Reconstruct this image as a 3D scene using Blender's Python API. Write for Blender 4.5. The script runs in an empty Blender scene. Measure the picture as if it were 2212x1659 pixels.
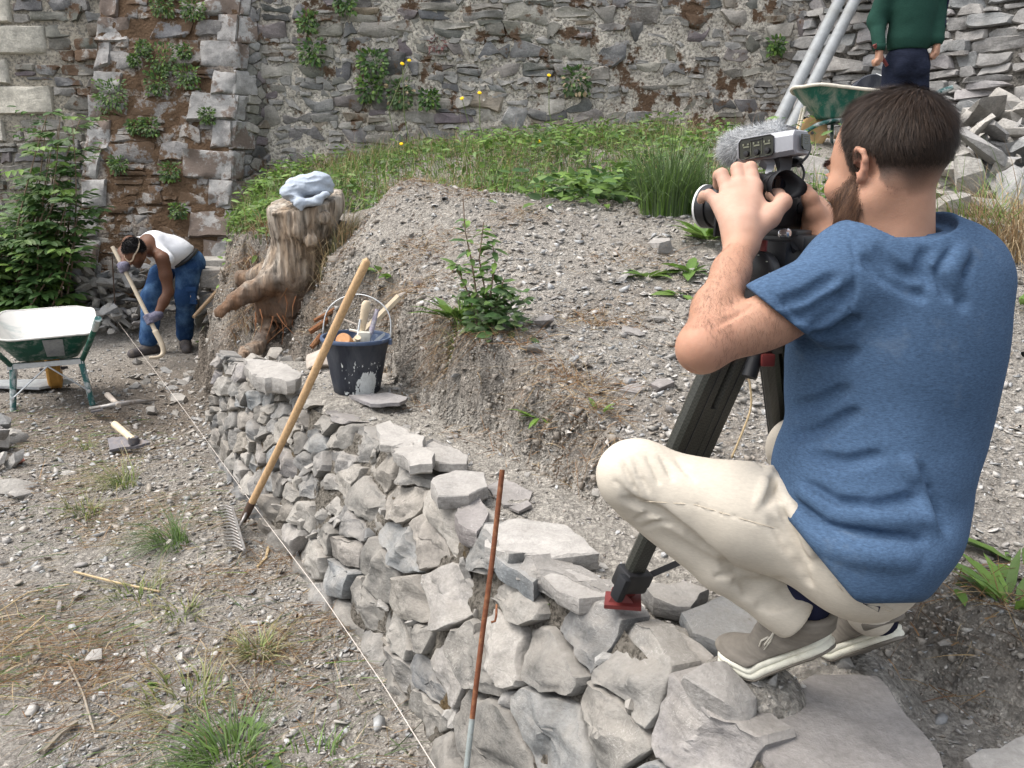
import bpy, bmesh, math, random
import numpy as np
from mathutils import Vector, Matrix

sc = bpy.context.scene
COL = sc.collection
PI = math.pi

# ------------------------------------------------------------------ camera, sky, sun, exposure
F_PX = 1671.0
PITCH = math.atan((829.5 - 430) / F_PX)
CP, SP = math.cos(PITCH), math.sin(PITCH)
CAMZ = 1.5
cam_d = bpy.data.cameras.new("camera")
cam_d.sensor_width = 36.0
cam_d.lens = 36.0 * F_PX / 2212.0
cam_d.clip_start = 0.05
cam_d.clip_end = 400.0
cam = bpy.data.objects.new("camera", cam_d)
COL.objects.link(cam)
cam.location = (0, 0, CAMZ)
cam.rotation_euler = (PI / 2 - PITCH, 0, 0)
sc.camera = cam

SUN_EL, SUN_AZ = math.radians(62), math.radians(-95)   # azimuth from +Y, clockwise positive
world = bpy.data.worlds.new("World")
sc.world = world
world.use_nodes = True
wn = world.node_tree
wn.nodes.clear()
w_out = wn.nodes.new("ShaderNodeOutputWorld")
w_bg = wn.nodes.new("ShaderNodeBackground")
w_sky = wn.nodes.new("ShaderNodeTexSky")
w_sky.sky_type = 'NISHITA'
w_sky.sun_disc = False
w_sky.sun_elevation = SUN_EL
w_sky.sun_rotation = SUN_AZ
w_sky.air_density = 1.2
w_sky.dust_density = 4.0
w_hs = wn.nodes.new("ShaderNodeHueSaturation")
w_hs.inputs['Saturation'].default_value = 0.32
wn.links.new(w_sky.outputs[0], w_hs.inputs['Color'])
wn.links.new(w_hs.outputs[0], w_bg.inputs['Color'])
w_bg.inputs['Strength'].default_value = 0.15
wn.links.new(w_bg.outputs[0], w_out.inputs[0])

sun_d = bpy.data.lights.new("sun", 'SUN')
sun_d.energy = 1.15
sun_d.angle = math.radians(38)
sun_d.color = (1.0, 0.93, 0.84)
sun = bpy.data.objects.new("sun", sun_d)
COL.objects.link(sun)
sdir = Vector((math.sin(SUN_AZ) * math.cos(SUN_EL), math.cos(SUN_AZ) * math.cos(SUN_EL), math.sin(SUN_EL)))
sun.rotation_euler = sdir.to_track_quat('Z', 'Y').to_euler()
sun.location = (0, 0, 20)

sc.view_settings.view_transform = 'Standard'
sc.view_settings.look = 'None'
sc.view_settings.gamma = 1.0
sc.view_settings.exposure = 1.08
sc.view_settings.use_curve_mapping = False
sc.render.engine = 'CYCLES'
sc.cycles.use_denoising = True
sc.cycles.max_bounces = 6
sc.cycles.diffuse_bounces = 3
sc.cycles.glossy_bounces = 2
sc.cycles.transmission_bounces = 3
sc.cycles.transparent_max_bounces = 4
sc.cycles.caustics_reflective = False
sc.cycles.caustics_refractive = False

# ------------------------------------------------------------------ measuring helpers (photo pixel -> point in the place)
def ray(u, v):
    a = (u - 1106.0) / F_PX
    b = (829.5 - v) / F_PX
    return np.array((a, b * SP + CP, b * CP - SP))
CAMP = np.array((0.0, 0.0, CAMZ))
def at(u, v, Y):
    r = ray(u, v)
    return CAMP + r * (Y / r[1])
def atz(u, v, z):
    r = ray(u, v)
    return CAMP + r * ((z - CAMZ) / r[2])
def atd(u, v, D):
    return CAMP + ray(u, v) * D

# ------------------------------------------------------------------ numpy noise
def _hash(ix, iy, iz, seed):
    h = (ix.astype(np.int64) * 374761393 + iy.astype(np.int64) * 668265263 + iz.astype(np.int64) * 2147483647 + seed * 1274126177) & 0xFFFFFFFF
    h = ((h ^ (h >> 13)) * 1274126177) & 0xFFFFFFFF
    h = ((h ^ (h >> 15)) * 2246822519) & 0xFFFFFFFF
    return ((h ^ (h >> 16)) & 0xFFFFFF) / float(0xFFFFFF)
def vnoise(x, y, z=None, seed=0):
    x = np.asarray(x, float); y = np.asarray(y, float)
    z = np.zeros_like(x) if z is None else np.asarray(z, float)
    ix, iy, iz = np.floor(x), np.floor(y), np.floor(z)
    fx, fy, fz = x - ix, y - iy, z - iz
    fx = fx * fx * (3 - 2 * fx); fy = fy * fy * (3 - 2 * fy); fz = fz * fz * (3 - 2 * fz)
    r = 0
    for dx in (0, 1):
        wx = fx if dx else 1 - fx
        for dy in (0, 1):
            wy = fy if dy else 1 - fy
            for dz in (0, 1):
                wz = fz if dz else 1 - fz
                r = r + wx * wy * wz * _hash(ix + dx, iy + dy, iz + dz, seed)
    return r * 2 - 1
def fbm(x, y, z=None, oct=4, seed=0, lac=2.03, gain=0.5):
    a, s, t = 1.0, 0.0, 0.0
    x = np.asarray(x, float); y = np.asarray(y, float)
    for i in range(oct):
        s = s + a * vnoise(x, y, z, seed + i * 17)
        t += a
        x = x * lac + 3.1; y = y * lac + 1.7
        if z is not None: z = np.asarray(z, float) * lac + 5.3
        a *= gain
    return s / t
def sstep(a, b, x):
    t = np.clip((x - a) / (b - a), 0, 1)
    return t * t * (3 - 2 * t)

# ------------------------------------------------------------------ objects
ORG = {}
def thing(name, label, cat, loc, group=None):
    o = bpy.data.objects.new(name, None)
    COL.objects.link(o)
    o.location = loc
    o.empty_display_size = 0.05
    o['label'] = label; o['category'] = cat
    if group: o['group'] = group
    ORG[o.name] = np.array(loc, float)
    return o
def tag(o, label, cat, group=None, kind=None):
    if label: o['label'] = label
    if cat: o['category'] = cat
    if group: o['group'] = group
    if kind: o['kind'] = kind
    return o
def mesh_from(name, V, Fc, mat=None, smooth=False, col=None, sharp=None):
    me = bpy.data.meshes.new(name)
    V = np.asarray(V, float)
    if isinstance(Fc, np.ndarray):
        n, k = Fc.shape
        me.vertices.add(len(V)); me.vertices.foreach_set('co', V.astype(np.float32).ravel())
        me.loops.add(n * k); me.loops.foreach_set('vertex_index', Fc.astype(np.int32).ravel())
        me.polygons.add(n)
        me.polygons.foreach_set('loop_start', np.arange(0, n * k, k, dtype=np.int32))
        me.polygons.foreach_set('loop_total', np.full(n, k, dtype=np.int32))
        me.update(calc_edges=True); me.validate()
    else:
        me.from_pydata([tuple(v) for v in V], [], Fc)
        me.update()
    if mat: me.materials.append(mat)
    if smooth or sharp: me.polygons.foreach_set('use_smooth', np.ones(len(me.polygons), dtype=bool))
    if sharp: me.set_sharp_from_angle(angle=math.radians(sharp))
    if col is not None:
        ca = me.color_attributes.new('Col', 'FLOAT_COLOR', 'POINT')
        c = np.ones((len(V), 4), np.float32); c[:, :3] = col
        ca.data.foreach_set('color', c.ravel())
    return me
def obj(name, V, Fc, mat, parent=None, smooth=False, col=None, sharp=None, origin=None, keep=False):
    """one mesh object; V in world coordinates"""
    V = np.asarray(V, float)
    if parent is not None: pc = ORG[parent.name]
    else: pc = np.zeros(3)
    if origin is None:
        if keep: origin = pc
        else:
            origin = V.mean(0)
            if parent is None: origin = np.array((origin[0], origin[1], V[:, 2].min()))
    origin = np.asarray(origin, float)
    me = mesh_from(name, V - origin, Fc, mat, smooth, col, sharp)
    o = bpy.data.objects.new(name, me)
    COL.objects.link(o)
    if parent is not None: o.parent = parent
    o.location = origin - pc
    ORG[o.name] = origin
    return o
def inst(name, me, parent, loc, rot=(0, 0, 0), scale=(1, 1, 1)):
    o = bpy.data.objects.new(name, me)
    COL.objects.link(o)
    pc = ORG[parent.name] if parent is not None else np.zeros(3)
    if parent is not None: o.parent = parent
    o.location = np.asarray(loc, float) - pc
    o.rotation_euler = rot
    o.scale = scale
    ORG[o.name] = np.asarray(loc, float)
    return o

class MB:
    """mesh collector: boxes, tubes, lathes ... in world coordinates"""
    def __init__(s): s.V = []; s.F = []
    def add(s, V, Fc):
        b = len(s.V)
        s.V.extend([tuple(map(float, v)) for v in V])
        s.F.extend([tuple(int(i) + b for i in f) for f in Fc])
        return s
    def frame(s, a):
        a = np.asarray(a, float); a = a / np.linalg.norm(a)
        h = np.array((0, 0, 1.0)) if abs(a[2]) < 0.9 else np.array((1.0, 0, 0))
        x = np.cross(h, a); x /= np.linalg.norm(x)
        return x, np.cross(a, x), a
    def tube(s, pts, r, n=10, cap=True, flat=None, up=None, phase=0.0):
        pts = [np.asarray(p, float) for p in pts]
        m = len(pts)
        rr = [r] * m if np.isscalar(r) else list(r)
        V = []; px = None
        for i in range(m):
            d = pts[min(i + 1, m - 1)] - pts[max(i - 1, 0)]
            d = d / (np.linalg.norm(d) + 1e-12)
            if px is None:
                if up is not None:
                    px = np.asarray(up, float) - d * np.dot(up, d); px /= np.linalg.norm(px)
                else: px = s.frame(d)[0]
            else:
                px = px - d * np.dot(px, d); px /= np.linalg.norm(px) + 1e-12
            py = np.cross(d, px)
            fx, fy = (1, 1) if flat is None else flat
            for k in range(n):
                t = 2 * PI * k / n + phase
                V.append(pts[i] + rr[i] * (math.cos(t) * fx * px + math.sin(t) * fy * py))
        Fc = []
        for i in range(m - 1):
            for k in range(n):
                k2 = (k + 1) % n
                Fc.append((i * n + k, i * n + k2, (i + 1) * n + k2, (i + 1) * n + k))
        if cap:
            Fc.append(tuple(range(n - 1, -1, -1)))
            Fc.append(tuple((m - 1) * n + k for k in range(n)))
        return s.add(V, Fc)
    def box(s, c, size, R=None, bevel=0.0):
        """box with chamfered edges; R columns = local axes"""
        h = np.asarray(size, float) / 2
        R = np.eye(3) if R is None else np.asarray(R, float)
        b = min(bevel, h.min() * 0.9)
        if b <= 0:
            P = [(x, y, z) for x in (-h[0], h[0]) for y in (-h[1], h[1]) for z in (-h[2], h[2])]
            Fc = [(0, 1, 3, 2), (4, 6, 7, 5), (0, 4, 5, 1), (2, 3, 7, 6), (0, 2, 6, 4), (1, 5, 7, 3)]
        else:
            bm = bmesh.new(); bmesh.ops.create_cube(bm, size=1)
            for v in bm.verts: v.co = Vector((v.co.x * 2 * h[0], v.co.y * 2 * h[1], v.co.z * 2 * h[2]))
            bmesh.ops.bevel(bm, geom=list(bm.edges), offset=b, segments=2, affect='EDGES', profile=0.6)
            bm.verts.index_update()
            P = [tuple(v.co) for v in bm.verts]
            Fc = [tuple(v.index for v in f.verts) for f in bm.faces]
            bm.free()
        return s.add([np.asarray(c, float) + R @ np.array(p) for p in P], Fc)
    def lathe(s, c, prof, R=None, n=20, cap=True):
        """profile [(r, z)...] turned about local z"""
        R = np.eye(3) if R is None else np.asarray(R, float)
        c = np.asarray(c, float)
        V = []; m = len(prof)
        for r, z in prof:
            for k in range(n):
                t = 2 * PI * k / n
                V.append(c + R @ np.array((r * math.cos(t), r * math.sin(t), z)))
        Fc = []
        for i in range(m - 1):
            for k in range(n):
                k2 = (k + 1) % n
                Fc.append((i * n + k, i * n + k2, (i + 1) * n + k2, (i + 1) * n + k))
        if cap and prof[0][0] > 1e-6: Fc.append(tuple(range(n - 1, -1, -1)))
        if cap and prof[-1][0] > 1e-6: Fc.append(tuple((m - 1) * n + k for k in range(n)))
        return s.add(V, Fc)
    def prism(s, poly, d):
        """poly: list of 3-D points, d: extrusion vector"""
        n = len(poly); d = np.asarray(d, float)
        V = [np.asarray(p, float) for p in poly] + [np.asarray(p, float) + d for p in poly]
        Fc = [tuple(range(n - 1, -1, -1)), tuple(range(n, 2 * n))]
        for k in range(n):
            k2 = (k + 1) % n
            Fc.append((k, k2, n + k2, n + k))
        return s.add(V, Fc)
    def build(s, name, mat, parent=None, smooth=False, sharp=None, col=None, **kw):
        o = obj(name, s.V, s.F, mat, parent, smooth, col, sharp, **kw)
        bm = bmesh.new(); bm.from_mesh(o.data)
        bmesh.ops.recalc_face_normals(bm, faces=list(bm.faces))
        bm.to_mesh(o.data); bm.free()
        return o

def rotz(a):
    c, s = math.cos(a), math.sin(a)
    return np.array(((c, -s, 0), (s, c, 0), (0, 0, 1.0)))
def basis(x=None, z=None):
    """rotation whose columns are local axes; x forward-ish, z up-ish"""
    if z is None:
        x = np.asarray(x, float); x /= np.linalg.norm(x)
        y = np.cross((0, 0, 1.0), x); y /= np.linalg.norm(y)
        return np.stack((x, y, np.cross(x, y)), 1)
    z = np.asarray(z, float); z = z / np.linalg.norm(z)
    x = np.array((1.0, 0, 0)) if x is None else np.asarray(x, float)
    x = x - z * np.dot(x, z); x /= np.linalg.norm(x)
    return np.stack((x, np.cross(z, x), z), 1)
# ------------------------------------------------------------------ materials
class NT:
    def __init__(s, name):
        s.m = bpy.data.materials.new(name); s.m.use_nodes = True
        s.t = s.m.node_tree; s.t.nodes.clear()
        s.out = s.n('ShaderNodeOutputMaterial'); s.p = s.n('ShaderNodeBsdfPrincipled')
        s.l(s.p.outputs[0], s.out.inputs[0])
    def n(s, t, **kw):
        x = s.t.nodes.new(t)
        for k, v in kw.items(): setattr(x, k, v)
        return x
    def l(s, a, b): s.t.links.new(a, b)
    def coord(s, kind='Object'):
        if kind == 'World':
            return s.n('ShaderNodeNewGeometry').outputs['Position']
        return s.n('ShaderNodeTexCoord').outputs[kind]
    def noise(s, vec, scale, detail=4, rough=0.55, dist=0.0, stretch=None):
        if stretch is not None:
            mp = s.n('ShaderNodeMapping'); mp.inputs['Scale'].default_value = stretch
            s.l(vec, mp.inputs['Vector']); vec = mp.outputs[0]
        x = s.n('ShaderNodeTexNoise'); x.inputs['Scale'].default_value = scale
        x.inputs['Detail'].default_value = detail; x.inputs['Roughness'].default_value = rough
        x.inputs['Distortion'].default_value = dist
        s.l(vec, x.inputs['Vector']); return x.outputs['Fac']
    def voro(s, vec, scale, feature='F1', out='Distance'):
        x = s.n('ShaderNodeTexVoronoi', feature=feature); x.inputs['Scale'].default_value = scale
        s.l(vec, x.inputs['Vector']); return x.outputs[out]
    def ramp(s, fac, stops, interp='LINEAR'):
        r = s.n('ShaderNodeValToRGB'); r.color_ramp.interpolation = interp
        el = r.color_ramp.elements
        while len(el) < len(stops): el.new(0.5)
        for e, (p, c) in zip(el, stops):
            e.position = p
            e.color = (c, c, c, 1) if np.isscalar(c) else (*c, 1)
        s.l(fac, r.inputs[0]); return r.outputs[0]
    def mix(s, fac, a, b, mode='MIX'):
        x = s.n('ShaderNodeMix', data_type='RGBA', blend_type=mode)
        for i, v in ((0, fac), (6, a), (7, b)):
            if hasattr(v, 'is_output'): s.l(v, x.inputs[i])
            elif i == 0: x.inputs[0].default_value = v
            else: x.inputs[i].default_value = (*v, 1) if not np.isscalar(v) else (v, v, v, 1)
        return x.outputs[2]
    def math(s, op, a, b=None):
        x = s.n('ShaderNodeMath', operation=op)
        for i, v in ((0, a), (1, b)):
            if v is None: continue
            if hasattr(v, 'is_output'): s.l(v, x.inputs[i])
            else: x.inputs[i].default_value = v
        return x.outputs[0]
    def bump(s, h, strength=0.5, dist=0.01, prev=None):
        b = s.n('ShaderNodeBump'); b.inputs['Strength'].default_value = strength
        b.inputs['Distance'].default_value = dist
        s.l(h, b.inputs['Height'])
        if prev is not None: s.l(prev, b.inputs['Normal'])
        return b.outputs[0]
    def rnd(s): return s.n('ShaderNodeObjectInfo').outputs['Random']
    def attr(s, name='Col'):
        a = s.n('ShaderNodeAttribute'); a.attribute_name = name; return a.outputs['Color']
    def set(s, color=None, rough=0.8, normal=None, spec=0.3, metal=0.0):
        p = s.p
        if color is not None:
            if hasattr(color, 'is_output'): s.l(color, p.inputs['Base Color'])
            else: p.inputs['Base Color'].default_value = (*color, 1)
        if hasattr(rough, 'is_output'): s.l(rough, p.inputs['Roughness'])
        else: p.inputs['Roughness'].default_value = rough
        p.inputs['Specular IOR Level'].default_value = spec
        p.inputs['Metallic'].default_value = metal
        if normal is not None: s.l(normal, p.inputs['Normal'])
        return s.m

def stone_mat(name, cols, scale=1.0, dust=None, dust_amt=0.45, moss=None, moss_lo=0.62, veins=True, bump=0.6):
    """slate/schist: per-stone tone, layered grain, pale veins, dust, optional moss"""
    t = NT(name)
    P = t.coord('World'); r = t.rnd()
    k = len(cols)
    base = t.ramp(r, [((i + 0.5) / k, c) for i, c in enumerate(cols)])
    n1 = t.noise(P, 9 * scale, 6, 0.62)
    n2 = t.noise(P, 60 * scale, 5, 0.65)
    c = t.mix(t.ramp(n1, [(0.25, 0.62), (0.75, 1.3)]), 0, base, 'MIX')
    c = t.mix(1.0, base, t.ramp(n1, [(0.28, 0.66), (0.72, 1.28)]), 'MULTIPLY')
    c = t.mix(0.8, c, t.ramp(n2, [(0.3, 0.7), (0.7, 1.25)]), 'MULTIPLY')
    if veins:
        w = t.noise(P, 14 * scale, 3, 0.5, 2.5)
        vm = t.ramp(w, [(0.485, 0), (0.5, 1), (0.515, 0)])
        vm2 = t.math('MULTIPLY', vm, t.ramp(t.noise(P, 3 * scale, 2), [(0.5, 0), (0.62, 0.7)]))
        c = t.mix(vm2, c, (0.5, 0.49, 0.47))
    if dust is not None:
        g = t.n('ShaderNodeNewGeometry'); sx = t.n('ShaderNodeSeparateXYZ'); t.l(g.outputs['Normal'], sx.inputs[0])
        dm = t.math('ADD', t.math('MULTIPLY', sx.outputs[2], 0.35), t.noise(P, 6 * scale, 5, 0.6))
        dm = t.math('MULTIPLY', t.ramp(dm, [(0.45, 0), (0.85, 1)]), dust_amt)
        c = t.mix(dm, c, dust)
    if moss is not None:
        mm = t.ramp(t.math('ADD', t.noise(P, 3.4, 7, 0.7), t.math('MULTIPLY', t.noise(P, 1.0, 2), 0.4)), [(moss_lo, 0), (moss_lo + 0.05, 1)])
        c = t.mix(mm, c, t.mix(t.noise(P, 40, 3), moss, tuple(x * 1.9 for x in moss)))
    lay = t.noise(P, 20 * scale, 6, 0.70, 0.25, (0.8, 0.8, 1.6))
    b1 = t.bump(lay, bump, 0.02 / scale)
    b2 = t.bump(n2, bump * 0.8, 0.006 / scale, b1)
    return t.set(c, 0.86, b2, 0.25)

M = {}
# foreground wall: grey-brown schist under dry dust
M['near_stone'] = stone_mat('near_stone', [(.16, .155, .145), (.24, .23, .212), (.135, .14, .145), (.29, .275, .25), (.185, .182, .18), (.20, .215, .225), (.165, .15, .13), (.33, .315, .29), (.22, .21, .215), (.255, .235, .205)],
                            1.6, (.37, .34, .30), 0.42, (.085, .06, .035), 0.90)
M['slab_stone'] = stone_mat('slab_stone', [(.235, .215, .21), (.255, .238, .23), (.275, .258, .245)], 1.3, (.32, .30, .28), 0.4)
M['pale_slab'] = stone_mat('pale_slab', [(.35, .335, .315), (.30, .285, .27), (.39, .375, .355)], 1.6, (.38, .355, .325), 0.45)
# tall wall: greenish, purplish and grey slate
M['wall_stone'] = stone_mat('wall_stone', [(.135, .14, .12), (.26, .245, .22), (.165, .16, .17), (.11, .12, .11), (.33, .31, .275), (.155, .13, .145), (.21, .205, .17), (.38, .36, .325), (.13, .135, .145), (.25, .205, .15), (.30, .30, .295), (.10, .10, .10)],
                            0.8, (.42, .39, .35), 0.3, (.085, .055, .036), 0.77)
M['dry_stone'] = stone_mat('dry_stone', [(.25, .245, .24), (.31, .30, .29), (.21, .22, .225), (.35, .335, .32), (.28, .265, .27), (.24, .25, .255)], 0.9, (.42, .40, .375), 0.35)
M['rubble_stone'] = stone_mat('rubble_stone', [(.27, .255, .235), (.32, .305, .28), (.235, .23, .225), (.36, .345, .32), (.285, .262, .23), (.26, .265, .268)], 1.0, (.42, .395, .36), 0.35)
M['quoin'] = stone_mat('quoin', [(.50, .47, .40), (.55, .52, .45), (.46, .44, .39)], 0.8, None, 0, None, veins=False)
M['old_quoin'] = stone_mat('old_quoin', [(.30, .29, .28), (.26, .25, .245), (.34, .33, .32)], 1.6, (.46, .45, .435), 0.6, (.12, .095, .08), 0.69, veins=False)
M['butt_stone'] = stone_mat('butt_stone', [(.20, .19, .185), (.26, .24, .22), (.17, .17, .18), (.32, .30, .28)], 0.9, (.34, .32, .29), 0.25, (.078, .050, .031), 0.665)

def mortar_mat(name, a, b, dark, moss=None, moss_lo=0.8, scale=1.0):
    t = NT(name); P = t.coord('World')
    n1 = t.noise(P, 3.2 * scale, 6, 0.62); n2 = t.noise(P, 30 * scale, 6, 0.7); v = t.voro(P, 26 * scale)
    c = t.mix(t.ramp(n1, [(0.36, 0), (0.62, 1)]), a, b)
    c = t.mix(t.ramp(n2, [(0.40, 1), (0.53, 0)]), c, dark)
    c = t.mix(0.5, c, t.ramp(v, [(0.0, 0.7), (0.5, 1.25)]), 'MULTIPLY')
    if moss is not None:
        mm = t.ramp(t.math('ADD', t.noise(P, 3.4, 7, 0.7), t.math('MULTIPLY', t.noise(P, 1.0, 2), 0.4)), [(moss_lo, 0), (moss_lo + 0.05, 1)])
        c = t.mix(mm, c, t.mix(t.noise(P, 45, 3), moss, tuple(x * 1.9 for x in moss)))
    b1 = t.bump(n2, 0.9, 0.03); b2 = t.bump(v, 0.5, 0.02, b1)
    return t.set(c, 0.95, b2, 0.15)
M['mortar'] = mortar_mat('mortar', (.60, .56, .49), (.45, .415, .36), (.20, .185, .165), (.085, .055, .036), 0.735)
M['mortar_warm'] = mortar_mat('mortar_warm', (.43, .385, .31), (.36, .33, .28), (.18, .17, .15))
M['butt_mortar'] = mortar_mat('butt_mortar', (.30, .27, .24), (.22, .19, .16), (.13, .11, .10), (.078, .050, .031), 0.62)
M['dark_joint'] = mortar_mat('dark_joint', (.19, .175, .155), (.13, .125, .115), (.07, .066, .06))
M['near_joint'] = mortar_mat('near_joint', (.23, .21, .18), (.165, .148, .125), (.075, .067, .056), (.085, .06, .032), 0.80, 2.2)

def soil_mat():
    t = NT('soil'); P = t.coord('World'); A = t.attr()
    sp = t.n('ShaderNodeSeparateColor'); t.l(A, sp.inputs[0])     # R: damp brown dig, G: straw, B: pale dust
    n1 = t.noise(P, 2.1, 6, 0.6); n2 = t.noise(P, 34, 8, 0.72); n3 = t.noise(P, 130, 5, 0.7)
    v = t.voro(P, 55); v2 = t.voro(P, 120)
    c = t.mix(t.ramp(n1, [(0.35, 0), (0.65, 1)]), (.345, .318, .285), (.405, .375, .335))
    c = t.mix(sp.outputs[0], c, (.245, .212, .178))
    c = t.mix(t.math('MULTIPLY', sp.outputs[1], t.ramp(n2, [(0.42, 0), (0.6, 0.8)])), c, (.23, .15, .075))
    c = t.mix(sp.outputs[2], c, (.46, .43, .385))
    c = t.mix(0.85, c, t.ramp(n2, [(0.3, 0.62), (0.7, 1.35)]), 'MULTIPLY')
    c = t.mix(0.7, c, t.ramp(n3, [(0.3, 0.7), (0.7, 1.3)]), 'MULTIPLY')
    fl = t.n('ShaderNodeMapping'); fl.inputs['Scale'].default_value = (1, 1, .6); t.l(P, fl.inputs[0]); Q = fl.outputs[0]
    for sc_, amt in ((48, .4), (110, .5)):
        k = t.n('ShaderNodeSeparateColor'); t.l(t.voro(Q, sc_, 'F1', 'Color'), k.inputs[0])
        c = t.mix(amt, c, t.ramp(k.outputs[0], [(0, .62), (.5, .95), (.85, 1.2), (1, 1.75)]), 'MULTIPLY')
    b = t.bump(n2, 1.0, 0.035); b = t.bump(v, 0.9, 0.018, b); b = t.bump(v2, 0.8, 0.008, b); b = t.bump(n3, 0.8, 0.008, b)
    return t.set(c, 0.95, b, 0.12)
M['soil'] = soil_mat()

def attr_mat(name, rough=0.85, bump=0.5, bscale=60, spec=0.25, var=0.5, transl=0.0, dist=0.004):
    t = NT(name); P = t.coord('World'); A = t.attr()
    n = t.noise(P, bscale, 5, 0.65)
    c = t.mix(var, A, t.ramp(n, [(0.3, 0.65), (0.7, 1.35)]), 'MULTIPLY')
    t.set(c, rough, t.bump(n, bump, dist) if bump else None, spec)
    if transl:
        tr = t.n('ShaderNodeBsdfTranslucent'); t.l(c, tr.inputs[0])
        mx = t.n('ShaderNodeMixShader'); mx.inputs[0].default_value = transl
        t.l(t.p.outputs[0], mx.inputs[1]); t.l(tr.outputs[0], mx.inputs[2]); t.l(mx.outputs[0], t.out.inputs[0])
    return t.m
M['chips'] = attr_mat('chips', 0.85, 0.6, 90)
M['leaf'] = attr_mat('leaf', 0.5, 0.25, 70, 0.35, 0.35, 0.28)
M['hair'] = attr_mat('hair', 0.55, 0, 60, 0.22, 0.3)
M['fur'] = attr_mat('fur', 0.8, 0, 60, 0.2, 0.2, 0.3)
M['straw'] = attr_mat('straw', 0.75, 0, 60, 0.25, 0.3, 0.2)

def plain(name, c, rough=0.6, spec=0.4, metal=0.0, var=0.25, scale=25, bump=0.15, c2=None, lo=0.5, hi=0.62, dist=0.002, stretch=None, kind='Object'):
    """one colour with grain; c2: patches of wear in a second colour"""
    t = NT(name); P = t.coord(kind)
    n = t.noise(P, scale, 5, 0.6, 0, stretch)
    col = t.mix(var, c, t.ramp(n, [(0.25, 0.45), (0.75, 1.55)]), 'MULTIPLY')
    if c2 is not None:
        n2 = t.noise(P, scale * 0.55, 7, 0.7, 0.4, stretch)
        col = t.mix(t.ramp(n2, [(lo, 0), (hi, 1)]), col, c2)
    return t.set(col, rough, t.bump(n, bump, dist) if bump else None, spec, metal)
M['wood'] = plain('wood', (.50, .33, .18), 0.6, 0.3, 0, 0.55, 14, 0.3, (.34, .20, .10), 0.56, 0.7, 0.002, (6, 6, 0.6), 'Generated')
M['old_wood'] = plain('old_wood', (.33, .235, .15), 0.7, 0.25, 0, 0.5, 12, 0.4, (.20, .14, .09), 0.55, 0.7)
M['pale_wood'] = plain('pale_wood', (.60, .50, .36), 0.6, 0.3, 0, 0.35, 18, 0.2, (.45, .33, .2), 0.58, 0.72)
M['pick_wood'] = plain('pick_wood', (.55, .47, .36), 0.6, 0.3, 0, 0.3, 18, 0.2, (.40, .34, .26), 0.55, 0.72)
M['timber'] = plain('timber', (.42, .37, .32), 0.85, 0.15, 0, 0.5, 10, 0.5, (.28, .24, .2), 0.52, 0.7)
M['iron'] = plain('iron', (.12, .115, .125), 0.55, 0.4, 0.5, 0.5, 30, 0.3, (.20, .16, .13), 0.55, 0.7)
M['worn_iron'] = plain('worn_iron', (.30, .29, .28), 0.5, 0.4, 0.6, 0.5, 40, 0.3, (.17, .13, .10), 0.5, 0.7)
M['rust'] = plain('rust', (.17, .065, .035), 0.85, 0.2, 0, 0.6, 60, 0.6, (.30, .15, .075), 0.5, 0.7)
M['rust_dark'] = plain('rust_dark', (.09, .06, .045), 0.85, 0.2, 0, 0.5, 60, 0.5)
M['stake_paint'] = plain('stake_paint', (.26, .29, .285), 0.7, 0.3, 0, 0.4, 60, 0.3, (.17, .16, .14), 0.5, 0.65)
M['string'] = plain('string', (.58, .53, .48), 0.8, 0.2, 0, 0.3, 80, 0)
M['barrow_green'] = plain('barrow_green', (.008, .075, .050), 0.5, 0.35, 0, 0.4, 18, 0.1, (.22, .26, .24), 0.50, 0.66)
M['barrow_worn'] = plain('barrow_worn', (.016, .115, .085), 0.6, 0.3, 0, 0.5, 13, 0.2, (.30, .31, .26), 0.44, 0.66, 0.002, (1, 1, 0.45))
M['barrow_tube'] = plain('barrow_tube', (.03, .12, .115), 0.5, 0.4, 0, 0.4, 18, 0.15, (.47, .5, .5), 0.47, 0.58)
M['tray_white'] = plain('tray_white', (.60, .59, .56), 0.6, 0.3, 0, 0.15, 9, 0.12, (.36, .42, .41), 0.54, 0.70)
M['cement_rim'] = plain('cement_rim', (.62, .58, .50), 0.8, 0.2, 0, 0.4, 20, 0.5, (.38, .36, .31), 0.55, 0.7)
M['galv'] = plain('galv', (.52, .54, .55), 0.45, 0.4, 0.55, 0.3, 20, 0.1, (.36, .37, .38), 0.55, 0.7)
M['galv_pipe'] = plain('galv_pipe', (.29, .305, .315), 0.55, 0.4, 0.25, 0.3, 9, 0.1, (.24, .245, .24), 0.5, 0.68)
M['tyre'] = plain('tyre', (.44, .235, .06), 0.75, 0.25, 0, 0.3, 18, 0.1, (.45, .26, .09), 0.55, 0.72)
M['tyre_pale'] = plain('tyre_pale', (.55, .36, .18), 0.8, 0.25, 0, 0.3, 18, 0.1, (.42, .36, .27), 0.52, 0.7)
M['bucket'] = plain('bucket', (.021, .026, .040), 0.62, 0.4, 0, 0.4, 14, 0.1, (.085, .092, .105), 0.46, 0.74, 0.002, (1, 1, .35))
M['bucket_rim'] = plain('bucket_rim', (.06, .09, .16), 0.5, 0.45, 0, 0.4, 20, 0.1, (.3, .34, .38), 0.55, 0.72)
M['splash'] = plain('splash', (.62, .65, .65), 0.9, 0.15, 0, 0.3, 50, 0.4)
M['cloth'] = plain('cloth', (.40, .45, .52), 0.9, 0.15, 0, 0.25, 60, 0.4)
M['black'] = plain('black', (.014, .014, .016), 0.42, 0.45, 0, 0.4, 40, 0.1)
M['black_rubber'] = plain('black_rubber', (.011, .012, .015), 0.6, 0.35, 0, 0.3, 40, 0.1)
M['glass_dark'] = plain('glass_dark', (.01, .012, .02), 0.08, 0.6, 0, 0.1, 10, 0)
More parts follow.
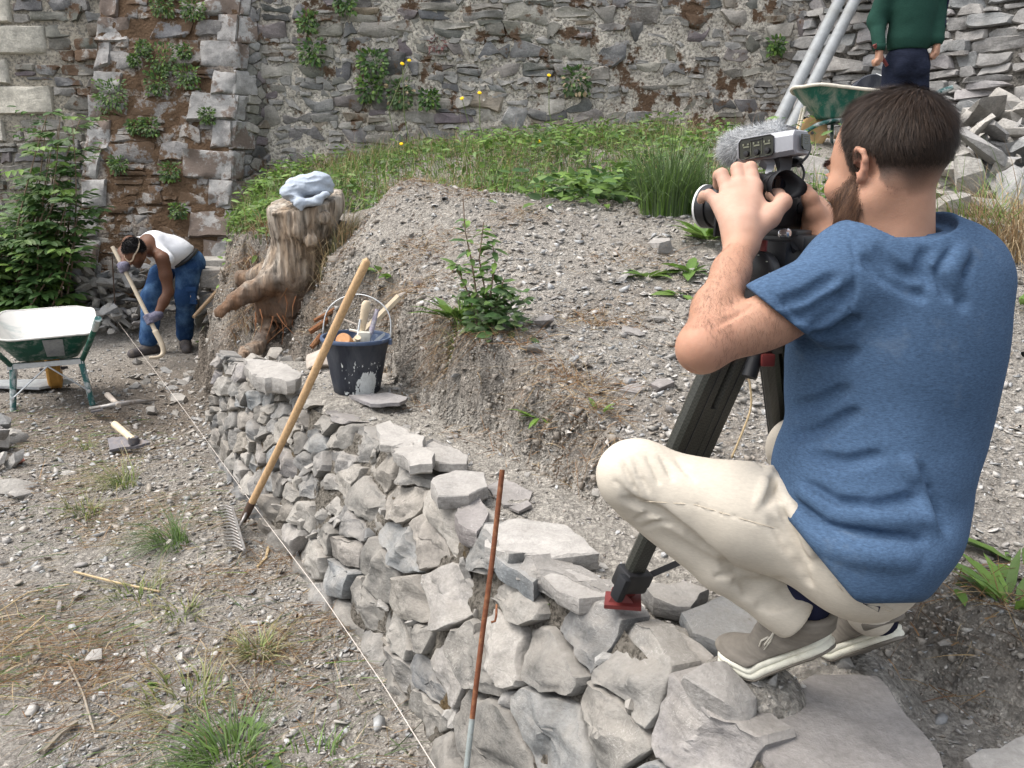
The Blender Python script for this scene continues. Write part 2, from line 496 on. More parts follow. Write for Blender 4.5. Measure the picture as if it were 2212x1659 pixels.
M['cam_grey'] = plain('cam_grey', (.33, .34, .37), 0.45, 0.4, 0.1, 0.15, 60, 0.08)
M['panel'] = plain('panel', (.021, .022, .016), 0.25, 0.5, 0, 0.3, 30, 0.05)
M['mark'] = plain('mark', (.5, .52, .45), 0.7, 0.2, 0, 0.2, 50, 0)
M['red'] = plain('red', (.15, .028, .026), 0.5, 0.4, 0, 0.35, 30, 0.1, (.16, .03, .03), 0.55, 0.7)
M['red_brick'] = plain('red_brick', (.20, .085, .065), 0.9, 0.15, 0, 0.5, 20, 0.5)
M['silver'] = plain('silver', (.7, .7, .72), 0.25, 0.5, 0.9, 0.1, 30, 0)
M['white_ring'] = plain('white_ring', (.78, .78, .76), 0.45, 0.4, 0, 0.1, 30, 0)
M['orange_label'] = plain('orange_label', (.75, .22, .07), 0.7, 0.2, 0, 0.2, 30, 0)
M['white_label'] = plain('white_label', (.72, .74, .74), 0.7, 0.2, 0, 0.2, 30, 0)
M['plate'] = plain('plate', (.36, .38, .39), 0.5, 0.4, 0.3, 0.4, 30, 0.1, (.25, .26, .29), 0.5, 0.65)
def carbon():
    t = NT('carbon'); P = t.coord('Object')
    w = t.n('ShaderNodeTexChecker'); w.inputs['Scale'].default_value = 260
    t.l(P, w.inputs[0])
    c = t.mix(w.outputs[1], (.016, .017, .014), (.036, .037, .03))
    return t.set(c, 0.38, t.bump(w.outputs[1], 0.25, 0.001), 0.5)
M['carbon'] = carbon()
def stump_mat():
    t = NT('stump_wood'); P = t.coord('Object'); A = t.attr()
    sp = t.n('ShaderNodeSeparateColor'); t.l(A, sp.inputs[0])
    n = t.noise(P, 26, 6, 0.65, 0.3, (1, 1, 0.12)); n2 = t.noise(P, 7, 5, 0.6, 0.3, (1, 1, 0.35))
    c = t.mix(t.ramp(n2, [(0.38, 0), (0.6, 1)]), (.43, .385, .33), (.33, .25, .18))
    c = t.mix(1.0, c, t.ramp(n, [(0.34, 0.25), (0.5, .9), (0.66, 1.3)]), 'MULTIPLY')
    c = t.mix(sp.outputs[0], c, t.mix(t.ramp(n2, [(.4, 0), (.62, 1)]), (.14, .10, .075), (.22, .13, .08)))
    return t.set(c, 0.85, t.bump(n, 1.0, 0.03), 0.2)
M['stump'] = stump_mat()
M['root'] = plain('root', (.20, .145, .105), 0.9, 0.15, 0, 0.6, 16, 0.8, (.28, .23, .185), 0.52, 0.66, 0.01)
M['bark'] = plain('bark', (.22, .10, .05), 0.9, 0.15, 0, 0.6, 16, 0.8, (.33, .19, .10), 0.52, 0.66, 0.01)
# ------------------------------------------------------------------ ground shape
_TOP = np.array([(.6, .62), (1.106, .408), (1.284, .325), (1.579, .212), (1.988, -.084), (2.866, -.547), (4.121, -1.464), (4.6, -1.80)])
_BASE = np.array([(.6, .30), (1.797, -.20), (1.986, -.281), (2.318, -.477), (3.083, -1.013), (3.915, -1.507), (4.641, -1.909), (5.0, -2.1)])
_FOOT = np.array([(.6, 1.35), (1.1, 1.08), (1.33, .95), (1.44, .82), (1.7, .60), (2.19, .29), (2.65, .0), (3.4, -.43), (4.2, -.75), (4.6, -1.2), (5.1, -1.72), (5.6, -2.0), (6, -2.45), (7, -2.9), (8, -3.1), (9, -3.3), (12, -3.4)])
_CREST = np.array([(.6, 1.47), (1.1, 1.18), (1.33, 1.04), (1.44, .91), (1.7, .69), (2.19, .38), (2.65, .09), (3.4, -.33), (4.2, -.63), (4.6, -.88), (5.1, -1.12), (5.6, -1.28), (6, -1.95), (7, -2.5), (8, -2.68), (9, -2.9), (12, -3.)])
def ip(tab, y): return np.interp(y, tab[:, 0], tab[:, 1])
def x_top(y): return ip(_TOP, y)
def x_base(y): return ip(_BASE, y)
_UP = np.array([(1.4, .8, .67), (1.18, 1.1, .68), (1.02, 1.33, .695), (.90, 1.48, .70), (.72, 1.75, .72), (.38, 2.3, .80), (.12, 2.65, .89), (-.03, 2.9, .95), (-.33, 3.4, 1.0), (-.60, 4.2, 1.06), (-1.1, 5.1, 1.15), (-1.25, 5.6, 1.22), (-1.95, 6, 1.20), (-2.3, 7, 1.22), (-2.5, 8, 1.42), (-2.8, 9, 1.55),
                (-.772, 5.2, 1.56), (-.017, 4.9, 1.49), (.775, 4.5, 1.372), (.31, 3.6, 1.10), (2.6, 4, 1.34), (1.535, 2.2, .79), (1.3, 1.7, .74), (1.5, 1.2, .72), (3, 2.2, .85), (3, 1, .75),
                (-1.5, 6.6, 1.5), (0, 6.4, 1.66), (1.5, 6, 1.72), (0, 8, 1.95), (-1.5, 8.3, 1.85), (0, 10, 2.12), (-2.6, 10, 1.9), (3, 6, 1.72), (4.5, 6, 1.72), (3, 8, 2.08), (2.3, 7.4, 2.05), (3.5, 10, 2.2), (5, 9, 2.1), (4, 4, 1.4), (6, 4, 1.5), (-2, 11, 2.05), (1.2, 3.2, 1.02), (2, 3.4, 1.13),
                (-.4, 5.6, 1.50), (-.6, 6.2, 1.50), (-1.0, 5.8, 1.44), (.4, 5.5, 1.50), (-.8, 5.5, 1.50), (-1.2, 6.2, 1.42), (-.4, 7, 1.72), (.7, 6.5, 1.68)])
def _rbf(p, v, lam=0.01):
    d = np.sqrt(((p[:, None] - p[None]) ** 2).sum(-1) + .04)
    n = len(p)
    A = np.zeros((n + 3, n + 3)); A[:n, :n] = d + np.eye(n) * lam
    A[:n, n] = 1; A[:n, n + 1:] = p; A[n, :n] = 1; A[n + 1:, :n] = p.T
    return np.linalg.solve(A, np.concatenate((v, np.zeros(3))))
_W = _rbf(_UP[:, :2], _UP[:, 2])
def z_up(x, y):
    sh = np.shape(x); X = np.ravel(x); Y = np.ravel(y)
    Xc = np.clip(X, -3.5, 6); Yc = np.clip(Y, .5, 11)
    out = np.zeros(len(X))
    n = len(_UP)
    for i in range(n):
        out += _W[i] * np.sqrt((Xc - _UP[i, 0]) ** 2 + (Yc - _UP[i, 1]) ** 2 + .04)
    out += _W[n] + _W[n + 1] * Xc + _W[n + 2] * Yc
    return out.reshape(sh)
def zones(x, y):
    j = .05 * fbm(x * 5, y * 5, oct=3, seed=5) + .03 * fbm(x * 16, y * 16, oct=2, seed=9)
    j = j * np.clip(y / 2.5, .5, 2.2)
    xf = ip(_FOOT, y) + j
    xc = ip(_CREST, y) + 1.5 * j
    t2 = np.clip((x - xf) / (xc - xf), 0, 1)
    return xf, xc, t2
def H(x, y, fine=True):
    x = np.asarray(x, float); y = np.asarray(y, float)
    xf, xc, t2 = zones(x, y)
    zy = .42 * sstep(7.9, 9.6, y) * sstep(-2.5, -3.6, x) + .10 * sstep(7.9, 9.6, y)
    zy = zy - .16 * np.exp(-(((x + 2.35) / .55) ** 2 + ((y - 5.35) / .6) ** 2)) - .07 * np.exp(-(((x + 2.9) / .9) ** 2 + ((y - 6.9) / .9) ** 2))
    ext = sstep(4.75, 4.35, y)
    zt = .60 - .09 * sstep(2.2, 1.3, y)
    t1 = sstep(x_base(y) + .13, x_top(y) + .06, x) * ext
    z = zy + (zt - zy) * t1
    zu = z_up(x, y)
    p = t2 ** .85
    z = z + (zu - z) * p
    z = z + .22 * np.exp(-(((x + 1.95) / .30) ** 2 + ((y - 5.35) / .32) ** 2))
    if fine:
        up = sstep(.3, 1, t2)
        bank = np.clip(t2 * (1 - t2) * 4, 0, 1) * sstep(0, .05, t2)
        z = z + .018 * fbm(x * 3, y * 3, oct=3, seed=21)
        z = z + .012 * (t1 > .5) * (t2 < .1) * fbm(x * 8, y * 8, oct=3, seed=38) + (.007 + .012 * up) * fbm(x * 14, y * 14, oct=4, seed=33)
        z = z + .045 * bank * np.abs(fbm(x * 10, y * 10, oct=4, seed=41)) - .02 * bank * sstep(.1, .5, fbm(x * 7, y * 7, oct=2, seed=45))
        z = z + .004 * fbm(x * 50, y * 50, oct=2, seed=51)
        for cx, cy, r, zt_ in ((-.722, 3.5, .26, .632), (.45, 1.30, .13, .636), (.69, 1.41, .12, .586)):     # trodden firm spots that carry the bucket and the feet
            z = z + (zt_ - z) * np.exp(-(((x - cx) ** 2 + (y - cy) ** 2) / r ** 2) ** 2)
    return z
def hit(u, v, y0=.7, y1=12.):
    """where the line of sight through a photo pixel meets the ground"""
    r = ray(u, v); ys = np.linspace(y0, y1, 900)
    k = ys / r[1]; d = CAMP[2] + r[2] * k - H(r[0] * k, ys)
    i = np.argmax(d < 0)
    if d[i] >= 0: i = len(ys) - 1
    return np.array((r[0] * k[i], ys[i], float(H(r[0] * k[i], ys[i]))))

def build_ground():
    ys = [.35]
    while ys[-1] < 11.6: ys.append(ys[-1] + max(.014, .0075 * ys[-1] + .002))
    ys = np.array(ys + [14, 20, 40, 90])
    xs = np.concatenate(([-90, -40, -20, -12], np.arange(-7, -2.2, .035), np.arange(-2.2, 2.0, .0165), np.arange(2.0, 6.5, .035), [8, 12, 20, 40, 90]))
    X, Y = np.meshgrid(xs, ys)
    Z = H(X, Y)
    # push the bank faces about sideways so the clods have overhangs
    xf, xc, t2 = zones(X, Y)
    bank = np.clip(t2 * (1 - t2) * 4, 0, 1)
    Xd = X - bank * .075 * np.clip(Y / 3, .4, 1.4) * fbm(X * 9, Y * 9, Z * 9, oct=4, seed=71)
    V = np.stack((Xd, Y, Z), -1).reshape(-1, 3)
    ny, nx = X.shape
    idx = np.arange(ny * nx).reshape(ny, nx)
    Fq = np.stack((idx[:-1, :-1], idx[:-1, 1:], idx[1:, 1:], idx[1:, :-1]), -1).reshape(-1, 4)
    dig = np.exp(-(((X + 2.7) / 1.1) ** 2 + ((Y - 6.0) / 1.6) ** 2)) * (t2 < .3)
    dig = np.clip(dig * 1.3 + .5 * (t2 > .02) * (t2 < .8) * (Y > 4.6) * sstep(-.2, .4, fbm(X * 2, Y * 2, seed=3)) + .55 * bank * sstep(-.5, .2, fbm(X * 4, Y * 4, oct=3, seed=19)), 0, 1)
    nz = fbm(X * 1.7, Y * 1.7, oct=4, seed=77)
    straw = sstep(.05, .4, nz) * (X < x_base(Y)) * sstep(6, 3, Y) + .7 * np.exp(-((t2 - .85) / .3) ** 2) * (t2 > .2) * (t2 < 1) * sstep(-.2, .3, nz) + .35 * sstep(.1, .5, nz) * (t2 >= 1)
    dust = ((t2 < .12) & (X > x_base(Y)) & (Y < 4.5)) * .85 + .25 * (t2 >= 1) * sstep(-.3, .4, -nz)
    col = np.stack((dig, np.clip(straw, 0, 1), np.clip(dust, 0, 1)), -1).reshape(-1, 3)
    o = obj('ground', V, Fq, M['soil'], None, True, col, origin=(0, 0, 0))
    o['kind'] = 'structure'
    return o
ground = build_ground()

# ------------------------------------------------------------------ loose stones
def hull(rng, n=14, flat=.45, cuts=0, rough=.0, boxy=.5):
    bm = bmesh.new()
    for i in range(n):
        p = rng.normal(size=3); p /= np.linalg.norm(p)
        q = p / np.abs(p).max()
        p = p * (1 - boxy) + q * boxy * .85
        p *= rng.uniform(.82, 1.0)
        p = p * (1, rng.uniform(.62, .8), flat)
        bm.verts.new(p)
    r = bmesh.ops.convex_hull(bm, input=list(bm.verts))
    dead = [g for g in r['geom_interior'] if isinstance(g, bmesh.types.BMVert)]
    if dead: bmesh.ops.delete(bm, geom=dead, context='VERTS')
    bmesh.ops.dissolve_limit(bm, angle_limit=.25, verts=list(bm.verts), edges=list(bm.edges))
    bmesh.ops.triangulate(bm, faces=list(bm.faces))
    if cuts:
        bmesh.ops.subdivide_edges(bm, edges=list(bm.edges), cuts=cuts, use_grid_fill=True)
        s = rng.uniform(0, 90)
        co = np.array([v.co[:] for v in bm.verts])
        nr = np.array([v.normal[:] for v in bm.verts])
        d = fbm(co[:, 0] * 2.2 + s, co[:, 1] * 2.2, co[:, 2] * 5, oct=3, seed=int(s)) * rough
        # cleavage steps along the bedding
        d = d + rough * .5 * (np.round(fbm(co[:, 0] * 1.1 + s, co[:, 1] * 1.1, co[:, 2] * 9, oct=2, seed=7) * 4) / 4)
        co = co + nr * d[:, None]
        for v, c in zip(bm.verts, co): v.co = c
    bmesh.ops.recalc_face_normals(bm, faces=list(bm.faces))
    bm.verts.index_update()
    V = np.array([v.co[:] for v in bm.verts]); Fc = [tuple(v.index for v in f.verts) for f in bm.faces]
    bm.free()
    return V, Fc
_rg = np.random.default_rng(11)
ROCKS = {}
for kind, flat, matn, cuts, n in (('rubble', .5, 'rubble_stone', 0, 12), ('block', .62, 'rubble_stone', 1, 10), ('shard', .26, 'rubble_stone', 0, 10), ('slab', .2, 'dry_stone', 1, 10)):
    ROCKS[kind] = []
    for i in range(n):
        V, Fc = hull(_rg, 15, flat, cuts, .07)
        me = mesh_from('stone', V, Fc, M[matn], sharp=32)
        ROCKS[kind].append(me)
def stone(parent, p, size, rng, kind='rubble', tilt=.35, name='stone', sink=.3, mat=None, rot=None):
    me = ROCKS[kind][rng.integers(len(ROCKS[kind]))]
    s = size / 2
    fl = {'rubble': .5, 'block': .62, 'shard': .26, 'slab': .2}[kind]
    o = inst(name, me, parent, (p[0], p[1], p[2] + s * fl * (1 - 2 * sink)),
             rot if rot is not None else (rng.normal() * tilt, rng.normal() * tilt, rng.uniform(0, 6.28)), (s, s * rng.uniform(.75, 1.15), s * rng.uniform(.8, 1.25)))
    return o

def gravel():
    """fine slate chips over yard, mound and trench: one mass"""
    rng = np.random.default_rng(5)
    T = [hull(rng, 8, f, 0) for f in (.22, .3, .3, .45, .5, .6)]
    T = [(v, np.array([f for f in fc if len(f) == 3])) for v, fc in T]
    N = 104000
    y = np.exp(rng.uniform(math.log(.95), math.log(9.0), N))
    x = y * rng.uniform(-.72, .78, N)
    xf, xc, t2 = zones(x, y)
    wall = (x > x_base(y) - .02) & (x < x_top(y) + .1) & (y < 4.5)
    nz = fbm(x * 1.6, y * 1.6, oct=3, seed=90)
    ledge = (t2 < .1) & (x > x_top(y)) & (y < 4.6)
    keep = ~wall & (~ledge | (rng.random(N) < .38)) & (rng.random(N) < .62 + .5 * nz)
    veg = (t2 >= 1) & (y > 5.3)
    keep &= ~veg | (rng.random(N) < .3)
    x, y = x[keep], y[keep]; n = len(x)
    z = H(x, y)
    size = np.exp(rng.normal(math.log(.0056), .6, n)) * np.clip(y / 2.0, .8, 2.2) ** .8
    size = np.clip(size, .003, .034) * np.where(ledge[keep], .75, 1)
    tone = rng.random(n)
    base = np.array([(.35, .33, .30), (.41, .39, .365), (.29, .275, .26), (.47, .45, .42), (.35, .355, .355), (.32, .285, .245)])[rng.integers(0, 6, n)]
    pale = rng.random(n) < .05
    base[pale] = (.52, .52, .51)
    base = base * rng.uniform(.8, 1.15, n)[:, None]
    Vs, Fs, Cs, b = [], [], [], 0
    az = rng.uniform(0, 6.28, n); tx = rng.normal(0, .3, n); ty = rng.normal(0, .3, n)
    tp = rng.integers(0, len(T), n)
    for k, (tv, tf) in enumerate(T):
        m = np.where(tp == k)[0]
        v = tv[None] * size[m][:, None, None]
        ca, sa = np.cos(az[m])[:, None], np.sin(az[m])[:, None]
        X = v[..., 0] * ca - v[..., 1] * sa; Y = v[..., 0] * sa + v[..., 1] * ca
        Z = v[..., 2] + tx[m][:, None] * X + ty[m][:, None] * Y
        W = np.stack((X + x[m][:, None], Y + y[m][:, None], Z + (z[m] + size[m] * .15)[:, None]), -1)
        nv = tv.shape[0]
        Vs.append(W.reshape(-1, 3)); Cs.append(np.repeat(base[m], nv, 0))
        Fs.append((tf[None] + (np.arange(len(m)) * nv)[:, None, None] + b).reshape(-1, 3)); b += len(m) * nv
    # crumbs of earth sticking out of the cut faces
    n2 = 13000
    y2 = np.exp(rng.uniform(math.log(1.1), math.log(7.5), n2)); f2 = ip(_FOOT, y2); c2 = ip(_CREST, y2)
    x2 = f2 + (c2 - f2) * rng.uniform(-.25, 1.15, n2); z2 = H(x2, y2)
    s2 = np.exp(rng.normal(math.log(.0042), .55, n2)) * np.clip(y2 / 2.2, .8, 2)
    col2 = np.array([(.25, .225, .195), (.28, .255, .225), (.21, .188, .162), (.31, .29, .26)])[rng.integers(0, 4, n2)]
    tv, tf = T[4]; nv = len(tv)
    v = tv[None] * s2[:, None, None]; a2 = rng.uniform(0, 6.28, n2); ca, sa = np.cos(a2)[:, None], np.sin(a2)[:, None]
    W = np.stack((v[..., 0] * ca - v[..., 1] * sa + x2[:, None], v[..., 0] * sa + v[..., 1] * ca + y2[:, None], v[..., 2] * 1.5 + z2[:, None]), -1)
    Vs.append(W.reshape(-1, 3)); Cs.append(np.repeat(col2, nv, 0)); Fs.append((tf[None] + (np.arange(n2) * nv)[:, None, None] + b).reshape(-1, 3))
    o = obj('gravel', np.concatenate(Vs), np.concatenate(Fs), M['chips'], None, False, np.concatenate(Cs), origin=(0, 0, 0))
    o['kind'] = 'stuff'; o['label'] = 'grey slate chips and pebbles strewn over the dry soil'
    return o
gravel()
# ------------------------------------------------------------------ masonry
def clip_poly(poly, n, c):
    """keep the part with p.n <= c"""
    out = []; m = len(poly)
    for i in range(m):
        a, b = poly[i], poly[(i + 1) % m]
        da, db = a @ n - c, b @ n - c
        if da <= 0: out.append(a)
        if (da < 0 < db) or (db < 0 < da): out.append(a + (b - a) * (da / (da - db)))
    return out
def cells(rng, rect, size, aniso=2.0, vary=.45, holes=None, tries=9000, relax=0):
    """irregular cells; size(a, b) = local mean height of a stone"""
    x0, y0, x1, y1 = rect
    P, R = [], []
    for _ in range(tries):
        p = np.array((rng.uniform(x0, x1), rng.uniform(y0, y1)))
        if holes is not None and not holes(*p): continue
        r = size(*p) * rng.uniform(1 - vary, 1 + vary)
        if P:
            q = np.array(P); d = np.hypot((q[:, 0] - p[0]) / aniso, q[:, 1] - p[1])
            if np.any(d < .5 * (np.array(R) + r)): continue
        P.append(p); R.append(r)
    P = np.array(P); S = P / (aniso, 1)
    out = []
    for i in range(len(P)):
        d = ((S - S[i]) ** 2).sum(1)
        nb = np.argsort(d)[1:22]
        poly = [np.array(q) / (aniso, 1) for q in ((x0, y0), (x1, y0), (x1, y1), (x0, y1))]
        for j in nb:
            n = S[j] - S[i]; c = ((S[j] + S[i]) / 2) @ n
            poly = clip_poly(poly, n, c)
            if len(poly) < 3: break
        if len(poly) >= 3: out.append(np.array(poly) * (aniso, 1))
    return out
def courses(rng, rect, hmean, wr=(1.3, 4.2), wav=.05, jit=.16, split=.28, hv=(.6, 1.55)):
    """roughly coursed rubble: rows of unlike heights and lengths, some thin stones doubled up"""
    x0, y0, x1, y1 = rect
    out = []; b = y0; k = 0
    def warp(p, k):
        return np.array((p[0], p[1] + wav * float(fbm(p[0] * .9, p[1] * .9, oct=2, seed=61))))
    while b < y1:
        h = hmean((x0 + x1) / 2, b) * rng.uniform(*hv)
        a = x0 - rng.uniform(0, .3)
        while a < x1:
            hh = h * rng.uniform(.8, 1.12)
            w = hh * rng.uniform(*wr) * (1 if h > .1 else 1.25)
            parts = [(b, hh)]
            if rng.random() < split and hh > .09:
                f = rng.uniform(.35, .65); parts = [(b, hh * f), (b + hh * f, hh * (1 - f))]
            elif rng.random() < .12: parts = [(b, hh * rng.uniform(1.25, 1.6))]
            for bb, h2 in parts:
                m = min(h2, w / 1.5)
                s = rng.normal(size=(6, 2)) * m * jit
                l = a; r = a + w
                mid = rng.uniform(.3, .7, 2)
                P = [(l, bb), (l + w * mid[0], bb), (r, bb), (r, bb + h2), (l + w * mid[1], bb + h2), (l, bb + h2)]
                P = np.array(P) + s
                q = rng.random()
                if q < .22: P[rng.choice([0, 2, 3, 5])] += (P.mean(0) - P[rng.choice([0, 2, 3, 5])]) * .0
                if q < .18: P[0, 0] += m * rng.uniform(.3, .8)
                elif q < .36: P[3, 0] -= m * rng.uniform(.3, .8)
                elif q < .5: P[5, 0] += m * rng.uniform(.3, .8)
                elif q < .62: P[2, 0] -= m * rng.uniform(.3, .8)
                out.append(np.array([warp(p, k) for p in P]))
            a += w
        b += h; k += 1
    return [p for p in out if x0 - .2 < p[:, 0].mean() < x1]
def poly_area(p):
    x, y = p[:, 0], p[:, 1]
    return .5 * abs(np.dot(x, np.roll(y, -1)) - np.dot(y, np.roll(x, -1)))
def face_stone(rng, poly, mp, gap, proud, depth=.08, rings=1, sub=1, rough=.3, tilt=.12, square=False):
    """one stone of a wall face. mp(a, b, d) -> point in the place, d = distance out of the face"""
    c = poly.mean(0); rad = math.sqrt(poly_area(poly))
    e = poly - c
    L = np.hypot(e[:, 0], e[:, 1])
    p = c + e * np.clip(1 - gap / np.maximum(L, 1e-6), .25, 1)[:, None]
    for _ in range(sub):
        q = []
        m = len(p)
        for i in range(m):
            a, b = p[i], p[(i + 1) % m]
            if square:
                q += [a, (a + b) / 2 + rng.normal(size=2) * rad * .008]
            else:
                # cut the corners a little, jog the edges
                q += [a + (b - a) * .14 + rng.normal(size=2) * rad * .02, a + (b - a) * .86 + rng.normal(size=2) * rad * .02]
        p = np.array(q)
    m = len(p)
    tx, ty = rng.normal(size=2) * tilt
    sd = rng.uniform(0, 99)
    def dep(pt, base, amp):
        n = float(fbm(pt[0] * 2.3 / rad + sd, pt[1] * 3.1 / rad, oct=3, seed=int(sd)))
        return base + (pt[0] - c[0]) * tx + (pt[1] - c[1]) * ty + n * amp * rad
    V = []
    for pt in p: V.append(mp(*(c + (pt - c) * 1.04), -depth))
    for pt in p: V.append(mp(*pt, dep(pt, proud * .45, rough * .25)))
    sc_ = [.88] if rings == 1 else [.92, .62, .3][:rings]
    for s in sc_:
        for k, pt in enumerate(p):
            q = c + (pt - c) * (s + rng.normal() * .02)
            V.append(mp(*q, dep(q, proud, rough * .5)))
    V.append(mp(*c, dep(c, proud, rough * .5)))
    Fc = []
    nr = 2 + len(sc_)
    for r in range(nr - 1):
        for k in range(m):
            k2 = (k + 1) % m
            Fc.append((r * m + k, r * m + k2, (r + 1) * m + k2, (r + 1) * m + k))
    b = (nr - 1) * m
    for k in range(m): Fc.append((b + k, b + (k + 1) % m, nr * m))
    return np.array(V), Fc
def pillow_stone(rng, poly, mp, gap, proud, depth=.07, tilt=.1, rough=.3, square=False, sub=1, rings=1):
    """one rough stone bedded in the near wall: worn edge, broken flat front"""
    c = poly.mean(0); rad = math.sqrt(poly_area(poly)); e = poly - c; L = np.hypot(e[:, 0], e[:, 1])
    p = c + e * np.clip(1 - gap / np.maximum(L, 1e-6), .25, 1)[:, None]
    q = []
    m = len(p)
    for i in range(m):
        a, b = p[i], p[(i + 1) % m]
        n = max(1, int(np.hypot(*(b - a)) / .02))
        q += [a + (b - a) * k / n for k in range(n)]
    p = np.array(q)
    p = .6 * p + .2 * (np.roll(p, 1, 0) + np.roll(p, -1, 0))
    p = p + rng.normal(size=p.shape) * .0018 + .010 * np.stack((fbm(p[:, 0] * 30, p[:, 1] * 30, oct=2, seed=2), fbm(p[:, 0] * 30, p[:, 1] * 30, oct=2, seed=12)), 1)
    m = len(p); sd = rng.uniform(0, 99)
    tx, ty = rng.normal(size=2) * tilt
    # two or three broken planes make the front
    pl_ = [(rng.normal(size=2) * .62, rng.uniform(.08, .5) * rad) for _ in range(4)]
    prof = [(1.03, -depth), (1.005, -.010), (.998, proud * .35), (.980, proud * .8), (.945, proud), (.885, proud), (.81, proud), (.72, proud), (.62, proud), (.51, proud), (.40, proud), (.28, proud), (.15, proud)]
    V = []
    S = np.array([f for f, _ in prof]); B = np.array([d for _, d in prof])
    P2 = c + (p - c)[None] * S[:, None, None]
    d = np.repeat(B[:, None], m, 1)
    x, y = P2[..., 0], P2[..., 1]
    rel = (x - c[0]) * tx + (y - c[1]) * ty
    cutp = np.full(x.shape, 1.0)
    for n2, off in pl_: cutp = np.minimum(cutp, off * .35 - ((x - c[0]) * n2[0] + (y - c[1]) * n2[1]) * .6)
    w = np.clip((B[:, None] + .012) / (proud + .012), 0, 1)
    nz = fbm(x * 11 + sd, y * 16, oct=4, seed=int(sd)) * .014 * (rough / .3) + fbm(x * 45 + sd, y * 60, oct=3, seed=3) * .0045
    step = np.round(fbm(x * 5 + sd, y * 14, oct=2, seed=9) * 3) * .004
    d = d + w * (rel + np.maximum(np.minimum(cutp, .008), -.016) + nz + step)
    for r in range(len(prof)):
        for k in range(m): V.append(mp(P2[r, k, 0], P2[r, k, 1], d[r, k]))
    V.append(mp(c[0], c[1], float(d[-1].mean())))
    Fc = []
    for r in range(len(prof) - 1):
        for k in range(m):
            k2 = (k + 1) % m; Fc.append((r * m + k, r * m + k2, (r + 1) * m + k2, (r + 1) * m + k))
    b = (len(prof) - 1) * m
    for k in range(m): Fc.append((b + k, b + (k + 1) % m, len(prof) * m))
    return np.array(V), Fc
def orient(V, Fc, outward):
    a, b, c = (np.asarray(V[i]) for i in Fc[-1])
    if np.dot(np.cross(b - a, c - a), outward) < 0: return [f[::-1] for f in Fc]
    return Fc
def lay(rng, parent, polys, mp, outward, mat, gap, proud, name='stone', limit=300, expose=1.0, sharp=42, mats=None, maker=None, **kw):
    polys = sorted(polys, key=lambda p: -poly_area(p))
    rest = MB(); k = 0
    for p in polys:
        if rng.random() > expose: continue
        g = gap * rng.uniform(.5, 1.8) if np.isscalar(gap) else rng.uniform(*gap)
        V, Fc = (maker or face_stone)(rng, p, mp, g, proud * rng.uniform(.3, 1.4), **kw)
        Fc = orient(V, Fc, outward)
        mm = mat if mats is None else mats(rng, p)
        if k < limit: obj(name, V, Fc, mm, parent, sharp=sharp)
        else: rest.add(V, Fc)
        k += 1
    if rest.V:
        o = rest.build('small_stone_fill', mat, parent, sharp=sharp); o['kind'] = 'stuff'
    return k
def sheet(name, mp, a0, a1, b0, b1, step, amp, mat, parent, seed=1, freq=7, outward=None):
    na, nb = max(2, int((a1 - a0) / step)), max(2, int((b1 - b0) / step))
    A, B = np.meshgrid(np.linspace(a0, a1, na), np.linspace(b0, b1, nb))
    D = amp * fbm(A * freq, B * freq, oct=4, seed=seed)
    V = np.array([mp(a, b, d) for a, b, d in zip(A.ravel(), B.ravel(), D.ravel())])
    idx = np.arange(na * nb).reshape(nb, na)
    Fq = np.stack((idx[:-1, :-1], idx[:-1, 1:], idx[1:, 1:], idx[1:, :-1]), -1).reshape(-1, 4)
    if outward is not None:
        a, b, c = V[Fq[0][0]], V[Fq[0][1]], V[Fq[0][2]]
        if np.dot(np.cross(b - a, c - a), outward) < 0: Fq = Fq[:, ::-1].copy()
    return obj(name, V, Fq, mat, parent, True)

# ---------- tall rubble wall at the back
rng = np.random.default_rng(21)
WY = 10.0
def mp_back(a, b, d): return (a, WY - d, b)
tall_wall = thing('rubble_wall', 'tall old rubble wall of slate stones in pale crumbling mortar behind the grass bank', 'stone wall', (0, WY, 1.6))
sheet('mortar', mp_back, -3.75, 4.6, 1.3, 4.9, .045, .035, M['mortar'], tall_wall, 3, 6, (0, -1, 0))
MB().box((.4, WY + .45, 3.9), (8.2, .78, 6.4)).build('wall_core', M['mortar'], tall_wall)
pl = courses(rng, (-3.4, 1.75, 3.9, 4.25), lambda a, b: .108, (1.05, 3.1), .06, .2, .3, (.5, 1.7))
pl = [p for p in pl if rng.random() < (.97 - .38 * float(sstep(.6, 1.6, p[:, 0].mean()) * sstep(3.75, 3.3, p[:, 1].mean())))]
lay(rng, tall_wall, pl, mp_back, (0, -1, 0), M['wall_stone'], (.004, .026), .022, expose=.97, sub=1, rough=.25, tilt=.08)

# ---------- left part of the tall wall, with cream quoins
LY = 10.25
def mp_left(a, b, d): return (a, LY - d, b)
left_wall = thing('rubble_wall', 'old rubble wall left of the buttress with large cream quoin blocks', 'stone wall', (-6.2, LY, .4))
sheet('mortar', mp_left, -9.5, -4.4, 0.0, 4.9, .05, .03, M['mortar_warm'], left_wall, 4, 6, (0, -1, 0))
MB().box((-7, LY + .45, 3.4), (5.4, .78, 7.2)).build('wall_core', M['mortar_warm'], left_wall)
def pxpoly(u0, v0, u1, v1, Y):
    a, b = at(u0, v1, Y), at(u1, v0, Y)
    return np.array(((a[0], a[2]), (b[0], a[2]), (b[0], b[2]), (a[0], b[2])))
qb = [(-60, -10, 20, 50), (-40, 56, 97, 116), (-60, 128, 17, 182), (-40, 186, 112, 246), (-50, 256, 8, 306)]
QB = [pxpoly(*q, LY) for q in qb]
for p in QB:
    V, Fc = face_stone(rng, p, mp_left, .012, .05, .1, 2, 2, .12, .03, True)
    obj('quoin_block', V, orient(V, Fc, (0, -1, 0)), M['quoin'], left_wall, sharp=50)
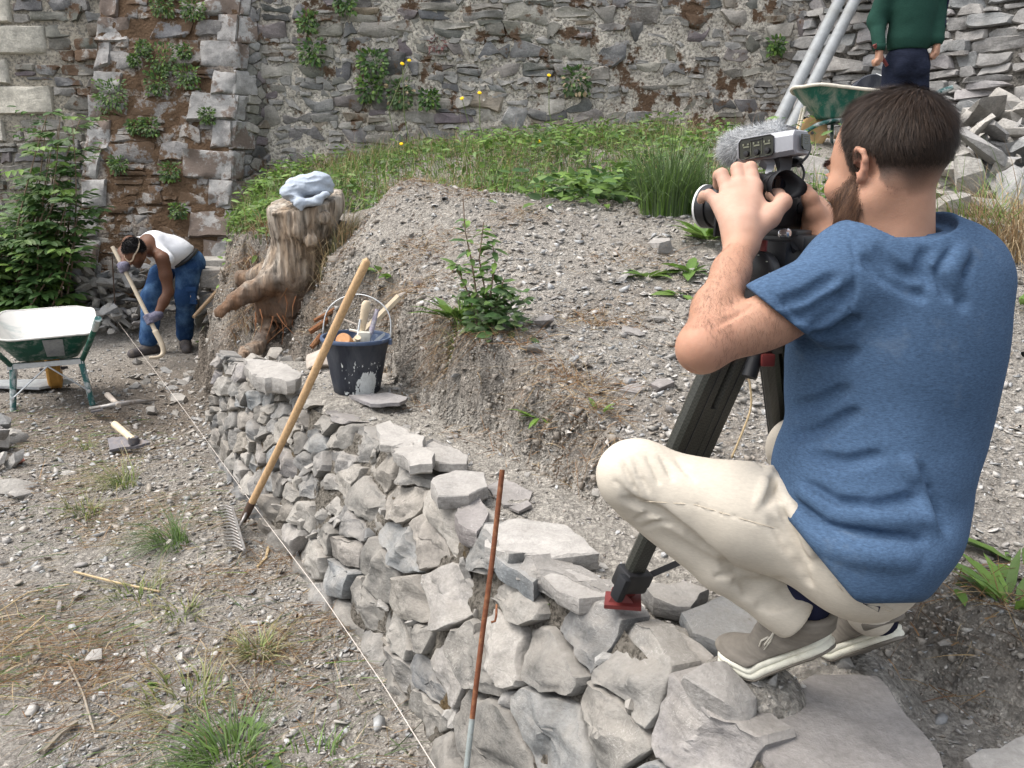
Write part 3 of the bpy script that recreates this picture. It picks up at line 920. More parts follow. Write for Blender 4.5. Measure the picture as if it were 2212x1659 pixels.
def free_left(a, b):
    return not any(p[:, 0].min() - .04 < a < p[:, 0].max() + .04 and p[:, 1].min() - .04 < b < p[:, 1].max() + .04 for p in QB)
pl = courses(rng, (-7.2, .3, -4.5, 4.25), lambda a, b: .14, (1.2, 4.0), .03, .10)
pl = [p for p in pl if free_left(*p.mean(0))]
pl2 = []
for p in pl:
    ok = True
    for q in QB:
        if p[:, 1].max() > q[:, 1].min() and p[:, 1].min() < q[:, 1].max() and p[:, 0].min() < q[:, 0].max() + .01:
            p = np.stack((np.maximum(p[:, 0], q[:, 0].max() + .015), p[:, 1]), 1)
            if poly_area(p) < .004: ok = False
    if ok: pl2.append(p)
lay(rng, left_wall, pl2, mp_left, (0, -1, 0), M['wall_stone'], (.008, .018), .04, expose=.96, sub=1, rough=.25, tilt=.1)

# ---------- leaning buttress
B0L, B0R = at(150, 600, 9.0), at(472, 560, 9.0)
B1L, B1R = at(226, -40, 10.0), at(522, -40, 10.0)
B0L[2] = B0R[2] = 0.35
BH = float(B1L[2] - .35)
_bn = np.cross(B0R - B0L, (B1L + B1R - B0L - B0R) / 2); _bn /= np.linalg.norm(_bn)
if _bn[1] > 0: _bn = -_bn
BW = 1.7
def mp_butt(a, b, d):
    t = b / BH
    l = B0L + (B1L - B0L) * t; r = B0R + (B1R - B0R) * t
    return tuple(l + (r - l) * (a / BW) + _bn * d)
buttress = thing('buttress', 'leaning stone buttress covered in brown moss with whitish corner stones', 'buttress', tuple((B0L + B0R) / 2))
sheet('mortar', mp_butt, 0, BW, 0, BH + .6, .04, .03, M['butt_mortar'], buttress, 8, 6, (0, -1, 0))
_rn = np.array((.97, -.22, 0))
def mp_bside(a, b, d):       # right-hand return, a = 0 at the front corner
    t = b / BH
    r = B0R + (B1R - B0R) * t
    e = np.array((r[0] + .30, 10.05, r[2]))
    return tuple(r + (e - r) * a + _rn * (d - .01))
sheet('side_mortar', mp_bside, 0, 1, 0, BH + .6, .05, .02, M['dark_joint'], buttress, 9, 5, (1, 0, 0))
def mp_bleft(a, b, d):
    t = b / BH
    r = B0L + (B1L - B0L) * t
    e = np.array((r[0] - .05, 10.3, r[2]))
    return tuple(r + (e - r) * a + np.array((-1, 0, 0)) * d)
sheet('left_side_mortar', mp_bleft, 0, 1, 0, BH + .6, .1, .02, M['dark_joint'], buttress, 9, 5, (-1, 0, 0))
QL, QR = [], []
b = 0.0; k = 0
while b < BH + .2:
    h = rng.uniform(.27, .36)
    wl = (.18, .32)[k % 2] * rng.uniform(.75, 1.2); wr = (.50, .24)[k % 2] * rng.uniform(.8, 1.2)
    QL.append(np.array(((-.02, b), (wl, b), (wl, b + h), (-.02, b + h)))); QR.append(np.array(((BW - wr, b), (BW + .03, b), (BW + .03, b + h), (BW - wr, b + h))))
    b += h; k += 1
for p in QL + QR:
    pj = p + rng.normal(size=(4, 2)) * .02
    V, Fc = face_stone(rng, pj, mp_butt, .008, .035, .12, 2, 2, .35, .06, True)
    obj('quoin_block', V, orient(V, Fc, _bn), M['old_quoin'], buttress, sharp=50)
for i, p in enumerate(QR):       # the quoins turn the corner
    w = .55 if i % 2 else .30
    pj = np.array(((-.03, p[0, 1]), (w, p[0, 1]), (w, p[2, 1]), (-.03, p[2, 1])))
    V, Fc = face_stone(rng, pj, mp_bside, .012, .03, .08, 2, 2, .2, .03, True)
    obj('quoin_return', V, orient(V, Fc, _rn), M['old_quoin'], buttress, sharp=50)
def free_butt(a, b):
    for p in QL:
        if p[0, 1] <= b < p[2, 1] and a < p[1, 0] + .03: return False
    for p in QR:
        if p[0, 1] <= b < p[2, 1] and a > p[0, 0] - .03: return False
    return True
pl = [p for p in courses(rng, (.1, 0, BW - .1, BH + .2), lambda a, b: .15, (1.1, 3.4), .03, .14) if free_butt(*p.mean(0))]
lay(rng, buttress, pl, mp_butt, _bn, M['butt_stone'], (.006, .03), .016, expose=.85, sub=1, rough=.22, tilt=.05)
pl = cells(rng, (.32, 0, 1, BH), lambda a, b: .12, 2.6, .4, None, 1500)
lay(rng, buttress, pl, mp_bside, _rn, M['wall_stone'], .012, .03, expose=.9, sub=1, rough=.2, tilt=.06)

# ---------- dry-stone facing at the right
DA, DB = np.array((3.55, 9.75, 0)), np.array((6.2, 6.9, 0))
_de = (DB - DA) / np.linalg.norm(DB - DA); _dn = np.array((_de[1], -_de[0], 0))
if _dn[1] > 0: _dn = -_dn
def mp_dry(a, b, d): return tuple(DA + _de * a + np.array((0, .12 * (b - 1.7), b)) + _dn * d)
dry_wall = thing('dry_stone_wall', 'grey dry laid slate wall without mortar behind the green jumper', 'stone wall', tuple(DA + _de * 2 + (0, 0, 1.7)))
sheet('backing', mp_dry, -.3, 4.6, 1.2, 4.6, .06, .03, M['dark_joint'], dry_wall, 14, 5, _dn)
pl = courses(rng, (-.1, 1.5, 4.0, 4.2), lambda a, b: .105 if b > 2.4 else .15, (1.3, 4.0), .05, .17, .25)
lay(rng, dry_wall, pl, mp_dry, _dn, M['dry_stone'], (.0, .008), .075, expose=1.0, sub=1, rough=.3, tilt=.16, depth=.1)

# ---------- excavated foreground wall
WH = .62
_ys = np.linspace(.7, 4.55, 400)
_mid = np.stack(((x_top(_ys) + x_base(_ys)) / 2, _ys), 1)
_arc = np.concatenate(([0], np.cumsum(np.hypot(*np.diff(_mid, axis=0).T))))
ALEN = float(_arc[-1])
def mp_low(a, b, d):
    y = float(np.interp(a, _arc, _ys))
    t = b / WH
    x = x_base(y) * (1 - t) + x_top(y) * t
    bulge = .035 * math.sin(PI * min(max(t, 0), 1))
    n = np.array((-.83, -.53, .2))
    return tuple(np.array((x, y, b)) + n * (d - .012 + bulge * .6))
low_n = np.array((-.83, -.53, .2))
low_wall = thing('excavated_wall', 'low rough slate wall dug free of the soil in the foreground', 'stone wall', (-.7, 2.6, 0))
sheet('earth_joint', lambda a, b, d: mp_low(a, b, d - .010), -.05, ALEN + .02, -.12, WH - .03, .02, .018, M['near_joint'], low_wall, 17, 9, low_n)
def lsize(a, b):
    near = 1 - a / ALEN
    return .075 + .10 * near ** 1.3 + .015 * (1 - b / WH)
def lwarp(p):
    q = []
    m = len(p)
    for i in range(m):
        a, b = p[i], p[(i + 1) % m]
        for f in (0, .34, .67): q.append(a + (b - a) * f)
    q = np.array(q)
    return q + .017 * np.stack((fbm(q[:, 0] * 9, q[:, 1] * 9, oct=3, seed=5), fbm(q[:, 0] * 9, q[:, 1] * 9, oct=3, seed=15)), 1)
pl = [lwarp(p) for p in cells(rng, (-.05, -.1, ALEN, WH), lsize, 1.95, .6, None, 9000)]
lay(rng, low_wall, pl, mp_low, low_n, M['near_stone'], (.004, .011), .024, expose=.99, maker=pillow_stone, rough=.34, tilt=.09, depth=.08, sharp=36)
for k in range(130):        # chinking stones in the joints
    p = pl[rng.integers(len(pl))]; q = p[rng.integers(len(p))]
    if not (0 < q[0] < ALEN and 0 < q[1] < WH - .03): continue
    c = np.array(mp_low(q[0], q[1], rng.uniform(-.01, .012)))
    o = inst('chinking_stone', ROCKS['rubble'][rng.integers(12)], low_wall, c, tuple(rng.uniform(0, 6, 3)), tuple(rng.uniform(.016, .04) * np.array((1.3, 1, 1))))
# broken far end
rg2 = np.random.default_rng(77)
for k in range(34):
    t = rg2.random(); h = rg2.uniform(0, .58)
    y = 4.55 + .12 * (1 - h / .6) + rg2.normal() * .05
    x = x_base(y) + .10 + t * (.42 - .25 * h) + .28 * h
    stone(low_wall, (x, y, h), rg2.uniform(.12, .24), rg2, 'block', .3, sink=.3).data = ROCKS['block'][k % 10]
for o in low_wall.children:
    if o.data.name.startswith('stone') and o.data.users > 1: pass

def slab(parent, outline, z, th, mat, name='slab_stone', seed=0, tilt=(0, 0), rough=.012, world=None):
    """flat stone: outline in photo pixels on its top plane (z), real thickness below"""
    rg = np.random.default_rng(seed)
    z = z - (th * .5 if parent is not None else 0)
    P = [atz(u, v, z) for u, v in outline] if world is None else [np.array(p, float) for p in world]
    c = np.mean(P, 0)
    P = [p + np.array((0, 0, (p[0] - c[0]) * tilt[0] + (p[1] - c[1]) * tilt[1])) for p in P]
    # finer, jogged outline
    Q = []
    for i in range(len(P)):
        a, b_ = P[i], P[(i + 1) % len(P)]
        L = np.linalg.norm(b_ - a)
        n = max(1, int(L / .035))
        for k in range(n):
            q = a + (b_ - a) * (k / n)
            if k: q = q + np.append(rg.normal(size=2) * .006, 0)
            w = .014 * min(1, L / .15)
            q = q + np.array((float(fbm(q[0] * 16, q[1] * 16, oct=3, seed=seed)), float(fbm(q[0] * 16, q[1] * 16, oct=3, seed=seed + 50)), 0)) * w
            Q.append(q)
    m = len(Q)
    V = []
    sd = rg.uniform(0, 50)
    def top(p, s):
        q = c + (p - c) * s
        st = float(fbm(q[0] * 9 + sd, q[1] * 9, oct=3, seed=3)) * rough + float(np.round(fbm(q[0] * 3.1 + sd, q[1] * 5.3, oct=2, seed=6) * 3.2)) / 3.2 * rough * 1.1
        return q + np.array((0, 0, st))
    for lv, (f, dz) in enumerate(((.93, -1), (.99, -.82), (1.0, -.4), (1.0, -.06))):
        for k, p in enumerate(Q):
            q = c + (p - c) * (f + (.03 * float(vnoise(k * .45 + seed, lv * 1.7, seed=4)) if lv < 3 else 0) + rg.normal() * .006); q = q + np.array((0, 0, dz * th))
            V.append(q)
    for s in (.97, .8, .58, .34, .14):
        for p in Q: V.append(top(p, s))
    V.append(top(c, 1))
    Fc = [tuple(range(m - 1, -1, -1))]
    for r in range(8):
        for k in range(m):
            k2 = (k + 1) % m
            Fc.append((r * m + k, r * m + k2, (r + 1) * m + k2, (r + 1) * m + k))
    for k in range(m): Fc.append((8 * m + k, 8 * m + (k + 1) % m, 9 * m))
    V = np.array(V)
    area = sum(np.cross(Q[i] - c, Q[(i + 1) % m] - c)[2] for i in range(m))
    if area < 0: Fc = [f[::-1] for f in Fc]
    return obj(name, V, Fc, mat, parent, sharp=30)
# named flat stones on top of the wall
S, PS = M['slab_stone'], M['pale_slab']
slab(low_wall, [(1655, 1480), (1760, 1452), (1900, 1462), (1990, 1570), (2070, 1700), (1700, 1700), (1600, 1575), (1690, 1520)], .63, 0.062, S, seed=1)
slab(low_wall, [(2085, 1640), (2212, 1600), (2300, 1640), (2300, 1720), (2110, 1720)], .57, 0.043, PS, seed=2)
slab(low_wall, [(1042, 1132), (1120, 1118), (1215, 1128), (1292, 1192), (1190, 1203), (1110, 1198), (1050, 1180)], .645, 0.056, PS, seed=3)
slab(low_wall, [(930, 1040), (985, 1018), (1050, 1022), (1056, 1050), (1010, 1070), (945, 1072)], .675, 0.043, PS, seed=4)
slab(low_wall, [(812, 918), (845, 912), (918, 950), (915, 968), (820, 952)], .68, 0.031, PS, seed=5, tilt=(.1, .1))
slab(low_wall, [(845, 955), (880, 948), (942, 992), (935, 1008), (880, 1005)], .69, 0.037, PS, seed=6, tilt=(.15, .0))
slab(low_wall, [(905, 962), (935, 945), (1012, 985), (1008, 1002), (950, 1000)], .67, 0.034, PS, seed=7)
slab(low_wall, [(523, 775), (600, 785), (650, 808), (640, 822), (570, 818), (535, 800)], .72, 0.062, PS, seed=8, tilt=(.06, .08))
slab(low_wall, [(1170, 1240), (1230, 1228), (1316, 1262), (1308, 1290), (1250, 1298), (1200, 1275)], .635, 0.037, PS, seed=9)
slab(low_wall, [(985, 1085), (1040, 1078), (1062, 1110), (1030, 1150), (990, 1135)], .645, 0.056, S, seed=10)
slab(low_wall, [(1050, 1048), (1090, 1035), (1148, 1060), (1140, 1088), (1090, 1090)], .625, 0.037, S, seed=11)
slab(low_wall, [(1100, 1095), (1140, 1085), (1150, 1092), (1120, 1104)], .61, 0.009, S, seed=12)
slab(low_wall, [(1290, 1325), (1370, 1312), (1420, 1338), (1500, 1360), (1440, 1400), (1350, 1372)], .60, 0.05, M['near_stone'], seed=13)
slab(low_wall, [(1385, 1270), (1480, 1255), (1530, 1275), (1490, 1315), (1410, 1300)], .60, 0.037, M['near_stone'], seed=14)
slab(low_wall, [(1470, 1330), (1570, 1290), (1650, 1330), (1640, 1380), (1560, 1400), (1490, 1370)], .605, 0.037, M['near_stone'], seed=15)
slab(low_wall, [(1380, 1400), (1470, 1375), (1540, 1420), (1500, 1470), (1420, 1450)], .61, 0.05, M['near_stone'], seed=22)
slab(low_wall, [(1060, 1180), (1110, 1200), (1180, 1240), (1150, 1262), (1075, 1215)], .62, 0.05, M['near_stone'], seed=23)
# loose ones that just lie there
def loose(name, label, *a, **k):
    o = slab(None, *a, name=name, **k); tag(o, label, 'stone'); return o
loose('slate_slab', 'thin dark slate slab lying in front of the black bucket', [(756, 852), (840, 848), (880, 858), (862, 868), (800, 872)], .645, .02, M['dry_stone'], seed=31)
M['leafstalk'] = plain('leafstalk', (.13, .17, .06), .7)
M['yellow'] = plain('yellow', (.75, .48, .01), .7, .2, 0, .2)
M['straw_stalk'] = plain('straw_stalk', (.48, .37, .22), .7, .2, 0, .3)
M['grey_stalk'] = plain('grey_stalk', (.27, .235, .19), .8, .2, 0, .3)
# ------------------------------------------------------------------ plants
LT = np.array([(0, 0, 0), (.28, .42, .02), (.28, -.42, .02), (.3, 0, -.06), (.68, .36, .0), (.68, -.36, .0), (.7, 0, -.05), (1, 0, -.06)])
LF = np.array([(0, 3, 1), (0, 2, 3), (1, 3, 6), (1, 6, 4), (3, 2, 5), (3, 5, 6), (4, 6, 7), (6, 5, 7)])
def norm(a): return a / (np.linalg.norm(a, axis=-1, keepdims=True) + 1e-9)
def leaves(p, d, n, L, W, col, curl=.25):
    """arrays -> verts, tris, colours"""
    p = np.asarray(p, float); N = len(p)
    d = norm(np.broadcast_to(d, (N, 3))); n = np.broadcast_to(n, (N, 3))
    s = norm(np.cross(n, d)); n = np.cross(d, s)
    L = np.broadcast_to(L, N); W = np.broadcast_to(W, N)
    x = LT[None, :, 0] * L[:, None]; y = LT[None, :, 1] * W[:, None]
    z = LT[None, :, 2] * W[:, None] * 1.5 - curl * (LT[None, :, 0] ** 2) * L[:, None]
    V = p[:, None] + x[..., None] * d[:, None] + y[..., None] * s[:, None] + z[..., None] * n[:, None]
    Fc = (LF[None] + (np.arange(N) * 8)[:, None, None]).reshape(-1, 3)
    C = np.repeat(np.broadcast_to(col, (N, 3)), 8, 0)
    return V.reshape(-1, 3), Fc, C
def blades(p, d, L, W, col, bend=.5, up=(0, 0, 1), seg=4, tipcol=None, grav=None):
    """thin ribbons: start p, first direction up, drifting towards d"""
    p = np.asarray(p, float); N = len(p)
    d = np.broadcast_to(d, (N, 3)); up = norm(np.broadcast_to(np.asarray(up, float), (N, 3)))
    L = np.broadcast_to(L, N)[:, None]; W = np.broadcast_to(W, N)[:, None]; bend = np.broadcast_to(bend, N)[:, None]
    side = norm(np.cross(up + d * .7 + 1e-4, d + (0.013, .007, .0011)))
    V = []; C = []
    col = np.broadcast_to(col, (N, 3)); tc = col if tipcol is None else np.broadcast_to(tipcol, (N, 3))
    for i in range(seg + 1):
        t = i / seg
        c = p + up * L * (t - .35 * bend * t * t) + d * L * bend * t * t
        if grav is not None: c = c - np.array((0, 0, 1.0)) * L * grav * t ** 3
        w = W * (1 - t ** 1.6) * .5 + W * .02
        V += [c - side * w, c + side * w]; C += [col * (1 - t) + tc * t] * 2
    V = np.stack(V, 1); C = np.stack(C, 1); k = 2 * (seg + 1)
    f = np.array([(2 * i, 2 * i + 1, 2 * i + 3, 2 * i + 2) for i in range(seg)])
    Fc = (f[None] + (np.arange(N) * k)[:, None, None]).reshape(-1, 4)
    return V.reshape(-1, 3), Fc, C.reshape(-1, 3)
def tri(q): return np.concatenate((q[:, [0, 1, 2]], q[:, [0, 2, 3]])) if q.shape[1] == 4 else q
def join(parts):
    Vs, Fs, Cs, b = [], [], [], 0
    for V, Fc, C in parts:
        Vs.append(V); Fs.append(tri(Fc) + b); Cs.append(C); b += len(V)
    return np.concatenate(Vs), np.concatenate(Fs), np.concatenate(Cs)
def plant_obj(name, parts, parent=None, mat='leaf', **kw):
    V, Fc, C = join(parts)
    return obj(name, V, Fc, M[mat], parent, False, C, **kw)
def tone(rng, n, cols, var=.25):
    c = np.array(cols)[rng.integers(0, len(cols), n)]
    return c * rng.uniform(1 - var, 1 + var, n)[:, None]
G_FRESH = [(.135, .235, .042), (.115, .205, .042), (.17, .275, .06), (.10, .175, .042)]
G_DARK = [(.06, .125, .036), (.075, .15, .042), (.052, .108, .036), (.10, .165, .048)]
G_GREY = [(.09, .14, .055), (.11, .16, .07), (.075, .12, .05)]
STRAW = [(.40, .31, .19), (.33, .24, .13), (.46, .38, .26), (.27, .18, .10)]
BROWN = [(.20, .11, .055), (.26, .15, .075), (.15, .085, .05), (.30, .19, .10)]
def dirs(rng, n, up=0.0, spread=1.0):
    a = rng.uniform(0, 2 * PI, n)
    d = np.stack((np.cos(a) * spread, np.sin(a) * spread, rng.normal(up, .3, n)), 1)
    return norm(d)
rv = np.random.default_rng(404)

# ---- shrub at the left, in front of the tall wall
def shrub():
    t = thing('leafy_shrub', 'dense dark green elder like shrub against the wall at far left', 'shrub', (-4.9, 8.6, .35))
    parts = []; stems = MB()
    rng = rv
    n_st = 60
    for k in range(n_st):
        u0 = rng.uniform(-120, 150); top = rng.random()
        if k < 17:
            u1, v1 = rng.uniform(80, 178), rng.uniform(245, 470)
        else:
            u1, v1 = rng.uniform(-100, 158), rng.uniform(430, 640)
        Y = rng.uniform(8.15, 9.0)
        base = at(u0 * .5 + u1 * .4, 690, Y); base[2] = float(H(base[0], Y))
        tip = at(u1, v1, Y - .1)
        mid = (base + tip) / 2 + rng.normal(size=3) * .12
        pts = [base * (1 - s) ** 2 + 2 * mid * s * (1 - s) + tip * s * s for s in np.linspace(0, 1, 7)]
        stems.tube(pts, list(np.linspace(.014, .004, 7)), 5)
        m = 14
        for s in np.linspace(.25, 1, m):
            c = base * (1 - s) ** 2 + 2 * mid * s * (1 - s) + tip * s * s
            a = rng.uniform(0, 6.28)
            ax = np.array((math.cos(a), math.sin(a) - .35, rng.uniform(-.15, .5))); ax /= np.linalg.norm(ax)
            ln = rng.uniform(.16, .30)
            sd = np.cross(ax, (0, 0, 1.0)); sd /= np.linalg.norm(sd)
            pr = []; dd = []
            for f in (.35, .6, .82):
                for sg in (-1, 1):
                    pr.append(c + ax * ln * f + (0, 0, -.1 * ln * f * f)); dd.append(ax * .55 + sd * sg * .9 + (0, 0, -.1))
            pr.append(c + ax * ln * .9); dd.append(ax)
            hue = G_DARK if rng.random() < .72 else G_FRESH
            parts.append(leaves(pr, np.array(dd), np.array((0, -.3, 1.0)) + rng.normal(size=(7, 3)) * .25, rng.uniform(.085, .15), rng.uniform(.05, .075), tone(rng, 7, hue, .2), .3))
    # darker low leaves hide the ground
    n = 1500
    p = np.array([at(rng.uniform(-140, 150), rng.uniform(500, 668), rng.uniform(8.2, 9.2)) for _ in range(n)])
    parts.append(leaves(p, dirs(rng, n, 0), np.array((0, -.3, 1.0)) + rng.normal(size=(n, 3)) * .35, rng.uniform(.07, .14, n), rng.uniform(.04, .07, n), tone(rng, n, G_DARK + G_FRESH[:1], .2)))
    V, Fc, C = join(parts)
    obj('foliage', V, Fc, M['leaf'], t, False, C)
    stems.build('stem', M['root'], t)
shrub()

# ---- wild green bank between the mound and the tall wall
def green_bank():
    rng = rv
    parts = []
    N = 19000
    y = rng.uniform(4.3, 9.9, N) ** 1.0; x = rng.uniform(-3.0, 2.6, N)
    t2 = zones(x, y)[2]
    fr = np.interp(x, [-3, -1.6, -.9, 0, .5, 1.0, 1.6, 2.6], [6.2, 6.0, 5.75, 5.6, 5.25, 4.75, 4.75, 5.0]) + .3 * fbm(x * 2.5, y * 2.5, oct=2, seed=8)
    keep = (t2 > .9) & (y > fr) & (y < 9.75)
    keep &= rng.random(N) < .34 + .95 * sstep(-.18, .28, fbm(x * 1.9, y * 1.9, oct=3, seed=12))
    # the ground opens up towards the barrow
    keep &= ~((x > 1.75) & (y > 5.2) & (rng.random(N) < .9))
    x, y = x[keep], y[keep]; n = len(x)
    z = H(x, y)
    hgt = .07 + .24 * sstep(-.3, .5, fbm(x * 1.1, y * 1.1, oct=3, seed=31)) * sstep(0, .8, y - np.interp(x, [-3, 0, 2.6], [6.2, 5.5, 4.7]))
    p = np.stack((x, y, z + rng.random(n) ** .7 * hgt), 1)
    hue = np.array(tone(rng, n, G_FRESH + G_FRESH + G_DARK[:2] + G_GREY[:1], .25))
    parts.append(leaves(p, dirs(rng, n, .15), np.array((0, -.25, 1.0)) + rng.normal(size=(n, 3)) * .4, rng.uniform(.04, .11, n), rng.uniform(.018, .045, n), hue))
    m = n
    q = rng.integers(0, n, m)
    pb = np.stack((x[q] + rng.normal(0, .05, m), y[q] + rng.normal(0, .05, m), z[q] - .01), 1)
    parts.append(blades(pb, dirs(rng, m), rng.uniform(.10, .30, m), rng.uniform(.004, .008, m), tone(rng, m, G_FRESH + G_FRESH + G_GREY, .3), rng.uniform(.2, 1.2, m), seg=3, tipcol=tone(rng, m, G_FRESH + G_GREY + STRAW[:1], .3)))
    # dry stalks mixed in
    m = 2600
    q = rng.integers(0, n, m)
    pb = np.stack((x[q], y[q], z[q]), 1)
    parts.append(blades(pb, dirs(rng, m), rng.uniform(.12, .4, m), .004, tone(rng, m, STRAW + BROWN, .2), rng.uniform(.4, 1.2, m), seg=3))
    # rank grass right along the foot of the wall
    m = 3600
    xx = rng.uniform(-3, 4.0, m); yy = rng.uniform(9.0, 9.9, m)
    pb = np.stack((xx, yy, H(xx, yy) - .02), 1)
    parts.append(blades(pb, dirs(rng, m), rng.uniform(.08, .26, m), .006, tone(rng, m, G_GREY[:1] + STRAW[:2] + BROWN, .3), rng.uniform(.2, .9, m), seg=3))
    o = plant_obj('wild_grass', parts, origin=(0, 0, 0))
    tag(o, 'rank green weeds and grass covering the bank below the tall wall', None, kind='stuff')
green_bank()

def grass_tuft(label, p, n, L, cols, spread=.06, bend=(.3, 1.0), name='grass_tuft', cat='grass tuft', group=None, tip=None, w=.004, lean=(0, 0, 0), mat='leaf'):
    rng = rv
    r = spread * np.sqrt(rng.random(n)); a = rng.uniform(0, 6.28, n)
    b = np.stack((p[0] + r * np.cos(a), p[1] + r * np.sin(a), np.zeros(n)), 1)
    b[:, 2] = H(b[:, 0], b[:, 1]) - .006
    if p[2] > 0.01 + b[:, 2].max() + .04: b[:, 2] = p[2]
    d = norm(np.stack((np.cos(a), np.sin(a), rng.normal(-.1, .2, n)), 1) + rng.normal(size=(n, 3)) * .4 + np.asarray(lean))
    o = plant_obj(name, [blades(b, d, rng.uniform(.5, 1.1, n) * L, rng.uniform(.7, 1.3, n) * w, tone(rng, n, cols, .35), rng.uniform(*bend, n), seg=4, tipcol=None if tip is None else tone(rng, n, tip, .2), grav=.25)], mat=mat)
    tag(o, label, cat, group)
    return o
GT = 'grass tufts in the dry yard'
for (u, v, n, L, sp, lb, tip, ln) in (
        (370, 1180, 150, .20, .075, 'bright green grass tuft left of the rake head', G_GREY, (-.9, -.2, 0)),
        (485, 1648, 210, .19, .10, 'largest green grass tuft at the bottom edge of the yard', G_GREY, (-.6, 0, 0)),
        (560, 1415, 110, .13, .06, 'grass tuft with straw coloured base beside the string, below the rake', STRAW, (0, .3, 0)),
        (262, 1048, 120, .22, .09, 'flattened grass tuft in the yard below the mattock', STRAW, (-.8, 0, 0)),
        (395, 1330, 60, .10, .07, 'sparse thin grass tuft in the middle of the yard', STRAW, (0, 0, 0)),
        (300, 1290, 70, .15, .10, 'faded grass tuft left of the middle of the yard', STRAW, (-.4, 0, 0)),
        (400, 1520, 120, .13, .12, 'flat greyish grass tuft just above the largest bottom tuft', STRAW, (-.5, 0, 0)),
        (180, 1110, 70, .16, .08, 'thin grass tuft left of the bright green one', STRAW, (-.5, 0, 0)),
        (690, 1650, 60, .08, .09, 'small broad leaved grass tuft at the bottom beside the wall foot', G_FRESH, (0, 0, 0)),
        (185, 960, 50, .12, .07, 'small grass tuft left of the mattock blade', STRAW, (-.3, 0, 0))):
    p = atz(u, v, .0)
    grass_tuft(lb, p, n, L, G_FRESH + G_FRESH + G_GREY, sp, (.8, 1.7), group=GT, tip=tip, lean=ln, w=.0045)

# ---- tall grass clump beyond the lens
p = hit(1450, 470, 3.5, 7)
grass_tuft('tall upright grass clump on the bank left of the camera lens', p + (0, .15, 0), 520, .62, G_FRESH + G_GREY, .17, (.15, .8), 'grass_clump', 'grass clump', tip=G_GREY, w=.007)
p = hit(1520, 440, 3.5, 7)
grass_tuft('leaning grass clump just behind the camera lens', p, 260, .5, G_FRESH + G_GREY, .2, (.3, 1.0), 'grass_clump', 'grass clump', tip=G_GREY, w=.006)
p = hit(2180, 540, 2.2, 5)
grass_tuft('heap of dry straw coloured grass at the right edge behind the shoulder', p + (.1, .1, 0), 900, .40, STRAW, .28, (.5, 1.5), 'hay_clump', 'hay clump', w=.005, mat='straw')
p = hit(2090, 500, 2.2, 5)
grass_tuft('thin green grass clump in front of the rubble heap by the neck', p, 140, .42, G_FRESH, .2, (.3, 1.1), 'grass_clump', 'grass clump', w=.005)
p = hit(2225, 470, 2.2, 5)
grass_tuft('green grass clump behind the straw heap at the right edge', p, 160, .4, G_FRESH, .2, (.3, 1.1), 'grass_clump', 'grass clump', w=.005)
p = hit(725, 540, 3.5, 7)
grass_tuft('tuft of half dry grass on the bank just right of the stump', p, 320, .30, G_GREY + STRAW, .16, (.4, 1.2), tip=STRAW, w=.005)
p = hit(565, 545, 5, 8)
grass_tuft('overhanging brown grass on the bank edge left of the stump', p + (0, .1, .02), 520, .26, STRAW + BROWN + BROWN, .30, (.8, 1.5), 'dry_grass', 'dry grass', w=.006, mat='straw', lean=(-.2, -.5, -.3))
p = hit(570, 450, 5, 8.5)
grass_tuft('leafy green clump on the bank left of the stump', p, 200, .3, G_FRESH, .3, (.3, 1.1), 'grass_clump', 'grass clump', w=.008)
def leaf_bank(name, label, spots, n, L, cols, cat='weed'):
    rng = rv; parts = []
    for (u, v, r, y0, y1) in spots:
        c = hit(u, v, y0, y1)
        x = c[0] + rng.normal(0, r, n); y = c[1] + rng.normal(0, r, n)
        p = np.stack((x, y, H(x, y) + rng.random(n) * r * .9), 1)
        parts.append(leaves(p, dirs(rng, n, .2), np.array((0, -.3, 1.0)) + rng.normal(size=(n, 3)) * .4, rng.uniform(.6, 1.2, n) * L, rng.uniform(.35, .5, n) * L, tone(rng, n, cols, .25)))
    o = plant_obj(name, parts); tag(o, label, None, kind='stuff'); return o
leaf_bank('nettle_patch', 'bright green weed patch between the buttress and the stump', [(530, 440, .22, 5, 9), (590, 400, .22, 5, 9), (560, 480, .16, 5, 8)], 420, .10, G_FRESH)
leaf_bank('nettle_patch', 'low leafy weed patch in front of the tall grass clump', [(1260, 440, .2, 3.5, 7), (1330, 420, .2, 3.5, 7)], 240, .11, G_FRESH + G_DARK)

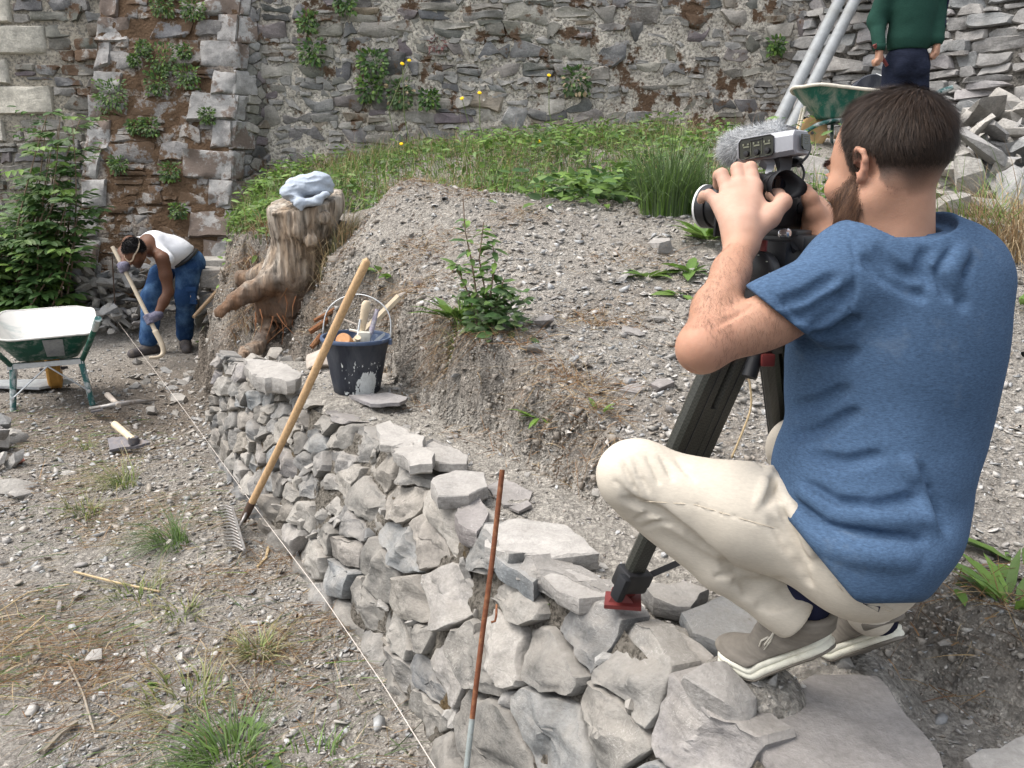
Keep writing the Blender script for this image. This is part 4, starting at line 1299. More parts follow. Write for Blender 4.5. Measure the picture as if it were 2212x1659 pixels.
# ---- broad leaved weeds
def rosette(label, p, n, L, cols, W=.32, up=.5, name='broad_leaf_weed', cat='weed', spread=.03, curl=.35):
    rng = rv
    a = rng.uniform(0, 6.28, n)
    d = np.stack((np.cos(a), np.sin(a), rng.uniform(up - .35, up + .5, n)), 1)
    q = np.asarray(p) + np.stack((np.cos(a) * spread, np.sin(a) * spread, np.zeros(n)), 1) * rng.random(n)[:, None]
    LL = rng.uniform(.6, 1.15, n) * L
    o = plant_obj(name, [leaves(q, d, np.array((0, 0, 1.0)) - d * .4 + rng.normal(size=(n, 3)) * .2, LL, LL * W, tone(rng, n, cols, .2), curl)])
    tag(o, label, cat); return o
for (u, v, n, L, lb, W, up, y0, y1) in (
        (1490, 590, 16, .16, 'low broad leaved weed in bare soil left of the forearm', .4, .5, 2, 6),
        (1400, 600, 14, .13, 'spreading pale leaved weed on the slope above the tripod', .35, .35, 2, 6),
        (1530, 520, 26, .20, 'large dock plant directly below the camera lens', .38, .8, 2, 6),
        (1545, 470, 24, .2, 'dock plant in the shade behind the camera lens', .38, .8, 2.5, 6),
        (1470, 640, 10, .10, 'small dock seedling beside the forearm', .4, .3, 2, 5),
        (985, 690, 18, .17, 'dandelion like rosette at the foot of the tall weed', .26, .9, 2, 5),
        (1165, 905, 14, .085, 'small pale rosette hanging from the cut bank below the roots', .28, .25, 1.8, 4),
        (1300, 890, 4, .05, 'tiny seedling on the cut bank above the knee', .4, 1.2, 1.8, 4),
        (820, 590, 12, .11, 'light green rosette on the bank behind the rake handle', .5, .7, 2.5, 5),
        (845, 600, 14, .08, 'dark rosette beside the light green one behind the rake handle', .5, .6, 2.5, 5),
        (1225, 1310, 12, .035, 'tiny green weed growing between stones by the tripod foot', .5, .6, 1.2, 2),
        (2180, 1310, 16, .12, 'long leaved weed on the bank behind the hip', .2, 1.1, 1.1, 2.4),
        (2205, 1225, 8, .15, 'flat plantain leaves at the right edge beside the shirt', .3, .3, 1.1, 2.4),
        (2060, 1268, 4, .09, 'single pale leaf peeping out beside the shirt hem', .45, .2, 1.1, 2.2),
        (2200, 660, 14, .14, 'dark green dock plant at the right edge beside the shoulder', .35, 1.0, 2, 4.5),
        (1775, 480, 30, .12, 'low green weeds seen between the camera and the beard', .3, .7, 2, 6),
        (540, 1570, 6, .045, 'flat round leaf weed in the yard beside the string', .6, .1, 1, 3),
        (345, 1480, 7, .035, 'small clover weed in the middle of the yard', .6, .3, 1, 3),
        (590, 1640, 8, .05, 'low round leaved weed at the bottom edge of the yard', .55, .3, 1, 3)):
    p = hit(u, v, y0, y1) if u > 640 else atz(u, v, 0)
    rosette(lb, p + (0, 0, .004), n, L, G_FRESH + G_FRESH + G_GREY[:1], W, up)
# tall stalked weed on the mound edge
def tall_weed():
    p0 = hit(1040, 720, 2.2, 5)
    t = thing('tall_weed', 'tall thin stalked weed with scattered leaves on the mound edge', 'weed', p0)
    rng = rv; st = MB(); parts = []
    Y = p0[1]
    for path in ([(1035, 715), (1030, 640), (1018, 560), (1005, 500), (1000, 425)], [(1050, 715), (1050, 640), (1035, 560), (1045, 480)], [(1060, 715), (1075, 640), (1090, 600)], [(1035, 710), (1015, 640), (990, 585), (985, 570)], [(1065, 715), (1058, 650), (1070, 560), (1062, 520)]):
        pts = [at(u, v, Y + .02) for u, v in path]
        pts[0][2] = p0[2] - .01
        st.tube(pts, list(np.linspace(.005, .002, len(pts))), 5)
        for i in range(26):
            s = rng.uniform(.08, 1) ** .9 * (len(pts) - 1); k = min(int(s), len(pts) - 2)
            c = pts[k] + (pts[k + 1] - pts[k]) * (s - k)
            parts.append(leaves([c], dirs(rng, 1, .1), np.array([(0, -.4, 1.0)]), rng.uniform(.035, .075), rng.uniform(.02, .035), tone(rng, 1, G_FRESH + G_DARK[:2], .2)))
    n = 260
    c = hit(1055, 725, 2.2, 5)
    x = c[0] + np.clip(rng.normal(0, .085, 4 * n), -.16, .16); y = c[1] + .04 + np.clip(rng.normal(0, .06, 4 * n), -.1, .12)
    ok = np.where(zones(x, y)[2] > .92)[0][:n]; x, y = x[ok], y[ok]; n = len(x)
    parts.append(leaves(np.stack((x, y, H(x, y) + rng.random(n) * .16), 1), dirs(rng, n, .2), np.array((0, -.3, 1.0)) + rng.normal(size=(n, 3)) * .3, rng.uniform(.03, .07, n), rng.uniform(.02, .04, n), tone(rng, n, G_DARK + G_GREY, .2)))
    V, Fc, C = join(parts); obj('foliage', V, Fc, M['leaf'], t, False, C)
    st.build('stem', M['root'], t)
    g = hit(1000, 700, 2.2, 5)
    grass_tuft('grass tuft growing at the foot of the tall weed', g, 90, .26, G_FRESH, .05, (.2, .7), w=.005)
tall_weed()

# ---- ferns and ivy on the masonry
def wall_tuft(label, u, v, r, mp_hint, n, L, cols, name='fern_tuft', cat='fern', group=None, W=.4):
    rng = rv
    if mp_hint == 'butt':
        t = (at(u, v, 9.5)[2] - .35) / BH
        Y = 9.0 + t * 1.0 - .05
    else: Y = mp_hint
    c = at(u, v, Y)
    p = c + np.stack((np.clip(rng.normal(0, r, n), -1.5 * r, 1.5 * r), rng.uniform(-.05, .02, n), np.clip(rng.normal(0, r, n), -1.5 * r, 1.5 * r)), 1)
    d = norm((p - c) * (1, 1, 1) + np.array((0, -.35 * r - .02, -.35 * r)) + rng.normal(size=(n, 3)) * .3 * r)
    LL = rng.uniform(.6, 1.2, n) * L
    o = plant_obj(name, [leaves(p, d, np.array((0, -1, .5)) + rng.normal(size=(n, 3)) * .35, LL, LL * W, tone(rng, n, cols, .25), .3)])
    tag(o, label, cat, group)
FB = [(347, 128, .10, 'large fern in the middle of the mossy buttress'), (340, 180, .075, 'fern just below the large one on the buttress'), (239, 208, .11, 'long fern hanging on the left quoins of the buttress'),
      (405, 165, .075, 'fern right of the large one on the buttress'), (323, 274, .055, 'fern halfway down the buttress beside a bare stone'), (257, 357, .055, 'fern low on the left side of the buttress'),
      (368, 371, .06, 'fern low in the middle of the buttress'), (448, 250, .045, 'small fern beside the right quoins of the buttress'), (309, 104, .04, 'small fern above the large one on the buttress'),
      (385, 455, .045, 'lowest fern near the foot of the buttress'), (418, 20, .075, 'fern near the top right of the buttress'), (352, 12, .07, 'fern at the top middle of the buttress'),
      (400, 112, .04, 'dry yellowish fern on the upper right of the buttress'), (290, 130, .03, 'tiny fern left of the large one on the buttress'), (290, 275, .04, 'thin fern left of the halfway one')]
for u, v, r, lb in FB: wall_tuft(lb, u, v, r, 'butt', int(90 + 1700 * r), .042, G_FRESH + G_DARK + G_GREY, group='ferns on the buttress', W=.6)
IV = [(805, 140, .10, 'largest dark ivy patch on the tall wall'), (798, 192, .08, 'ivy patch hanging below the largest one'), (864, 202, .09, 'yellowing ivy patch right of the hanging one'), (673, 112, .08, 'narrow ivy strand left on the tall wall'),
      (745, 6, .07, 'ivy patch at the top edge of the picture'), (927, 215, .06, 'thin trailing plant on the tall wall above the grass'), (1246, 175, .09, 'dry twiggy plant under the pale long stone'), (665, 48, .06, 'small ivy strand high on the left of the tall wall'),
      (1676, 100, .05, 'small green tuft on the wall left of the pipes')]
for u, v, r, lb in IV: wall_tuft(lb, u, v, r, 9.93, int(50 + 1100 * r), .055, G_DARK + G_DARK + G_FRESH if 'dry' not in lb and 'yellow' not in lb else G_GREY + STRAW[:1] + G_DARK, 'ivy_patch', 'ivy', 'plants growing on the tall wall', .75)
wall_tuft('reddish weed growing from a joint of the tall wall', 944, 98, .05, 9.93, 60, .05, [(.16, .05, .05), (.12, .06, .05)], 'red_weed', 'weed', None, .3)
# ---- yellow flowers on long stalks
FL = [(884, 131, 'yellow flower highest and leftmost before the tall wall'), (869, 138, 'yellow flower just below the highest one'), (1036, 201, 'large yellow flower in front of the middle of the tall wall'), (1186, 163, 'yellow flower high up right of the middle of the wall'),
      (867, 311, 'yellow flower low above the grass near the stump'), (978, 359, 'orange yellow flower amid the green bank'), (998, 213, 'small yellow flower left of the large one'), (1165, 306, 'yellow flower on a long stalk low at the wall foot'), (1775, 440, 'yellow flower between the camera and the beard')]
def flowers():
    rng = rv
    for u, v, lb in FL:
        Y = rng.uniform(7.0, 7.9) if u < 1500 else 3.2
        c = at(u, v, Y) if u < 1500 else hit(u, v + 22, 2, 6) + (0, 0, .07)
        if u >= 1500: Y = c[1]
        b = np.array((c[0] + rng.normal() * .12, Y + .05, float(H(c[0], Y))))
        t = thing('yellow_flower', lb, 'flower', b, 'yellow flowers on long stalks')
        m = (b + c) / 2 + (rng.normal() * .06, 0, .05)
        MB().tube([b, m, c], [.005, .004, .003], 5).build('stalk', M['leafstalk'], t)
        R = basis(z=np.array((rng.normal() * .2, -.7, .7)))
        r = .019 if Y > 5 else .016
        MB().lathe(c, [(r * .3, -.006), (r, .0), (r * .9, .006), (r * .4, .009)], R, 10).build('flower_head', M['yellow'], t)
flowers()

# ---- dry stalks, roots and raked straw lying about
def litter():
    rng = rv; parts = []
    # yard
    n = 11000
    y = np.exp(rng.uniform(math.log(1.35), math.log(5.5), n)); x = x_base(y) - .02 - rng.random(n) * y * .62
    w = fbm(x * 1.7, y * 1.7, oct=4, seed=77)
    k = rng.random(n) < .22 + 1.5 * sstep(-.05, .4, w)
    x, y = x[k], y[k]; n = len(x)
    a = np.where(rng.random(n) < .6, rng.normal(.45, .5, n), rng.uniform(0, 6.28, n))
    d = np.stack((np.cos(a), np.sin(a), rng.normal(0, .12, n)), 1)
    u = np.stack((np.cos(a + rng.normal(0, .35, n)), np.sin(a + rng.normal(0, .35, n)), rng.uniform(.0, .3, n)), 1)
    L = np.exp(rng.normal(math.log(.07), .55, n))
    p = np.stack((x, y, H(x, y) + .006 + rng.random(n) * .008), 1)
    parts.append(blades(p, d, L, rng.uniform(.0012, .0035, n), tone(rng, n, STRAW + STRAW + BROWN + G_GREY + G_FRESH[:2], .25), .5, u, 3, grav=.12))
    # matted brown roots in patches (yard and mound)
    for (uu, vv, r, m, y0, y1) in ((130, 1440, .20, 420, 1, 4), (470, 1260, .12, 200, 1, 4), (215, 1480, .12, 220, 1, 4), (600, 1420, .08, 150, 1, 4), (640, 1215, .12, 260, 1.5, 4), (690, 1360, .10, 200, 1.5, 4), (330, 1590, .1, 140, 1, 3), (560, 1500, .12, 200, 1, 3),
                                 (905, 545, .16, 500, 3, 6), (890, 400, .12, 260, 4, 6.5), (1010, 420, .12, 200, 4, 6.5), (1300, 700, .10, 260, 2, 5), (1180, 810, .09, 260, 2, 4), (1250, 850, .09, 260, 2, 4), (870, 660, .12, 380, 2.8, 5), (1270, 930, .06, 200, 2, 3.5), (730, 600, .14, 340, 3.5, 6), (1130, 470, .1, 120, 3.5, 6),
                                 (1090, 745, .10, 260, 2.2, 4), (960, 690, .10, 200, 2.5, 4.5), (2120, 1300, .08, 200, 1.2, 2.4), (1380, 560, .12, 140, 3, 5)):
        c = hit(uu, vv, y0, y1) if uu > 640 and vv < 1200 or uu > 2000 else atz(uu, vv, 0)
        x = c[0] + rng.normal(0, r, m); y = c[1] + rng.normal(0, r * .6, m)
        a = rng.uniform(0, 6.28, m)
        d = np.stack((np.cos(a), np.sin(a), rng.normal(0, .3, m)), 1)
        up = norm(d * .8 + rng.normal(size=(m, 3)) * .5 + (0, 0, .25))
        p = np.stack((x, y, H(x, y) + .004 + rng.random(m) * .02), 1)
        parts.append(blades(p, d, rng.uniform(.03, .12, m), rng.uniform(.0012, .0028, m), tone(rng, m, BROWN + STRAW[:2], .25), .6, up, 3, grav=.2))
    # hanging roots along the cut edge of the bank
    m = 2400
    y = rng.uniform(1.7, 5.0, m); xf, xc = ip(_FOOT, y), ip(_CREST, y)
    s = np.clip(rng.normal(.85, .18, m), .3, 1.3); x = xf + (xc - xf) * s
    k = rng.random(m) < sstep(-.15, .3, fbm(y * 2.2, y * 0, oct=2, seed=3)); x, y = x[k], y[k]; m = len(x)
    d = np.stack((rng.normal(-.8, .4, m), rng.normal(-.5, .4, m), rng.normal(-.4, .3, m)), 1)
    p = np.stack((x, y, H(x, y) + .004), 1)
    parts.append(blades(p, norm(d), rng.uniform(.04, .16, m), rng.uniform(.0012, .003, m), tone(rng, m, BROWN + STRAW, .25), .9, norm(d * .5 + rng.normal(size=(m, 3)) * .4 + (0, 0, .5)), 3, grav=.4))
    # mound
    n = 900
    y = rng.uniform(2.6, 5.4, n); x = ip(_CREST, y) + rng.random(n) * 2.6
    a = rng.uniform(0, 6.28, n); d = np.stack((np.cos(a), np.sin(a), np.zeros(n)), 1)
    p = np.stack((x, y, H(x, y) + .008), 1)
    parts.append(blades(p, d, np.exp(rng.normal(math.log(.08), .5, n)), .003, tone(rng, n, STRAW + BROWN, .2), .4, norm(d + (0, 0, .2)), 3, grav=.1))
    o = plant_obj('dry_straw', parts, mat='straw', origin=(0, 0, 0))
    tag(o, 'dry straw, stalks and brown roots lying loose over the soil', None, kind='stuff')
litter()
# a few single stalks one can pick out
def stalk(label, path, r=.004, z=.012, mat='straw_stalk'):
    o = MB().tube([atz(u, v, z) for u, v in path], r, 5).build('dry_stalk', M[mat]); tag(o, label, 'stalk', 'dry stalks on the yard')
stalk('long pale straw stalk across the middle of the yard', [(160, 1235), (250, 1258), (345, 1278)], .0045)
stalk('brown bent stalk running towards the bottom of the yard', [(148, 1430), (180, 1500), (205, 1585)], .004, mat='grey_stalk')
stalk('long thin stalk at the left edge of the yard', [(0, 1320), (60, 1280), (150, 1262)], .0025)
stalk('second thin stalk at the left edge, lower down', [(0, 1410), (50, 1370), (95, 1330)], .003)
stalk('short curved peeling beside the rake head', [(555, 1225), (575, 1205), (580, 1180)], .006)
stalk('reddish stalk left of the straw based grass tuft', [(480, 1410), (520, 1460), (545, 1500)], .003, mat='grey_stalk')
stalk('thick grey twig at the bottom left of the yard', [(92, 1625), (130, 1585), (165, 1560)], .008, mat='grey_stalk')
# ------------------------------------------------------------------ rubble heaps and scattered stones
rk = np.random.default_rng(55)
def heap(name, label, spots, seed, kinds=('rubble', 'block', 'rubble', 'shard', 'slab')):
    """spots: (u, v, Y, count, spread u, spread v, size)"""
    rg = np.random.default_rng(seed)
    c0 = at(*spots[0][:3])
    t = thing(name, label, 'rubble heap', (c0[0], c0[1], float(H(c0[0], c0[1]))))
    for u, v, Y, n, su, sv, size in spots:
        for k in range(n):
            p = at(u + rg.uniform(-su, su), v + rg.uniform(-sv, sv), Y + rg.uniform(-.15, .15))
            s = size * rg.uniform(.6, 1.5)
            kind = kinds[rg.integers(len(kinds))]
            stone(t, p, s, rg, kind, .45, sink=.5)
    return t
# behind the digging man
heap('rubble_heap', 'grey heap of broken stones behind the digging man', [(270, 640, 8.5, 46, 115, 42, .2), (390, 625, 8.5, 34, 60, 55, .22), (180, 645, 8.6, 36, 85, 18, .18), (250, 690, 8.2, 34, 70, 26, .17), (220, 605, 8.8, 26, 80, 20, .2), (430, 660, 8.4, 16, 40, 40, .2), (330, 600, 8.7, 20, 70, 25, .2)], 3)
# at the right edge
rr = heap('rubble_heap', 'heap of large broken slate slabs at the right behind the head', [(2120, 400, 4.6, 34, 90, 60, .22), (2150, 330, 5.1, 36, 80, 50, .25), (2170, 270, 5.5, 26, 70, 30, .28), (2060, 440, 4.4, 12, 50, 40, .22), (2190, 450, 4.3, 14, 60, 40, .24), (2260, 380, 4.8, 16, 50, 90, .3), (2080, 290, 5.5, 12, 50, 40, .26)], 4, ('slab', 'shard', 'slab', 'rubble', 'shard'))
for u, v, Y, s, k, rot in ((2130, 325, 4.75, .62, 'slab', (.5, .35, .45)), (2100, 380, 4.4, .34, 'block', (.3, .2, .3)), (2060, 470, 4.1, .36, 'block', (.9, .1, .4)), (2180, 415, 4.3, .4, 'block', (.8, -.5, 1.0)), (2150, 445, 4.2, .44, 'shard', (.2, .1, .1)), (2085, 265, 5.6, .5, 'slab', (.4, .5, .3)), (2190, 240, 5.9, .5, 'block', (.2, .3, .2)), (2110, 485, 4.05, .4, 'shard', (.1, .05, .2))):
    stone(rr, at(u, v, Y), s, rk, k, sink=.5, rot=rot)
heap('rubble_heap', 'low heap of grey and reddish stones at the left edge of the yard', [(-10, 960, 4.55, 12, 45, 25, .2), (0, 1000, 4.3, 10, 45, 12, .18), (-20, 925, 4.7, 10, 50, 16, .2)], 6)
def single(label, u, v, s, kind='rubble', z=None, y0=1, y1=8, mat=None, rot=None, name='loose_stone', sink=.25):
    p = atz(u, v, z) if z is not None else hit(u, v, y0, y1)
    me = ROCKS[kind][rk.integers(len(ROCKS[kind]))].copy()
    if mat: me.materials.clear(); me.materials.append(M[mat])
    fl = {'rubble': .5, 'block': .62, 'shard': .26, 'slab': .2}[kind]
    o = inst(name, me, None, (p[0], p[1], p[2] + s / 2 * fl * (1 - 2 * sink)), rot if rot is not None else (rk.normal() * .2, rk.normal() * .2, rk.uniform(0, 6.28)), (s / 2,) * 3)
    tag(o, label, 'stone'); return o
single('dark red broken stone at the left edge of the yard', 38, 1002, .13, 'block', 0, mat='red_brick')
single('flat brown stone lying at the left edge below the red one', 30, 1058, .24, 'shard', 0)
single('pale flat stone at the left edge of the yard', 45, 1072, .2, 'shard', 0, mat='pale_slab')
single('big grey stone standing in front of the green barrow wheel', 1755, 385, .42, 'block', None, 3.8, 6, 'pale_slab')
single('pale stone below the rubble heap by the neck', 2060, 510, .24, 'block', None, 3, 5, 'pale_slab')
for lb, u, v, s in (('flat pale slate lying mid slope above the knee', 1365, 722, .14), ('tilted grey stone on the slope right of the tall weed', 1175, 705, .13), ('grey stone standing in the soil beside the pale leaved weed', 1350, 605, .15), ('long white stone on the mound below the grass', 1430, 540, .2),
                    ('white pebble on the middle of the mound', 1125, 545, .075), ('pale stone right of the stump top', 745, 490, .14), ('white stone on the bank left of the weed', 905, 615, .08), ('grey stone half buried above the knee', 1360, 850, .12), ('angular stone on the slope left of the elbow', 1430, 840, .1),
                    ('slanted slate on the slope below the weed', 1150, 760, .12)):
    single(lb, u, v, s, ('shard', 'rubble', 'block')[rk.integers(3)], None, 1.5, 7, ('pale_slab', 'slab_stone')[rk.integers(2)])
for lb, u, v, s in (('white flat stone lying against the string near the wall', 660, 1275, .06), ('pale pebble in the yard left of the rake', 118, 1285, .06), ('blue grey pebble beside the pale one', 168, 1287, .055), ('rounded pale stone below the pebbles', 130, 1312, .08), ('white shard in the middle of the yard', 285, 1490, .07),
                    ('grey stone in the yard left of centre', 205, 1425, .09), ('whitish chunk at the bottom of the yard', 380, 1575, .08), ('long grey stone at the bottom of the yard', 370, 1545, .11)):
    single(lb, u, v, s, ('shard', 'rubble')[rk.integers(2)], 0, mat=('pale_slab', 'slab_stone')[rk.integers(2)])
# block beside the shoe and blocks in the gap beside the buttress
def block(name, label, base, top, mat, cat, seed=0, parent=None, rough=.008):
    """irregular block from two rings of points in the place"""
    rg = np.random.default_rng(seed)
    rings = []
    for f in (0, .08, .5, .92, 1):
        r = [np.array(a) * (1 - f) + np.array(b) * f for a, b in zip(base, top)]
        c = np.mean(r, 0); ins = .93 if f in (0, 1) else 1
        q = []
        m = len(r)
        for i in range(m):
            for g in (.06, .35, .65, .94):
                p = r[i] * (1 - g) + r[(i + 1) % m] * g
                q.append(c + (p - c) * ins + rg.normal(size=3) * rough * (1 if f == .5 else .6))
        rings.append(q)
    m = len(rings[0]); V = [p for r in rings for p in r]
    for s, r in ((.5, rings[-1]), (0, rings[-1])):
        c = np.mean(r, 0)
        V += [c + (p - c) * s + rg.normal(size=3) * rough * .4 for p in (r if s else [r[0]])]
    Fc = [tuple(range(m - 1, -1, -1))]
    for k in range(5):
        for i in range(m):
            Fc.append((k * m + i, k * m + (i + 1) % m, (k + 1) * m + (i + 1) % m, (k + 1) * m + i))
    for i in range(m): Fc.append((5 * m + i, 5 * m + (i + 1) % m, 6 * m))
    mb = MB(); mb.add(V, Fc)
    o = mb.build(name, mat, parent, sharp=35)
    if parent is None: tag(o, label, cat)
    return o
b1 = [atd(1473, 1478, 1.43), atd(1500, 1530, 1.40), atd(1575, 1592, 1.36), atd(1632, 1560, 1.37), atd(1600, 1470, 1.47), atd(1530, 1440, 1.50)]
t1 = [atd(1480, 1455, 1.40), atd(1520, 1432, 1.42), atd(1560, 1418, 1.44), atd(1642, 1503, 1.38), atd(1620, 1560, 1.34), atd(1560, 1520, 1.34)]
def hull_obj(name, label, pts, mat, cat, jit=.004, seed=1, parent=None, cuts=2, rough=.006):
    rg = np.random.default_rng(seed)
    bm = bmesh.new()
    for p in pts: bm.verts.new(np.asarray(p) + rg.normal(size=3) * jit)
    r = bmesh.ops.convex_hull(bm, input=list(bm.verts))
    dead = [g for g in r['geom_interior'] if isinstance(g, bmesh.types.BMVert)]
    if dead: bmesh.ops.delete(bm, geom=dead, context='VERTS')
    bmesh.ops.dissolve_limit(bm, angle_limit=.12, verts=list(bm.verts), edges=list(bm.edges))
    size = max(np.ptp(np.array([v.co[:] for v in bm.verts]), axis=0))
    bmesh.ops.bevel(bm, geom=list(bm.edges), offset=size * .018, segments=1, affect='EDGES')
    bmesh.ops.triangulate(bm, faces=list(bm.faces))
    bmesh.ops.subdivide_edges(bm, edges=[e for e in bm.edges if e.calc_length() > size * .12], cuts=cuts)
    bmesh.ops.recalc_face_normals(bm, faces=list(bm.faces)); bm.normal_update()
    co = np.array([v.co[:] for v in bm.verts]); nr = np.array([v.normal[:] for v in bm.verts])
    f = 2.5 / size
    co = co + nr * (rough * fbm(co[:, 0] * f * 2, co[:, 1] * f * 2, co[:, 2] * f * 2, oct=4, seed=seed))[:, None]
    bm.verts.index_update()
    Fc = [tuple(v.index for v in q.verts) for q in bm.faces]; bm.free()
    o = obj(name, co, Fc, mat, parent, sharp=28)
    if parent is None: tag(o, label, cat)
    return o
hull_obj('stone_block', 'angular grey stone block on the wall in front of the shoe', b1 + t1, M['pale_slab'], 'stone', seed=4, rough=.007)
hull_obj('stone_block', 'long squared stone block behind the digging man', [at(u, v, Y) for u, v, Y in ((432, 582, 7.9), (505, 582, 7.9), (432, 622, 7.9), (505, 625, 7.9), (440, 575, 8.3), (515, 576, 8.3), (440, 618, 8.3), (515, 620, 8.3))], M['rubble_stone'], 'stone', seed=5)
hull_obj('stone_block', 'flat stone block on top of the long one behind the man', [at(u, v, Y) for u, v, Y in ((420, 560, 8.3), (490, 562, 8.3), (420, 580, 8.3), (490, 582, 8.3), (430, 553, 8.7), (500, 555, 8.7), (430, 575, 8.7), (500, 576, 8.7))], M['rubble_stone'], 'stone', seed=6)
hull_obj('stone_block', 'square stone under the long block behind the man', [at(u, v, Y) for u, v, Y in ((430, 630, 7.95), (470, 632, 7.95), (430, 672, 7.95), (470, 672, 7.95), (435, 628, 8.3), (475, 630, 8.3), (435, 668, 8.3), (475, 668, 8.3))], M['rubble_stone'], 'stone', seed=7)
hull_obj('stone_block', 'mossy footing stone at the lower left of the buttress', [at(u, v, Y) for u, v, Y in ((140, 600, 8.85), (238, 610, 8.85), (138, 655, 8.85), (238, 652, 8.85), (150, 590, 9.2), (238, 598, 9.2), (145, 640, 9.2), (238, 640, 9.2))], M['old_quoin'], 'stone', seed=8)
# brick sized stones strewn over the ground: pieces of the ground
for k in range(210):
    y = math.exp(rk.uniform(math.log(1.3), math.log(6.5))); x = y * rk.uniform(-.68, .74)
    xf, xc, t2 = zones(np.array([x]), np.array([y])); t2 = float(t2[0])
    if x > x_base(y) - .06 and x < x_top(y) + .08 and y < 4.6: continue
    if .02 < t2 < .9 and rk.random() < .5: continue
    if t2 >= 1 and y > 5.2: continue
    s = math.exp(rk.normal(math.log(.038), .4)) * (.7 + .18 * y)
    stone(ground, (x, y, float(H(x, y))), s, rk, ('rubble', 'shard', 'shard', 'block')[rk.integers(4)], .25)
# stones and clods lying in the trench by the wall top
for k in range(60):
    y = rk.uniform(1.25, 4.1); f = rk.random()
    x = x_top(y) + .05 + f * (ip(_FOOT, y) - x_top(y) - .02)
    stone(ground, (x, y, float(H(x, y))), rk.uniform(.02, .055), rk, ('rubble', 'shard', 'shard')[rk.integers(3)], .25)
# soil heaped in the dig
for k in range(46):
    u, v = rk.uniform(290, 470), rk.uniform(770, 880)
    p = atz(u, v, 0.0); p[2] = float(H(p[0], p[1]))
    stone(ground, p, rk.uniform(.06, .17), rk, ('rubble', 'shard')[rk.integers(2)], .3)
